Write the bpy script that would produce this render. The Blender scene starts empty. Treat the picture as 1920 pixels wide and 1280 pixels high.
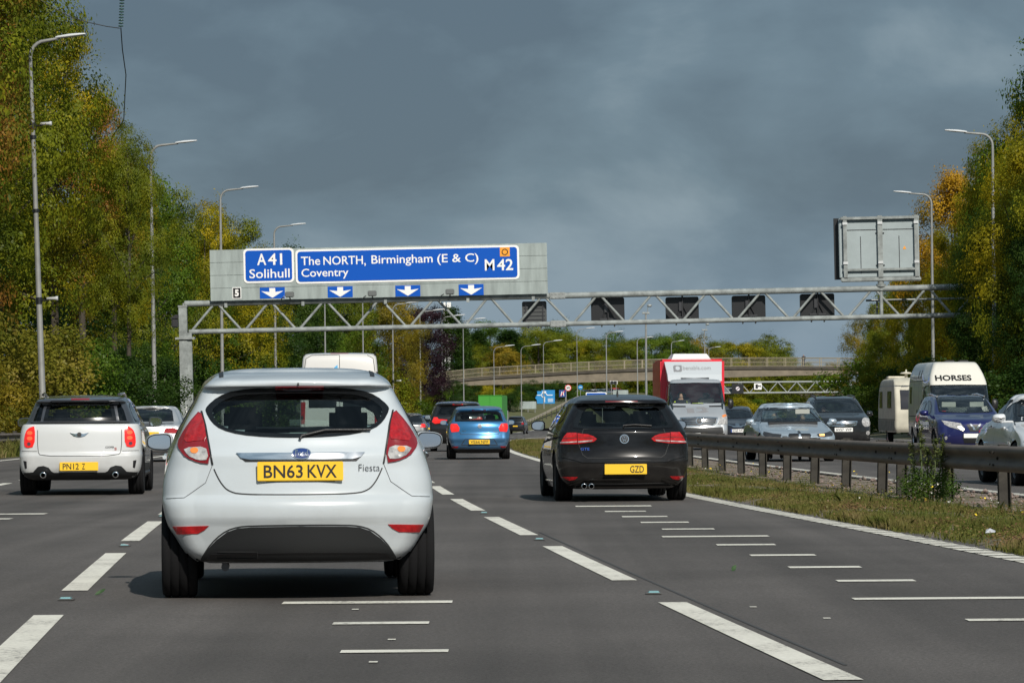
import bpy, bmesh, math, random
import numpy as np
from mathutils import Vector, Matrix
from mathutils.bvhtree import BVHTree
from mathutils.geometry import delaunay_2d_cdt

scene = bpy.context.scene
COL = scene.collection
R = math.radians
PI = math.pi
rng = random.Random(7)

# ------------------------------------------------------------------ survey of the place (metres)
F, CX, HZ, CH = 6700.0, 960.0, 768.0, 1.15


def D(Y):                       # lane line between the two right-hand lanes: a gentle right-hand bend
    return 2.572 - .082 * Y + .000269 * Y * Y


def heading(Y):
    return math.atan(-.082 + .000538 * Y)


def hermite(tab):
    xs = [t[0] for t in tab]
    n = len(xs)
    k = len(tab[0]) - 1
    h = [xs[i + 1] - xs[i] for i in range(n - 1)]
    cols = []
    for c in range(1, k + 1):
        v = [t[c] for t in tab]
        d = [(v[i + 1] - v[i]) / h[i] for i in range(n - 1)]
        m = [0.0] * n
        m[0], m[-1] = d[0], d[-1]
        for i in range(1, n - 1):
            if d[i - 1] * d[i] <= 0:
                m[i] = 0
            else:
                w1, w2 = 2 * h[i] + h[i - 1], h[i] + 2 * h[i - 1]
                m[i] = (w1 + w2) / (w1 / d[i - 1] + w2 / d[i])
        cols.append((v, m))

    def f(x):
        if x <= xs[0]:
            return [c[0][0] for c in cols]
        if x >= xs[-1]:
            return [c[0][-1] for c in cols]
        i = max(j for j in range(n - 1) if xs[j] <= x)
        t = (x - xs[i]) / h[i]
        a, b = 2 * t**3 - 3 * t**2 + 1, t**3 - 2 * t**2 + t
        c_, d_ = -2 * t**3 + 3 * t**2, t**3 - t**2
        return [a * v[i] + b * h[i] * m[i] + c_ * v[i + 1] + d_ * h[i] * m[i + 1] for v, m in cols]
    return f


_g = hermite([(-60, 0), (0, 0), (30, -.01), (47, -.05), (93, -.13), (117, -.2), (195, -.5), (310, -1.1), (380, -1.38), (424, -1.0),
              (470, -1.2), (530, -1.9), (620, -2.2), (900, -2.6), (1500, -3), (4000, -6)])


def g(Y):
    return _g(Y)[0]


def X(px, Y):
    return (px - CX) / F * Y


def Z(py, Y):
    return CH - (py - HZ) / F * Y


def ground_Y(py):               # distance at which the road surface appears at image row py
    lo, hi = 10.0, 600.0
    for _ in range(50):
        m = (lo + hi) / 2
        if HZ + (CH - g(m)) * F / m > py:
            lo = m
        else:
            hi = m
    return lo


# ------------------------------------------------------------------ materials
MATS = {}


def mat(name, col=(.5, .5, .5), rough=.5, metal=0.0, coat=0.0, var=0.0, vscale=4.0, vcol=None, bump=0.0, bscale=40.0, emit=0.0, ior=None, alpha=None, coords='Object', spec=None, back=None, dirt=0, vstretch=None):
    if name in MATS:
        return MATS[name]
    m = bpy.data.materials.new(name)
    m.use_nodes = True
    nt = m.node_tree
    N, L = nt.nodes, nt.links
    b = N['Principled BSDF']
    b.inputs['Base Color'].default_value = (*col, 1)
    b.inputs['Roughness'].default_value = rough
    b.inputs['Metallic'].default_value = metal
    if coat:
        b.inputs['Coat Weight'].default_value = coat
        b.inputs['Coat Roughness'].default_value = .03
    if spec is not None:
        b.inputs['Specular IOR Level'].default_value = spec
    if emit:
        b.inputs['Emission Color'].default_value = (*col, 1)
        b.inputs['Emission Strength'].default_value = emit
    if var or bump:
        tc = N.new('ShaderNodeTexCoord')
        vec = tc.outputs[coords]
        if vstretch:
            mp = N.new('ShaderNodeMapping')
            mp.inputs['Scale'].default_value = vstretch
            L.new(vec, mp.inputs['Vector'])
            vec = mp.outputs[0]
    if var:
        n = N.new('ShaderNodeTexNoise')
        n.inputs['Scale'].default_value = vscale
        n.inputs['Detail'].default_value = 6
        n.inputs['Roughness'].default_value = .65
        L.new(vec, n.inputs['Vector'])
        cr = N.new('ShaderNodeValToRGB')
        c2 = vcol or tuple(c * (1 - var) for c in col)
        c1 = tuple(min(1, c * (1 + var * .6)) for c in col) if not vcol else col
        cr.color_ramp.elements[0].position = .32
        cr.color_ramp.elements[1].position = .68
        cr.color_ramp.elements[0].color = (*c2, 1)
        cr.color_ramp.elements[1].color = (*c1, 1)
        L.new(n.outputs['Fac'], cr.inputs[0])
        L.new(cr.outputs[0], b.inputs['Base Color'])
    if bump:
        n2 = N.new('ShaderNodeTexNoise')
        n2.inputs['Scale'].default_value = bscale
        n2.inputs['Detail'].default_value = 4
        L.new(vec, n2.inputs['Vector'])
        bp = N.new('ShaderNodeBump')
        bp.inputs['Strength'].default_value = bump
        bp.inputs['Distance'].default_value = .02
        L.new(n2.outputs['Fac'], bp.inputs['Height'])
        L.new(bp.outputs[0], b.inputs['Normal'])
    if dirt:                    # road grime low on the bodywork, in streaks
        tc2 = N.new('ShaderNodeTexCoord')
        sp = N.new('ShaderNodeSeparateXYZ')
        L.new(tc2.outputs['Object'], sp.inputs[0])
        r1 = N.new('ShaderNodeMapRange')
        r1.inputs['From Min'].default_value = .75
        r1.inputs['From Max'].default_value = .2
        r1.inputs['To Min'].default_value = .02
        r1.inputs['To Max'].default_value = dirt
        L.new(sp.outputs['Z'], r1.inputs['Value'])
        nn = N.new('ShaderNodeTexNoise')
        nn.inputs['Scale'].default_value = 5
        nn.inputs['Detail'].default_value = 7
        L.new(tc2.outputs['Object'], nn.inputs['Vector'])
        mm = N.new('ShaderNodeMath')
        mm.operation = 'MULTIPLY'
        L.new(r1.outputs[0], mm.inputs[0])
        L.new(nn.outputs['Fac'], mm.inputs[1])
        mc = N.new('ShaderNodeMix')
        mc.data_type = 'RGBA'
        mc.inputs[6].default_value = (*col, 1)
        mc.inputs[7].default_value = (.16, .145, .125, 1)
        L.new(mm.outputs[0], mc.inputs[0])
        L.new(mc.outputs[2], b.inputs['Base Color'])
    if back is not None:        # inside of a car shell is dark trim
        out = N['Material Output']
        g2 = N.new('ShaderNodeNewGeometry')
        d = N.new('ShaderNodeBsdfDiffuse')
        d.inputs['Color'].default_value = (*back, 1)
        mx = N.new('ShaderNodeMixShader')
        L.new(g2.outputs['Backfacing'], mx.inputs[0])
        L.new(b.outputs[0], mx.inputs[1])
        L.new(d.outputs[0], mx.inputs[2])
        L.new(mx.outputs[0], out.inputs['Surface'])
    MATS[name] = m
    return m


def glass_mat(name, tint=(.3, .33, .32), refl=1.0, rough=.01, ior=1.5):
    if name in MATS:
        return MATS[name]
    m = bpy.data.materials.new(name)
    m.use_nodes = True
    nt = m.node_tree
    N, L = nt.nodes, nt.links
    N.remove(N['Principled BSDF'])
    out = N['Material Output']
    t = N.new('ShaderNodeBsdfTransparent')
    t.inputs['Color'].default_value = (*tint, 1)
    gl = N.new('ShaderNodeBsdfGlossy')
    gl.inputs['Roughness'].default_value = rough
    gl.inputs['Color'].default_value = (refl, refl, refl, 1)
    lw = N.new('ShaderNodeLayerWeight')
    lw.inputs['Blend'].default_value = .5
    pw = N.new('ShaderNodeMath')
    pw.operation = 'POWER'
    pw.inputs[1].default_value = 4.0
    L.new(lw.outputs['Facing'], pw.inputs[0])
    f0 = ((ior - 1) / (ior + 1))**2
    fr = N.new('ShaderNodeMath')
    fr.operation = 'MULTIPLY_ADD'
    fr.inputs[1].default_value = 1 - f0
    fr.inputs[2].default_value = f0
    L.new(pw.outputs[0], fr.inputs[0])
    mx = N.new('ShaderNodeMixShader')
    L.new(fr.outputs[0], mx.inputs[0])
    L.new(t.outputs[0], mx.inputs[1])
    L.new(gl.outputs[0], mx.inputs[2])
    L.new(mx.outputs[0], out.inputs['Surface'])
    MATS[name] = m
    return m


def leaf_mat(name, cols, scale=.35):
    """foliage: colour differs from clump to clump and from leaf to leaf"""
    m = bpy.data.materials.new(name)
    m.use_nodes = True
    nt = m.node_tree
    N, L = nt.nodes, nt.links
    N.remove(N['Principled BSDF'])
    out = N['Material Output']
    tc = N.new('ShaderNodeTexCoord')
    oi = N.new('ShaderNodeObjectInfo')
    add = N.new('ShaderNodeVectorMath')
    add.operation = 'ADD'
    mul = N.new('ShaderNodeVectorMath')
    mul.operation = 'SCALE'
    cmb = N.new('ShaderNodeCombineXYZ')
    for i in range(3):
        L.new(oi.outputs['Random'], cmb.inputs[i])
    L.new(cmb.outputs[0], mul.inputs[0])
    mul.inputs['Scale'].default_value = 90
    L.new(tc.outputs['Object'], add.inputs[0])
    L.new(mul.outputs[0], add.inputs[1])
    n = N.new('ShaderNodeTexNoise')
    n.inputs['Scale'].default_value = scale
    n.inputs['Detail'].default_value = 3
    L.new(add.outputs[0], n.inputs['Vector'])
    geo = N.new('ShaderNodeNewGeometry')
    ma = N.new('ShaderNodeMath')
    ma.operation = 'MULTIPLY_ADD'
    L.new(geo.outputs['Random Per Island'], ma.inputs[0])
    ma.inputs[1].default_value = .20
    mb = N.new('ShaderNodeMath')
    mb.operation = 'MULTIPLY_ADD'
    L.new(n.outputs['Fac'], mb.inputs[0])
    mb.inputs[1].default_value = 1.9
    mb.inputs[2].default_value = -.55
    L.new(mb.outputs[0], ma.inputs[2])
    cr = N.new('ShaderNodeValToRGB')
    e = cr.color_ramp.elements
    while len(e) < len(cols):
        e.new(.5)
    for i, c in enumerate(cols):
        e[i].position = i / (len(cols) - 1)
        e[i].color = (*c, 1)
    L.new(ma.outputs[0], cr.inputs[0])
    d = N.new('ShaderNodeBsdfDiffuse')
    L.new(cr.outputs[0], d.inputs['Color'])
    t = N.new('ShaderNodeBsdfTranslucent')
    L.new(cr.outputs[0], t.inputs['Color'])
    gl = N.new('ShaderNodeBsdfGlossy')
    gl.inputs['Roughness'].default_value = .45
    gl.inputs['Color'].default_value = (.6, .6, .6, 1)
    mx = N.new('ShaderNodeMixShader')
    mx.inputs[0].default_value = .42
    L.new(d.outputs[0], mx.inputs[1])
    L.new(t.outputs[0], mx.inputs[2])
    m2 = N.new('ShaderNodeMixShader')
    m2.inputs[0].default_value = .012
    L.new(mx.outputs[0], m2.inputs[1])
    L.new(gl.outputs[0], m2.inputs[2])
    L.new(m2.outputs[0], out.inputs['Surface'])
    MATS[name] = m
    return m


# ------------------------------------------------------------------ mesh helpers
class MB:
    def __init__(s):
        s.v, s.f, s.mi, s.sm = [], [], [], []

    def add(s, vs, fs, mi=0, sm=False):
        o = len(s.v)
        s.v += [tuple(p) for p in vs]
        s.f += [tuple(i + o for i in f) for f in fs]
        s.mi += [mi] * len(fs)
        s.sm += [sm] * len(fs)
        return s

    def box(s, c, d, mi=0, rz=0, bev=0.0, M=None):
        x, y, z = d[0] / 2, d[1] / 2, d[2] / 2
        if bev:
            b = min(bev, x * .9, y * .9, z * .9)
            bm = bmesh.new()
            bmesh.ops.create_cube(bm, size=1)
            for v in bm.verts:
                v.co = Vector((v.co.x * d[0], v.co.y * d[1], v.co.z * d[2]))
            bmesh.ops.bevel(bm, geom=bm.edges[:], offset=b, segments=2, affect='EDGES')
            vs = [v.co.copy() for v in bm.verts]
            bm.normal_update()
            fs = [[v.index for v in f.verts] for f in bm.faces]
            smf = [max(abs(k) for k in f.normal) < .999 for f in bm.faces]
            bm.free()
        else:
            vs = [Vector((a * x, b_ * y, c_ * z)) for a in (-1, 1) for b_ in (-1, 1) for c_ in (-1, 1)]
            fs = [(0, 1, 3, 2), (4, 6, 7, 5), (0, 4, 5, 1), (2, 3, 7, 6), (0, 2, 6, 4), (1, 5, 7, 3)]
        Mx = M or Matrix.Rotation(rz, 3, 'Z')
        c = Vector(c)
        s.add([Mx @ v + c for v in vs], fs, mi, bool(bev))
        if bev:
            s.sm[-len(fs):] = smf
        return s

    def tube(s, pts, r, n=10, mi=0, cap=True, sm=True):
        pts = [Vector(p) for p in pts]
        rs = r if isinstance(r, (list, tuple)) else [r] * len(pts)
        vs, fs = [], []
        prev = None
        for i, p in enumerate(pts):
            t = (pts[min(i + 1, len(pts) - 1)] - pts[max(i - 1, 0)]).normalized()
            if prev is None:
                a = t.cross(Vector((0, 0, 1)))
                if a.length < 1e-3:
                    a = t.cross(Vector((1, 0, 0)))
                a.normalize()
            else:
                a = (prev - t * prev.dot(t)).normalized()
            prev = a
            b = t.cross(a)
            for k in range(n):
                an = 2 * PI * k / n
                vs.append(p + (a * math.cos(an) + b * math.sin(an)) * rs[i])
        for i in range(len(pts) - 1):
            for k in range(n):
                k2 = (k + 1) % n
                fs.append((i * n + k, i * n + k2, (i + 1) * n + k2, (i + 1) * n + k))
        s.add(vs, fs, mi, sm)
        if cap:
            s.add(vs[:n], [tuple(range(n))[::-1]], mi)
            s.add(vs[-n:], [tuple(range(n))], mi)
        return s

    def prism(s, poly, y0, y1, mi=0, M=None):
        """polygon given as (x,z), extruded along y"""
        n = len(poly)
        vs = [Vector((p[0], y0, p[1])) for p in poly] + [Vector((p[0], y1, p[1])) for p in poly]
        fs = [tuple(range(n)), tuple(range(n, 2 * n))[::-1]]
        for i in range(n):
            j = (i + 1) % n
            fs.append((i, i + n, j + n, j))
        if M:
            vs = [M @ v for v in vs]
        return s.add(vs, fs, mi)

    def lathe(s, prof, n=32, axis='x', c=(0, 0, 0), mi=0, sm=True):
        """prof: list of (along axis, radius)"""
        vs, fs = [], []
        for a, r in prof:
            for k in range(n):
                t = 2 * PI * k / n
                p = {'x': (a, r * math.cos(t), r * math.sin(t)), 'y': (r * math.cos(t), a, r * math.sin(t)), 'z': (r * math.cos(t), r * math.sin(t), a)}[axis]
                vs.append(Vector(p) + Vector(c))
        for i in range(len(prof) - 1):
            for k in range(n):
                k2 = (k + 1) % n
                fs.append((i * n + k, i * n + k2, (i + 1) * n + k2, (i + 1) * n + k))
        return s.add(vs, fs, mi, sm)

    def build(s, name, mats, parent=None, fixn=True):
        me = bpy.data.meshes.new(name)
        me.from_pydata(s.v, [], s.f)
        me.polygons.foreach_set('material_index', s.mi)
        me.polygons.foreach_set('use_smooth', s.sm)
        for m in (mats if isinstance(mats, (list, tuple)) else [mats]):
            me.materials.append(m)
        if fixn and len(s.f) < 20000:
            bm = bmesh.new()
            bm.from_mesh(me)
            bmesh.ops.recalc_face_normals(bm, faces=bm.faces[:])
            bm.to_mesh(me)
            bm.free()
        me.update()
        return link(name, me, parent)


def link(name, me, parent=None):
    o = bpy.data.objects.new(name, me)
    COL.objects.link(o)
    if parent is not None:
        o.parent = parent
    return o


def tag(o, label=None, cat=None, group=None, kind=None):
    if label:
        o['label'] = label
    if cat:
        o['category'] = cat
    if group:
        o['group'] = group
    if kind:
        o['kind'] = kind
    return o


def thing(name, label, cat, loc=(0, 0, 0), rz=0, group=None, tilt=0):
    o = bpy.data.objects.new(name, None)
    o.empty_display_size = .2
    COL.objects.link(o)
    o.location = loc
    o.rotation_euler = (0, tilt, rz)
    return tag(o, label, cat, group)


def copy_tree(o, parent=None):
    c = o.copy()
    COL.objects.link(c)
    if parent is not None:
        c.parent = parent
    for ch in list(o.children):
        copy_tree(ch, c)
    return c


def text_geo(body, bold=0.0, space=1.0):
    cu = bpy.data.curves.new('text', 'FONT')
    cu.body = body
    cu.size = 1
    cu.offset = bold
    cu.space_character = space
    cu.resolution_u = 3
    ob = bpy.data.objects.new('text', cu)
    COL.objects.link(ob)
    dg = bpy.context.evaluated_depsgraph_get()
    me = bpy.data.meshes.new_from_object(ob.evaluated_get(dg))
    vs = [v.co.copy() for v in me.vertices]
    fs = [tuple(p.vertices) for p in me.polygons]
    bpy.data.objects.remove(ob)
    bpy.data.curves.remove(cu)
    bpy.data.meshes.remove(me)
    x0, x1 = min(v.x for v in vs), max(v.x for v in vs)
    y0, y1 = min(v.y for v in vs), max(v.y for v in vs)
    return [((v.x - x0) / (x1 - x0), (v.y - y0) / (y1 - y0)) for v in vs], fs, (x1 - x0) / (y1 - y0)


def text_mb(mb, body, x0, x1, z0, z1, y, mi=0, bold=.02, space=1.0, flip=False, thick=.004):
    """flat letters filling the box x0..x1, z0..z1 at depth y (readable from -y; flip: from +y)"""
    uv, fs, _ = text_geo(body, bold, space)
    sg = 1 if flip else -1
    P = [Vector((x0 + u * (x1 - x0), y + sg * thick, z0 + v * (z1 - z0))) for u, v in uv]
    mb.add(P, fs, mi)
    return mb


# ------------------------------------------------------------------ camera, world, sun
cam = bpy.data.cameras.new('camera')
cam.sensor_width = 36
cam.lens = 36 * F / 1920
cam.shift_y = (HZ - 640) / 1920
cam.clip_start = .1
cam.clip_end = 9000
co = bpy.data.objects.new('camera', cam)
COL.objects.link(co)
co.location = (0, 0, CH)
co.matrix_world = Matrix.Translation((0, 0, CH)) @ Matrix.Rotation(R(90), 4, 'X') @ Matrix.Rotation(R(-.35), 4, 'Z')
scene.camera = co
scene.view_settings.view_transform = 'Standard'
scene.view_settings.look = 'None'
scene.view_settings.exposure = 0
scene.view_settings.gamma = 1
scene.render.engine = 'CYCLES'
scene.cycles.max_bounces = 6
scene.cycles.transparent_max_bounces = 12
scene.cycles.use_denoising = True
scene.cycles.sample_clamp_indirect = 6

SUN_EL, SUN_AZ = R(36), math.atan2(.28, -.86)     # behind the camera, a little to its right
sd = bpy.data.lights.new('sun', 'SUN')
sd.energy = 4.6
sd.angle = R(.6)
sd.color = (1, .94, .85)
so = bpy.data.objects.new('sun', sd)
COL.objects.link(so)
sv = Vector((math.sin(SUN_AZ) * math.cos(SUN_EL), math.cos(SUN_AZ) * math.cos(SUN_EL), math.sin(SUN_EL)))
so.rotation_euler = sv.to_track_quat('Z', 'Y').to_euler()
so.location = (20, -40, 60)

w = bpy.data.worlds.new('World')
scene.world = w
w.use_nodes = True
N, L = w.node_tree.nodes, w.node_tree.links
bg = N['Background']
bg.inputs['Strength'].default_value = .107
sky = N.new('ShaderNodeTexSky')
sky.sky_type = 'NISHITA'
sky.sun_disc = False
sky.sun_elevation = SUN_EL
sky.sun_rotation = SUN_AZ
tc = N.new('ShaderNodeTexCoord')
mp = N.new('ShaderNodeMapping')
mp.inputs['Scale'].default_value = (1, 1, 1.9)
mp.inputs['Location'].default_value = (.737, 1.451, 1.771)
L.new(tc.outputs['Generated'], mp.inputs['Vector'])
n0 = N.new('ShaderNodeTexNoise')         # broad masses of cloud
n0.inputs['Scale'].default_value = 5.5
n0.inputs['Detail'].default_value = 4
n0.inputs['Roughness'].default_value = .5
n0.inputs['Distortion'].default_value = .12
L.new(mp.outputs[0], n0.inputs['Vector'])
n2_ = N.new('ShaderNodeTexNoise')        # billows
n2_.inputs['Scale'].default_value = 13
n2_.inputs['Detail'].default_value = 8
n2_.inputs['Roughness'].default_value = .54
n2_.inputs['Distortion'].default_value = .2
L.new(mp.outputs[0], n2_.inputs['Vector'])
n1 = N.new('ShaderNodeMath')
n1.operation = 'MULTIPLY_ADD'
n1.inputs[1].default_value = .58
L.new(n0.outputs['Fac'], n1.inputs[0])
nb = N.new('ShaderNodeMath')
nb.operation = 'MULTIPLY'
nb.inputs[1].default_value = .42
L.new(n2_.outputs['Fac'], nb.inputs[0])
L.new(nb.outputs[0], n1.inputs[2])
cr = N.new('ShaderNodeValToRGB')
els = cr.color_ramp.elements
els[0].position, els[0].color = .415, (.92, 1.36, 1.78, 1)
els[1].position, els[1].color = .588, (2.35, 3.05, 3.52, 1)
e = els.new(.5)
e.color = (1.36, 1.97, 2.46, 1)
L.new(n1.outputs[0], cr.inputs[0])
sep = N.new('ShaderNodeSeparateXYZ')
L.new(tc.outputs['Generated'], sep.inputs[0])
# the storm cloud is ahead, the sky behind the camera is bright and broken
mr = N.new('ShaderNodeMapRange')
mr.inputs['From Min'].default_value = .75
mr.inputs['From Max'].default_value = -.6
mr.inputs['To Min'].default_value = 1.0
mr.inputs['To Max'].default_value = 1.7
L.new(sep.outputs['Y'], mr.inputs['Value'])
sc_ = N.new('ShaderNodeVectorMath')
sc_.operation = 'SCALE'
L.new(cr.outputs[0], sc_.inputs[0])
L.new(mr.outputs[0], sc_.inputs['Scale'])
# clearer blue strip low over the horizon
hz = N.new('ShaderNodeMapRange')
hz.inputs['From Min'].default_value = -.01
hz.inputs['From Max'].default_value = .062
hz.inputs['To Min'].default_value = .62
hz.inputs['To Max'].default_value = 0
L.new(sep.outputs['Z'], hz.inputs['Value'])
hm = N.new('ShaderNodeMix')
hm.data_type = 'RGBA'
L.new(hz.outputs[0], hm.inputs['Factor'])
L.new(sc_.outputs[0], hm.inputs[6])
hm.inputs[7].default_value = (1.45, 2.3, 3.45, 1)
mx = N.new('ShaderNodeMix')
mx.data_type = 'RGBA'
mx.inputs['Factor'].default_value = .94
L.new(sky.outputs[0], mx.inputs[6])
L.new(hm.outputs[2], mx.inputs[7])
L.new(mx.outputs[2], bg.inputs['Color'])

# ------------------------------------------------------------------ ground and roads
M_asph = None


def asphalt(name, base, dark, light, phase=1.75):
    m = bpy.data.materials.new(name)
    m.use_nodes = True
    N, L = m.node_tree.nodes, m.node_tree.links
    b = N['Principled BSDF']
    b.inputs['Roughness'].default_value = .82
    b.inputs['Specular IOR Level'].default_value = .35
    tc = N.new('ShaderNodeTexCoord')
    n1 = N.new('ShaderNodeTexNoise')
    n1.inputs['Scale'].default_value = 55
    n1.inputs['Detail'].default_value = 5
    n1.inputs['Roughness'].default_value = .8
    L.new(tc.outputs['Object'], n1.inputs['Vector'])
    c1 = N.new('ShaderNodeValToRGB')
    c1.color_ramp.elements[0].position = .36
    c1.color_ramp.elements[1].position = .66
    c1.color_ramp.elements[0].color = (*dark, 1)
    c1.color_ramp.elements[1].color = (*light, 1)
    L.new(n1.outputs['Fac'], c1.inputs[0])
    # long faint streaks along the lanes, worn darker and lighter by the wheels
    mp = N.new('ShaderNodeMapping')
    mp.inputs['Scale'].default_value = (1.5, .02, 1)
    mp.inputs['Rotation'].default_value = (0, 0, R(-3))
    L.new(tc.outputs['Object'], mp.inputs['Vector'])
    n2 = N.new('ShaderNodeTexNoise')
    n2.inputs['Scale'].default_value = 1.3
    n2.inputs['Detail'].default_value = 4
    L.new(mp.outputs[0], n2.inputs['Vector'])
    n3 = N.new('ShaderNodeTexNoise')
    n3.inputs['Scale'].default_value = .35
    n3.inputs['Detail'].default_value = 4
    L.new(tc.outputs['Object'], n3.inputs['Vector'])
    a = N.new('ShaderNodeMath')
    a.operation = 'ADD'
    L.new(n2.outputs['Fac'], a.inputs[0])
    L.new(n3.outputs['Fac'], a.inputs[1])
    mr = N.new('ShaderNodeMapRange')
    mr.inputs['From Min'].default_value = .7
    mr.inputs['From Max'].default_value = 1.3
    mr.inputs['To Min'].default_value = .70
    mr.inputs['To Max'].default_value = 1.26
    L.new(a.outputs[0], mr.inputs['Value'])
    v = N.new('ShaderNodeVectorMath')
    v.operation = 'SCALE'
    L.new(c1.outputs[0], v.inputs[0])
    L.new(mr.outputs[0], v.inputs['Scale'])
    # dark oil band down the middle of each lane
    sx = N.new('ShaderNodeSeparateXYZ')
    L.new(tc.outputs['UV'], sx.inputs[0])
    ph = N.new('ShaderNodeMath')
    ph.operation = 'MULTIPLY_ADD'
    ph.inputs[1].default_value = 2 * PI / 3.65
    ph.inputs[2].default_value = -2 * PI * phase / 3.65
    L.new(sx.outputs['X'], ph.inputs[0])
    cs = N.new('ShaderNodeMath')
    cs.operation = 'COSINE'
    L.new(ph.outputs[0], cs.inputs[0])
    om = N.new('ShaderNodeMapRange')
    om.inputs['From Min'].default_value = .1
    om.inputs['From Max'].default_value = 1
    om.inputs['To Min'].default_value = 1.06
    om.inputs['To Max'].default_value = .84
    L.new(cs.outputs[0], om.inputs['Value'])
    v3 = N.new('ShaderNodeVectorMath')
    v3.operation = 'SCALE'
    L.new(v.outputs[0], v3.inputs[0])
    L.new(om.outputs[0], v3.inputs['Scale'])
    L.new(v3.outputs[0], b.inputs['Base Color'])
    bp = N.new('ShaderNodeBump')
    bp.inputs['Strength'].default_value = .55
    bp.inputs['Distance'].default_value = .012
    L.new(n1.outputs['Fac'], bp.inputs['Height'])
    L.new(bp.outputs[0], b.inputs['Normal'])
    MATS[name] = m
    return m


M_asph = asphalt('asphalt', .12, (.054, .049, .046), (.130, .119, .112))
def worn_paint():
    m = mat('road_paint', (.70, .68, .60), .7, bump=.3, bscale=60)
    N, L = m.node_tree.nodes, m.node_tree.links
    tc = N.new('ShaderNodeTexCoord')
    a = N.new('ShaderNodeTexNoise')
    a.inputs['Scale'].default_value = 26
    a.inputs['Detail'].default_value = 8
    a.inputs['Roughness'].default_value = .75
    L.new(tc.outputs['Object'], a.inputs['Vector'])
    b = N.new('ShaderNodeTexNoise')
    b.inputs['Scale'].default_value = 1.6
    b.inputs['Detail'].default_value = 3
    L.new(tc.outputs['Object'], b.inputs['Vector'])
    c = N.new('ShaderNodeMath')
    c.operation = 'MULTIPLY_ADD'
    c.inputs[1].default_value = .55
    L.new(b.outputs['Fac'], c.inputs[0])
    L.new(a.outputs['Fac'], c.inputs[2])
    r = N.new('ShaderNodeValToRGB')
    e = r.color_ramp.elements
    e[0].position, e[0].color = .57, (.13, .12, .115, 1)
    e[1].position, e[1].color = .72, (.62, .60, .53, 1)
    x = e.new(.95)
    x.color = (.76, .74, .66, 1)
    L.new(c.outputs[0], r.inputs[0])
    L.new(r.outputs[0], N['Principled BSDF'].inputs['Base Color'])
    return m


M_paint = worn_paint()
M_soil = mat('verge_soil', (.07, .075, .028), .95, var=.5, vscale=.6, vcol=(.11, .09, .045), bump=.6, bscale=12)
M_gravel = None


def gravel():
    m = bpy.data.materials.new('gravel')
    m.use_nodes = True
    N, L = m.node_tree.nodes, m.node_tree.links
    b = N['Principled BSDF']
    b.inputs['Roughness'].default_value = .9
    tc = N.new('ShaderNodeTexCoord')
    v = N.new('ShaderNodeTexVoronoi')
    v.inputs['Scale'].default_value = 22
    L.new(tc.outputs['Object'], v.inputs['Vector'])
    cr = N.new('ShaderNodeValToRGB')
    cr.color_ramp.elements[0].color = (.10, .075, .062, 1)
    cr.color_ramp.elements[1].color = (.36, .28, .24, 1)
    L.new(v.outputs['Color'], cr.inputs[0])
    n = N.new('ShaderNodeTexNoise')
    n.inputs['Scale'].default_value = 1.1
    n.inputs['Detail'].default_value = 6
    L.new(tc.outputs['Object'], n.inputs['Vector'])
    c2 = N.new('ShaderNodeValToRGB')
    c2.color_ramp.elements[0].position = .45
    c2.color_ramp.elements[1].position = .6
    mxx = N.new('ShaderNodeMix')
    mxx.data_type = 'RGBA'
    L.new(n.outputs['Fac'], c2.inputs[0])
    L.new(c2.outputs[0], mxx.inputs[0])
    L.new(cr.outputs[0], mxx.inputs[6])
    mxx.inputs[7].default_value = (.085, .082, .035, 1)
    L.new(mxx.outputs[2], b.inputs['Base Color'])
    bp = N.new('ShaderNodeBump')
    bp.inputs['Strength'].default_value = .8
    bp.inputs['Distance'].default_value = .03
    L.new(v.outputs['Distance'], bp.inputs['Height'])
    L.new(bp.outputs[0], b.inputs['Normal'])
    return m


M_gravel = gravel()
YS = [-60, -40, -20, -10, 0, 5, 10, 15, 20, 25, 30, 35, 40, 45, 50, 55, 60, 66, 72, 78, 84, 90, 97, 105, 115, 125, 135, 150, 165, 180, 195, 210, 230, 250, 270, 290, 310, 330, 350, 370, 390,
      410, 430, 450, 470, 490, 510, 530, 560, 600, 650, 700, 760, 820, 900]


def ribbon(name, offs, mats, zs=None, y0=-60, y1=900, kind='structure', mi=None):
    """a strip that follows the bend; offs: lateral offsets from D, zs: height above the road surface"""
    ys = [y for y in YS if y0 <= y <= y1]
    m = MB()
    n = len(offs)
    vs, fs, ms = [], [], []
    for y in ys:
        c, s_ = math.cos(heading(y)), math.sin(heading(y))
        for k, o in enumerate(offs):
            vs.append((D(y) + o * c, y - o * s_, g(y) + (zs[k] if zs else 0)))
    for i in range(len(ys) - 1):
        for k in range(n - 1):
            fs.append((i * n + k, i * n + k + 1, (i + 1) * n + k + 1, (i + 1) * n + k))
            ms.append(mi[k] if mi else 0)
    m.add(vs, fs)
    m.mi = ms
    m.sm = [True] * len(fs)
    o = m.build(name, mats, fixn=False)
    uv = o.data.uv_layers.new(name='UVMap')          # u: metres across the road, v: metres along it
    for lp in o.data.loops:
        k, i = lp.vertex_index % n, lp.vertex_index // n
        uv.data[lp.index].uv = (offs[k], ys[i])
    return tag(o, kind=kind)


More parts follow.
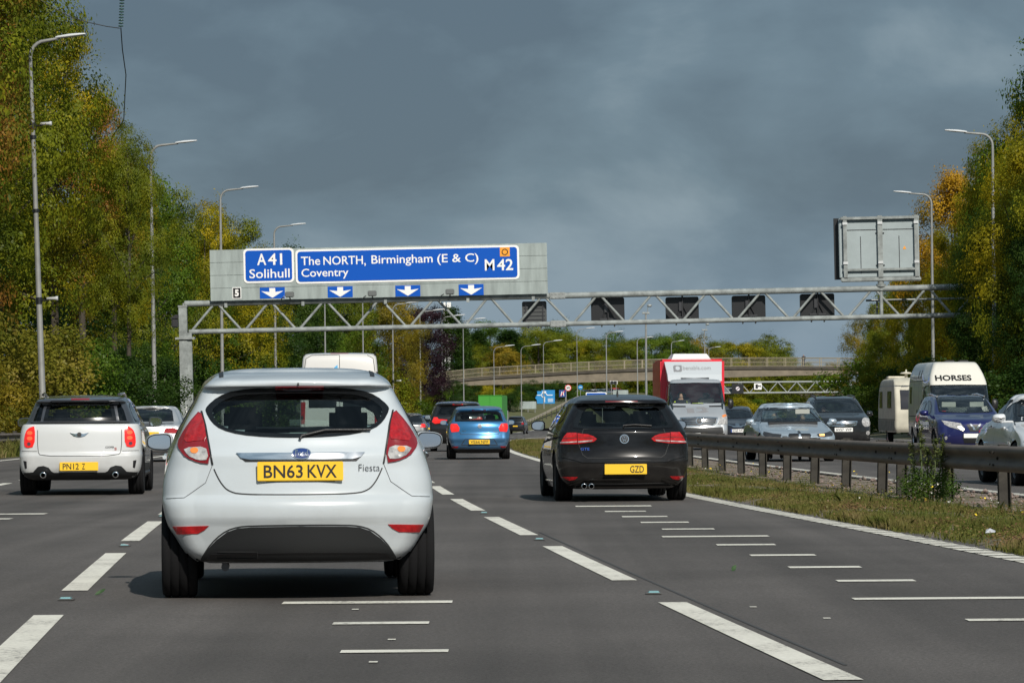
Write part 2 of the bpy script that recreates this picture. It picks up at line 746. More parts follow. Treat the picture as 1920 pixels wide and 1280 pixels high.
# one sheet to the horizon, banks rising under the trees on both sides
def ground_sheet():
    offs = [-3000, -600, -150, -60, -30, -19, -15, -13.2, -11.4, 23.1, 25, 30, 40, 70, 160, 700, 3000]
    zz = [6, 4, 3.2, 2.6, 1.6, .7, .25, .02, -.06, -.06, .02, .4, 1.5, 2.5, 3, 4, 6]
    ys = YS + [1100, 1500, 2200, 3500, 6000]
    vs, fs = [], []
    for y in ys:
        yy = min(y, 500)
        for o, z in zip(offs, zz):
            vs.append((D(yy) + o, y, g(y) + z))
    n = len(offs)
    for i in range(len(ys) - 1):
        for k in range(n - 1):
            fs.append((i * n + k, i * n + k + 1, (i + 1) * n + k + 1, (i + 1) * n + k))
    m = MB()
    m.add(vs, fs, 0, True)
    tag(m.build('ground', M_soil), kind='structure')


ground_sheet()
ribbon('carriageway', [-11.5, -7.3, -3.65, 0, 3.55], M_asph)
ribbon('opposite_carriageway', [7.5, 11.3, 15, 18.6, 23.2], asphalt('asphalt_opposite', .12, (.054, .049, .046), (.130, .119, .112), 9.55))
ribbon('central_reserve', [3.55, 3.8, 4.6, 5.6, 6.6, 7.2, 7.5], M_gravel, zs=[-.02, .02, .045, .045, .03, .02, -.02])

mk = MB()


def strip(off, wdt, ya, yb, z=.005, mi=0, step=2.0, ragged=0):
    n = max(1, int((yb - ya) / step))
    for i in range(n):
        a, b = ya + (yb - ya) * i / n, ya + (yb - ya) * (i + 1) / n
        q = []
        for y, sgn in ((a, -1), (a, 1), (b, 1), (b, -1)):
            c, s_ = math.cos(heading(y)), math.sin(heading(y))
            o = off + sgn * wdt / 2
            q.append((D(y) + o * c, y - o * s_, g(y) + z))
        mk.add(q, [(0, 1, 2, 3)], mi)


for k in range(-3, 45):
    strip(0, .17, 24.1 + 9 * k, 30.3 + 9 * k)
    strip(-3.65, .17, 23.4 + 9 * k, 29.6 + 9 * k)
    strip(-7.3, .17, 20.5 + 9 * k, 26.7 + 9 * k)
    strip(11.35, .17, 21 + 9 * k, 27 + 9 * k)
    strip(15.0, .17, 24 + 9 * k, 30 + 9 * k)
    strip(18.65, .17, 22 + 9 * k, 28 + 9 * k)
for k in range(-20, 470):       # ribbed edge lines
    a = k * 1.0
    strip(3.28, .22, a, a + 1.0, step=1)
    strip(7.72, .2, a, a + 1.0, step=1)
strip(-10.95, .2, 0, 460)
strip(22.4, .2, 0, 460)
# ribs of the two edge lines beside the reserve
for k in range(0, 160):
    for off in (3.28, 7.72):
        y = 18 + k * .5
        strip(off, .22, y, y + .12, z=.011, step=1)
# thin transverse survey bars
BARS = [(528, 846, 1128, 6), (622, 802, 1167, 6), (636, 838, 1220, 7), (1078, 1220, 950, 2.2), (1133, 1210, 960, 2.2), (1165, 1250, 970, 2.4), (1200, 1290, 981, 2.6), (1240, 1338, 994, 2.8),
        (1240, 1440, 1008, 3.2), (1342, 1452, 1024, 3.4), (1405, 1527, 1044, 3.8), (1477, 1612, 1067, 4.2), (1567, 1713, 1093, 4.6), (1597, 1925, 1127, 5.2), (1810, 1990, 1168, 5.6), (-60, 85, 958, 2.4),
        (-90, 20, 967, 2.4)]
for xa, xb, py, th in BARS:
    ya, yb = ground_Y(py + th * .36), ground_Y(py - th * .36)
    y = (ya + yb) / 2
    xl, xr = X(xa, y), X(xb, y)
    dx = (xr - xl) * .012
    mk.add([(xl, ya - dx, g(y) + .005), (xr, ya + dx, g(y) + .005), (xr, yb + dx, g(y) + .005), (xl, yb - dx, g(y) + .005)], [(0, 1, 2, 3)])
for px, py in ((732, 1198), (697, 1240), (664, 1141), (1410, 1141), (1548, 1163)):
    y = ground_Y(py)
    x = X(px, y)
    mk.add([(x - .02, y - .04, g(y) + .005), (x + .02, y - .04, g(y) + .005), (x + .02, y + .04, g(y) + .005), (x - .02, y + .04, g(y) + .005)], [(0, 1, 2, 3)])
tag(mk.build('lane_markings', M_paint), kind='structure')

# dark sealed joint running beside the dashes
mk = MB()
strip(.16, .022, 16, 34, z=.0025)
tag(mk.build('road_joint', mat('bitumen', (.055, .053, .052), .7)), kind='structure')

# road studs
M_stud = mat('stud_glass', (.22, .40, .43), .25, coat=.5)
M_studb = mat('stud_rubber', (.09, .088, .085), .8)
stud0 = None
STUDS = [(-3.65, 22.0, 'nearest the camera, left dashed line'), (-3.65, 30.9, 'second along the left dashed line'), (-3.65, 40.2, 'third along the left dashed line'), (0, 22.3, 'nearest the camera, right dashed line'),
         (0, 31.8, 'second along the right dashed line'), (0, 40.8, 'third along the right dashed line')]
for off, y, lab in STUDS:
    if stud0 is None:
        st = MB()
        st.box((0, 0, .010), (.075, .09, .016), bev=.008)
        stud0 = st.build('road_stud', M_stud)
        st = MB()
        st.box((0, 0, .003), (.10, .12, .006), bev=.002)
        st.build('base', M_studb, stud0)
        o = stud0
    else:
        o = copy_tree(stud0)
    o.location = (D(y) + off, y, g(y) + .004)
    tag(o, 'pale blue reflective road stud, ' + lab, 'road stud', 'road studs between the lane dashes')


# fallen leaves
def leaf(px, py, lab, rz):
    y = ground_Y(py)
    m = MB()
    m.add([(-.06, 0, 0), (-.015, -.028, .012), (.04, -.02, .016), (.075, 0, .03), (.035, .024, .02), (-.02, .026, .012), (0, 0, .002)], [(0, 1, 6), (1, 2, 6), (2, 3, 6), (3, 4, 6), (4, 5, 6), (5, 0, 6)])
    o = m.build('fallen_leaf', mat('fallen_leaf', (.03, .07, .02), .6))
    o.location = (X(px, y), y, g(y) + .012)
    o.rotation_euler = (R(35), R(-20), rz)
    o.scale = (.6, .6, .6)
    tag(o, lab, 'leaf')


leaf(1373, 1072, 'small green leaf lying on the right-hand lane', 1.2)
leaf(185, 1110, 'dark green leaf lying near the left dashed line', .2)
# ------------------------------------------------------------------ vehicles
DARKIN = (.03, .031, .033)


def paint(name, col, metal=0.0, rough=.35, coat=1.0):
    return mat('paint_' + name, col, rough, metal, coat=coat, back=DARKIN, dirt=.75 if max(col) > .3 else .25, spec=.12 if max(col) < .03 else None)


M_blk = mat('black_trim', (.012, .012, .013), .45, bump=.15, bscale=150)
M_dgrey = mat('grey_trim', (.0095, .0105, .0115), .55, bump=.1, bscale=200)
M_tyre = mat('tyre_rubber', (.010, .010, .011), .85, spec=.2, bump=.5, bscale=60, vstretch=(18, 1, 1))
M_rim = mat('alloy', (.42, .43, .45), .3, .9)
M_rimd = mat('dark_alloy', (.08, .08, .085), .35, .7)
M_chr = mat('chrome', (.75, .76, .78), .12, 1.0)
M_under = mat('underbody', (.008, .008, .009), .95, spec=.05)
M_seat = mat('seat_cloth', (.035, .037, .042), .9)
M_red = mat('red_lens', (.42, .008, .010), .12, coat=1.0, var=.45, vscale=30, vcol=(.2, .004, .006))
M_red2 = mat('dull_red_lens', (.20, .007, .012), .2, coat=.6)
M_lit = mat('lit_brake_lens', (.70, .015, .012), .2, coat=1.0, emit=.28)
M_tail = mat('lit_tail_lens', (.50, .010, .012), .15, coat=1.0, emit=.10, var=.5, vscale=26, vcol=(.24, .004, .006))
M_litc = mat('lit_brake_core', (1.0, .10, .04), .2, emit=.6)
M_clr = mat('clear_lens', (.55, .54, .53), .15, coat=1.0, var=.6, vscale=14, vcol=(.16, .16, .165))
M_amb = mat('amber_lens', (.75, .22, .04), .2, coat=1.0)
M_amblit = mat('lit_amber_lamp', (1.0, .50, .16), .2, emit=1.6)
M_yel = mat('yellow_plate', (.80, .50, .02), .45)
M_wht = mat('white_plate', (.78, .78, .76), .4)
M_txt = mat('plate_black', (.012, .012, .012), .5)
M_blue = mat('plate_blue', (.015, .05, .22), .4)
M_frit = mat('window_border', (.006, .007, .008), .12, spec=.5)
G_rear = glass_mat('rear_glass', (.42, .50, .49))
G_dark = glass_mat('privacy_glass', (.10, .12, .12))
G_scr = glass_mat('windscreen_glass', (.84, .90, .87), ior=1.95)
M_mirror = mat('mirror_silver', (.8, .82, .82), .03, 1.0)
M_seam = mat('panel_gap', (.02, .021, .022), .7)
M_skin = mat('skin', (.42, .24, .17), .6)
M_hair = mat('hair', (.02, .015, .012), .8)


def inpoly(p, poly):
    x, y = p
    r = False
    n = len(poly)
    j = n - 1
    for i in range(n):
        xi, yi = poly[i][0], poly[i][1]
        xj, yj = poly[j][0], poly[j][1]
        if (yi > y) != (yj > y) and x < (xj - xi) * (y - yi) / (yj - yi + 1e-12) + xi:
            r = not r
        j = i
    return r


def dens(poly, res, closed=True):
    out = []
    n = len(poly)
    for i in range(n if closed else n - 1):
        a, b = Vector(poly[i]), Vector(poly[(i + 1) % n])
        k = max(1, int((b - a).length / res + .5))
        for t in range(k):
            out.append(tuple(a + (b - a) * t / k))
    if not closed:
        out.append(tuple(poly[-1]))
    return out


def chaikin(poly, n=1, closed=True):
    for _ in range(n):
        out = []
        m = len(poly)
        for i in range(m if closed else m - 1):
            a, b = poly[i], poly[(i + 1) % m]
            out += [(a[0] * .75 + b[0] * .25, a[1] * .75 + b[1] * .25), (a[0] * .25 + b[0] * .75, a[1] * .25 + b[1] * .75)]
        poly = out
    return poly


def shrink(poly, d):
    """inset a polygon by d"""
    n = len(poly)
    area = sum(poly[i][0] * poly[(i + 1) % n][1] - poly[(i + 1) % n][0] * poly[i][1] for i in range(n))
    sg = 1 if area > 0 else -1
    out = []
    for i in range(n):
        p0, p, p1 = Vector(poly[i - 1]), Vector(poly[i]), Vector(poly[(i + 1) % n])
        e0, e1 = (p - p0).normalized(), (p1 - p).normalized()
        n0, n1 = Vector((-e0.y, e0.x)) * sg, Vector((-e1.y, e1.x)) * sg
        b = n0 + n1
        if b.length < 1e-6:
            b = n0
        b.normalize()
        k = d / max(.5, b.dot(n0))
        out.append(tuple(p + b * k))
    return out


def ell(cx, cy, rx, ry, n=20):
    return [(cx + rx * math.cos(2 * PI * i / n), cy + ry * math.sin(2 * PI * i / n)) for i in range(n)]


def rect(x0, x1, y0, y1):
    return [(x0, y0), (x1, y0), (x1, y1), (x0, y1)]


class Car:
    def __init__(s, name, label, cat, group, L, rear, front, mid, mats, Y, px, tr, oncoming=False, ns=64, nr=16, step=.045, zsplit=None, dz=0, xw=None, yaw=0, body='body'):
        s.L, s.tr, s.on = L, tr, oncoming
        s.mats = mats if isinstance(mats, (list, tuple)) else [mats]
        x = X(px, Y) if xw is None else xw
        h = heading(Y) + yaw
        if oncoming:
            th = PI - h
            loc = (x + L * math.sin(h), Y + L * math.cos(h), g(Y) + dz)
        else:
            th = -h
            loc = (x, Y, g(Y) + dz)
        s.root = thing(name, label, cat, loc, th, group)
        s.holes = []
        s.arches = []
        s.zsplit = zsplit
        s.bodyname = body
        fr, ff, fm = hermite(rear), hermite(front), hermite(mid)
        zs = sorted({t[0] for t in rear} | {t[0] for t in front} | {t[0] for t in mid})
        zs = [z for z in zs if z >= max(rear[0][0], front[0][0], mid[0][0]) - 1e-6]
        zz = []
        for a, b in zip(zs, zs[1:]):
            ra, rb, fa, fb = fr(a), fr(b), ff(a), ff(b)
            dlt = max(b - a, abs(ra[0] - rb[0]) * .6, abs(fa[0] - fb[0]) * .35, abs(ra[1] - rb[1]))
            k = max(1, math.ceil(dlt / step))
            zz += [a + (b - a) * i / k for i in range(k)]
        zz.append(zs[-1])
        rings = []
        for z in zz:
            yr, wr, cr_, rr = fr(z)
            yf, wf, cf, rf = ff(z)
            wm = fm(z)[0]
            rr, rf = min(rr, wr * .9), min(rf, wf * .9)
            half = []
            xe = wr - rr
            for i in range(nr):
                t = i / nr
                half.append((xe * t, yr + cr_ * t * t * .8))
            yb = yr + cr_ * .8
            for i in range(7):
                a = PI / 2 * i / 6
                half.append((xe + rr * math.sin(a), yb + (rr + cr_ * .2) * (1 - math.cos(a))))
            yA = yb + rr + cr_ * .2
            xe2 = wf - rf
            yfb = yf - cf * .8
            yB = yfb - rf - cf * .2
            if yB - yA < .25:           # near the crown of the roof front and rear meet
                d_ = (.25 - (yB - yA)) / 2
                half = [(a_, b_ - d_) for a_, b_ in half]
                yA, yB, yfb, yf = yA - d_, yB + d_, yfb + d_, yf + d_
            for i in range(1, ns):
                t = i / ns
                u = min(1, t / .3)
                v = min(1, (1 - t) / .3)
                u, v = u * u * (3 - 2 * u), v * v * (3 - 2 * v)
                wd = wm + (wr - wm) * (1 - u) + (wf - wm) * (1 - v)
                half.append((wd, yA + (yB - yA) * t))
            for i in range(7):
                a = PI / 2 * (6 - i) / 6
                half.append((xe2 + rf * math.sin(a), yfb - (rf + cf * .2) * (1 - math.cos(a))))
            for i in range(nr - 1, -1, -1):
                t = i / nr
                half.append((xe2 * t, yf - cf * t * t * .8))
            rings.append((z, half))
        nh = len(rings[0][1])
        vs = []
        for z, half in rings:
            vs += [(x_, y_, z) for x_, y_ in half]
            vs += [(-x_, y_, z) for x_, y_ in half[1:-1][::-1]]
        nn = 2 * nh - 2
        fs = []
        for i in range(len(rings) - 1):
            for k in range(nn):
                k2 = (k + 1) % nn
                fs.append((i * nn + k, i * nn + k2, (i + 1) * nn + k2, (i + 1) * nn + k))
        b = (len(rings) - 1) * nn
        for k in range(nh - 1):     # roof: ladder between the two halves
            l0, l1 = (nn - k) % nn, (nn - k - 1) % nn
            if k + 1 == nh - 1:
                q = [b + k, b + k + 1, b + l0]
            elif k == 0:
                q = [b, b + 1, b + l1]
            else:
                q = [b + k, b + k + 1, b + l1, b + l0]
            fs.append(tuple(q))
        s.vs, s.fs = [Vector(v) for v in vs], fs
        s.bvh = BVHTree.FromPolygons(s.vs, fs)
        s.zbot, s.ztop = zz[0], zz[-1]
        s.fm, s.fr, s.ff = fm, fr, ff

    # picture coordinates of a traced outline -> metres on the car
    def P(s, pts, cx=None, sc=None, h=None):
        cx0, s0, h0 = s.tr
        cx, sc, h = cx or cx0, sc or s0, h or h0
        sg = -1 if s.on else 1
        return [(sg * (p[0] - cx) / sc, h - (p[1] - HZ) / sc) for p in pts]

    def sym(s, pts, cx=None, sc=None):
        """half outline (either side) traced from top centre to bottom centre, mirrored into a closed polygon"""
        q = s.P(pts, cx, sc)
        return q + [(-a, b) for a, b in q[::-1] if abs(a) > 1e-4]

    def ray(s, p, side):
        a, b = p
        o, d = {'rear': ((a, -4, b), (0, 1, 0)), 'front': ((a, s.L + 4, b), (0, -1, 0)), 'left': ((-4, a, b), (1, 0, 0)), 'right': ((4, a, b), (-1, 0, 0)), 'top': ((a, b, 6), (0, 0, -1))}[side]
        o, d = Vector(o), Vector(d)
        hit, n, i, dist = s.bvh.ray_cast(o, d)
        if hit is None:
            guess = {'rear': (a, .3, b), 'front': (a, s.L - .5, b), 'left': (-.8, a, b), 'right': (.8, a, b), 'top': (a, b, s.ztop)}[side]
            hit, n, i, dist = s.bvh.find_nearest(Vector(guess))
        if n.dot(d) > 0:
            n = -n
        return hit, n

    def patch(s, name, poly, side, m, off=.004, res=.035, hole=None, parent=None, mirror=False, deep=.006, label=None, smooth=0, sink=None):
        outs = []
        for k in range(2 if mirror else 1):
            pl, hl, sd = poly, hole, side
            if k == 1:
                if side in ('left', 'right'):
                    sd = 'right' if side == 'left' else 'left'
                else:
                    pl = [(-a, b) for a, b in poly]
                    hl = [(-a, b) for a, b in hole] if hole else None
            if smooth:
                pl = chaikin(pl, smooth)
            bd = dens(pl, res)
            pts = list(bd)
            faces = [list(range(len(bd)))]
            if hl:
                hb = dens(hl, res)
                faces.append(list(range(len(pts), len(pts) + len(hb))))
                pts += hb
            x0, x1 = min(p[0] for p in bd), max(p[0] for p in bd)
            y0, y1 = min(p[1] for p in bd), max(p[1] for p in bd)
            inner = []
            nx, ny = int((x1 - x0) / res) + 1, int((y1 - y0) / res) + 1
            if nx * ny < 4000:
                for i in range(nx):
                    for j in range(ny):
                        q = (x0 + (i + .5) * (x1 - x0) / nx, y0 + (j + .5) * (y1 - y0) / ny)
                        if inpoly(q, bd) and min((q[0] - p[0])**2 + (q[1] - p[1])**2 for p in pts) > (res * .45)**2:
                            inner.append(q)
            pts += inner
            v2, _, f2, _, _, _ = delaunay_2d_cdt([Vector(p) for p in pts], [], faces, 2, 1e-6)
            if not f2:
                continue
            P3, N3 = [], []
            for p in v2:
                h, n = s.ray((p.x, p.y), sd)
                P3.append(h + n * off)
                N3.append(n)
            mb = MB()
            fl = []
            ref = {'rear': (0, -1, 0), 'front': (0, 1, 0), 'left': (-1, 0, 0), 'right': (1, 0, 0), 'top': (0, 0, 1)}[sd]
            for f in f2:
                a, b, c = P3[f[0]], P3[f[1]], P3[f[2]]
                if (b - a).cross(c - a).dot(Vector(ref)) < 0:
                    f = list(f)[::-1]
                fl.append(tuple(f))
            mb.add(P3, fl, 0, True)
            if deep:
                ec = {}
                for f in fl:
                    for i in range(len(f)):
                        e = (f[i], f[(i + 1) % len(f)])
                        ec[e] = ec.get(e, 0) + 1
                bdry = [e for e in ec if (e[1], e[0]) not in ec]
                for a, b in bdry:
                    mb.add([P3[a], P3[b], P3[b] - N3[b] * (off + deep), P3[a] - N3[a] * (off + deep)], [(0, 3, 2, 1)], 0, False)
            o = mb.build(name, m, s.root if parent is None else (parent[k] if isinstance(parent, list) else parent), fixn=False)
            if label:
                o['label'] = label
            outs.append(o)
        return outs if mirror else outs[0]

    def seam(s, pts, side, wd=.009, closed=False, m=None, mirror=False, name='panel_gap', off=.0025, z=0):
        for k in range(2 if mirror else 1):
            mb = MB()
            pl = [((-a, b) if (k and side in ('rear', 'front', 'top')) else (a, b)) for a, b in pts]
            sd = ({'left': 'right', 'right': 'left'}.get(side, side)) if k else side
            pl = dens(pl, .03, closed)
            n = len(pl)
            A = []
            for i, p in enumerate(pl):
                q0 = Vector(pl[i - 1] if (i or closed) else pl[i])
                q1 = Vector(pl[(i + 1) % n] if (i < n - 1 or closed) else pl[i])
                t = (q1 - q0).normalized()
                nn = Vector((-t.y, t.x)) * wd / 2
                for sg in (1, -1):
                    h, nrm = s.ray((p[0] + nn.x * sg, p[1] + nn.y * sg), sd)
                    A.append(h + nrm * off)
            fs = [(2 * i, 2 * i + 1, (2 * i + 3) % (2 * n), (2 * i + 2) % (2 * n)) for i in range(n if closed else n - 1)]
            mb.add(A, fs, 0, True)
            o = mb.build(name, m or M_seam, s.root, fixn=False)
        return o

    def window(s, name, poly, side, glass, border=.05, inner=None, mirror=False, smooth=1, opaque=False, bname='window_border'):
        if smooth:
            poly = chaikin(poly, smooth)
        inn = inner or shrink(poly, border)
        for k in range(2 if mirror else 1):
            sd = ({'left': 'right', 'right': 'left'}.get(side, side)) if k else side
            fl = (k and side in ('rear', 'front', 'top'))
            pl = [(-a, b) for a, b in poly] if fl else poly
            ii = [(-a, b) for a, b in inn] if fl else inn
            w_ = s.patch(name, pl, sd, glass, off=.003, deep=0)
            if border > .004:
                s.patch(bname, pl, sd, M_frit, off=.0055, hole=ii, parent=w_, deep=.008, res=.03)
            if not opaque:
                s.holes.append((sd, shrink(pl, max(.004, border * .45))))

    def bar(s, name, pts, side, r, m, off=.02, n=8, parent=None):
        P3 = []
        for p in pts:
            h, nrm = s.ray(p, side)
            P3.append(h + nrm * off)
        mb = MB()
        mb.tube(P3, r, n)
        return mb.build(name, m, parent or s.root)

    def plate(s, text, xc, zc, w_, h_, side, m, parts=None, y=None, blue=False):
        if y is None:
            ys = [s.ray((xc + a * w_ / 2, zc + b * h_ / 2), side)[0].y for a in (-1, 0, 1) for b in (-1, 1)]
            y = min(ys) - .008 if side == 'rear' else max(ys) + .008
        mb = MB()
        mb.box((xc, y, zc), (w_, .012, h_), bev=.004)
        o = mb.build('number_plate', m, s.root)
        sg = -1 if side == 'rear' else 1
        t = MB()
        for (tx, a, b) in (parts or ([(text, .05, .95)] if text else [])):
            xa, xb = xc - w_ / 2 + w_ * a, xc - w_ / 2 + w_ * b
            if side == 'front':
                xa, xb = xc + w_ / 2 - w_ * a, xc + w_ / 2 - w_ * b
            text_mb(t, tx, xa, xb, zc - h_ * .34, zc + h_ * .34, y + sg * .006, bold=.012, flip=side == 'front', thick=.0025)
        if t.v:
            t.build('plate_text', M_txt, o)
        if blue:
            q = MB()
            xa = xc - w_ / 2 if side == 'rear' else xc + w_ / 2
            d = w_ * .09 * (1 if side == 'rear' else -1)
            q.box((xa + d / 2, y + sg * .006, zc), (abs(d), .004, h_ * .98))
            q.build('country_band', M_blue, o)
        return o

    def text(s, name, body, x0, x1, z0, z1, side, m, off=.006, bold=.01, parent=None):
        uv, fs, _ = text_geo(body, bold)
        P3 = []
        for u, v in uv:
            xx = x0 + u * (x1 - x0) if side != 'front' else x1 - u * (x1 - x0)
            h, n = s.ray((xx, z0 + v * (z1 - z0)), side)
            P3.append(h + n * off)
        mb = MB()
        mb.add(P3, fs)
        return mb.build(name, m, parent or s.root, fixn=False)

    def wheels(s, ys, r, wd, track, rim=None, spokes=10, arch=.045, zc=None):
        zc = zc or r
        tm = rm = None
        for y in ys:
            s.arches.append((y, r + arch, zc))
            for sx in (-1, 1):
                if tm is None:
                    t = MB()
                    h = wd / 2
                    t.lathe([(-h * .8, r * .66), (-h, r * .74), (-h, r * .93), (-h * .82, r * .99), (-h * .55, r), (-h * .53, r - .008), (-h * .47, r - .008), (-h * .45, r), (-h * .06, r), (-h * .04, r - .008), (h * .04, r - .008), (h * .06, r),
                             (h * .45, r), (h * .47, r - .008), (h * .53, r - .008), (h * .55, r), (h * .82, r * .99), (h, r * .93), (h, r * .74), (h * .8, r * .66)], 40)
                    o = t.build('wheel', M_tyre, s.root)
                    tm = o.data
                    q = MB()
                    q.lathe([(h * .8, r * .68), (h * .86, r * .66), (h * .8, r * .62), (-h * .7, r * .60)], 40)
                    q.lathe([(h * .5, .001), (h * .55, r * .13), (h * .4, r * .16)], 24)
                    q.lathe([(-h * .1, .001), (-h * .1, r * .5)], 24, mi=1)
                    for k in range(spokes):
                        a = 2 * PI * k / spokes
                        M = Matrix.Rotation(a, 3, 'X')
                        q.box(M @ Vector((h * .5, 0, r * .38)), (.025, r * .11, r * .52), M=M)
                    ro = q.build('rim', [rim or M_rim, M_under], o)
                    rm = ro.data
                else:
                    o = link('wheel', tm, s.root)
                    link('rim', rm, o)
                o.location = (sx * track, y, zc)
                if sx < 0:
                    o.rotation_euler = (0, 0, PI)
        # dark linings above the wheels
        for y, ra, z in s.arches:
            for sx in (-1, 1):
                mb = MB()
                a0 = track - wd * .9
                xs_ = (sx * a0, sx * (track + wd * .35))
                arc = [(y + (ra + .015) * math.cos(R(22 + 8 * k)), z + (ra + .015) * math.sin(R(22 + 8 * k))) for k in range(18)]
                vv = [(x_, p[0], p[1]) for x_ in xs_ for p in arc]
                mb.add(vv, [(k, k + 1, k + 19, k + 18) for k in range(17)], 0, True)
                mb.add(vv[:18], [tuple(range(18))])
                mb.build('arch_lining', M_under, s.root)

    def mirror(s, x, y, z, sx, sz, m=None, depth=.11, arm=True, inw=None):
        """pair of wing mirrors with silvered glass facing backwards"""
        for sg in (-1, 1):
            mb = MB()
            n, rows = 18, [(-.5, .93), (-.42, 1.0), (-.1, .98), (.2, .86), (.4, .6), (.5, .15)]
            vs, fs = [], []
            for yy, k in rows:
                for i in range(n):
                    a = 2 * PI * i / n
                    ca, sa = math.cos(a), math.sin(a)
                    e = .62
                    vs.append((sg * x + sx * k * math.copysign(abs(ca)**e, ca) - sg * .02 * (yy + .5), y + yy * depth, z + sz * k * math.copysign(abs(sa)**e, sa) * (1 - .18 * sg * ca)))
            for i in range(len(rows) - 1):
                for k in range(n):
                    fs.append((i * n + k, i * n + (k + 1) % n, (i + 1) * n + (k + 1) % n, (i + 1) * n + k))
            mb.add(vs, fs, 0, True)
            mb.add(vs[-n:], [tuple(range(n))], 0)
            mb.add(vs[:n], [tuple(range(n))], 0)
            if arm:
                xb = s.fm(min(z - sz * .6, s.ztop))[0]
                mb.box((sg * (x - sx * .5 + xb) / 2, y + .01, z - sz * .75), (abs(x - sx * .5 - xb) + .06, .06, .035), bev=.01)
            o = mb.build('wing_mirror', m or s.mats[0], s.root)
            gl = MB()
            gl.add([(v[0] * .9 + sg * x * .1, v[1] - .003, z + (v[2] - z) * .86) for v in vs[:n]], [tuple(range(n))])
            gl.build('mirror_glass', M_mirror, o)

    def interior(s, yf, zs, hw, top, wheel_side=1, dash_y=None, rear=None, dash_z=None, hr=True, floor=.28, col=None):
        """front seats at yf (rear face of the cushion back), rear bench at rear, dashboard at dash_y"""
        m = col or M_seat
        mb = MB()
        for sx in (-1, 1):
            b = MB()
            b.box((sx * hw * .52, yf, (floor + zs) / 2 + .1), (hw * .72, .14, zs - floor), bev=.05)
            b.box((sx * hw * .52, yf + .28, floor + .12), (hw * .72, .5, .16), bev=.05)
            o = b.build('front_seat', m, s.root)
            if hr:
                h = MB()
                h.box((sx * hw * .52, yf - .02, zs + .17), (.25, .09, .17), bev=.04)
                h.tube([(sx * hw * .52 - .05, yf, zs + .02), (sx * hw * .52 - .05, yf, zs + .14)], .008, 6)
                h.tube([(sx * hw * .52 + .05, yf, zs + .02), (sx * hw * .52 + .05, yf, zs + .14)], .008, 6)
                h.build('headrest', m, o)
        if rear is not None:
            b = MB()
            b.box((0, rear, (floor + zs) / 2), (hw * 1.75, .14, zs - floor), bev=.05)
            o = b.build('rear_seat', m, s.root)
            for sx in (-.55, .55):
                h = MB()
                h.box((sx * hw, rear - .01, zs + .08), (.24, .08, .11), bev=.03)
                h.build('headrest', m, o)
        if dash_y:
            b = MB()
            b.box((0, dash_y, dash_z or zs - .08), (hw * 1.9, .5, .22), bev=.08)
            b.box((wheel_side * hw * .5, dash_y - .2, (dash_z or zs - .08) + .11), (.36, .12, .07), bev=.03)
            b.build('dashboard', M_blk, s.root)
            b = MB()
            c = Vector((wheel_side * hw * .5, dash_y - .36, (dash_z or zs - .08) + .06))
            ring = [c + Vector((.18 * math.cos(2 * PI * i / 20), -.05 * math.sin(2 * PI * i / 20), .17 * math.sin(2 * PI * i / 20))) for i in range(21)]
            b.tube(ring, .014, 6, cap=False)
            b.tube([c + Vector((-.17, 0, 0)), c + Vector((.17, 0, 0))], .014, 6)
            b.tube([c, c + Vector((0, .2, -.06))], .03, 6)
            b.build('steering_wheel', M_blk, s.root)
        b = MB()
        ya, yb = s.fr(s.zbot + .3)[0] + .25, s.ff(s.zbot + .3)[0] - .3
        b.box((0, (ya + yb) / 2, floor - .02), (hw * 1.9, yb - ya, .03))
        b.build('cabin_floor', M_under, s.root)

    def finish(s, under=None):
        bm = bmesh.new()
        bv = [bm.verts.new(v) for v in s.vs]
        bm.verts.ensure_lookup_table()
        for f in s.fs:
            try:
                bm.faces.new([bv[i] for i in f])
            except ValueError:
                pass
        bmesh.ops.recalc_face_normals(bm, faces=bm.faces[:])
        bm.faces.ensure_lookup_table()
        top = max(bm.faces, key=lambda f: f.calc_center_median().z)
        if top.normal.z < 0:
            bmesh.ops.reverse_faces(bm, faces=bm.faces[:])
        dirs = {'rear': (0, -1, 0), 'front': (0, 1, 0), 'left': (-1, 0, 0), 'right': (1, 0, 0), 'top': (0, 0, 1)}
        kill = []
        for f in bm.faces:
            c = f.calc_center_median()
            for sd, pl in s.holes:
                if f.normal.dot(Vector(dirs[sd])) > .12 and inpoly((c.x, c.z) if sd in ('rear', 'front') else ((c.y, c.z) if sd in ('left', 'right') else (c.x, c.y)), pl):
                    kill.append(f)
                    break
            else:
                for y, ra, z in s.arches:
                    if abs(c.x) > .45 and (c.y - y)**2 + (c.z - z)**2 < ra * ra:
                        kill.append(f)
                        break
            f.smooth = True
        bmesh.ops.delete(bm, geom=kill, context='FACES')
        for v in bm.verts:
            if v.is_boundary and abs(v.co.x) > .45:
                for y, ra, z in s.arches:
                    d = math.hypot(v.co.y - y, v.co.z - z)
                    if ra * .75 < d < ra * 1.3 and v.co.z > s.zbot + .01:
                        v.co.y = y + (v.co.y - y) * ra / d
                        v.co.z = z + (v.co.z - z) * ra / d
        if s.zsplit:
            for f in bm.faces:
                if f.calc_center_median().z > s.zsplit:
                    f.material_index = 1
        me = bpy.data.meshes.new(s.bodyname)
        bm.to_mesh(me)
        bm.free()
        for m in s.mats:
            me.materials.append(m)
        o = link(s.bodyname, me, s.root)
        u = MB()
        z0 = s.zbot + .06
        yr, wr, _, _ = s.fr(z0)
        yf = s.ff(z0)[0]
        u.box((0, (yr + yf) / 2, z0 + .02), (min(wr, .62) * 2 - .08, yf - yr - .2, .08), bev=.03)
        u.box((.1, yr + .95, z0 - .02), (.5, .5, .09), bev=.03)
        u.tube([(-.25, yr + .3, z0 - .02), (-.25, yf - .9, z0 - .02)], .03, 8)
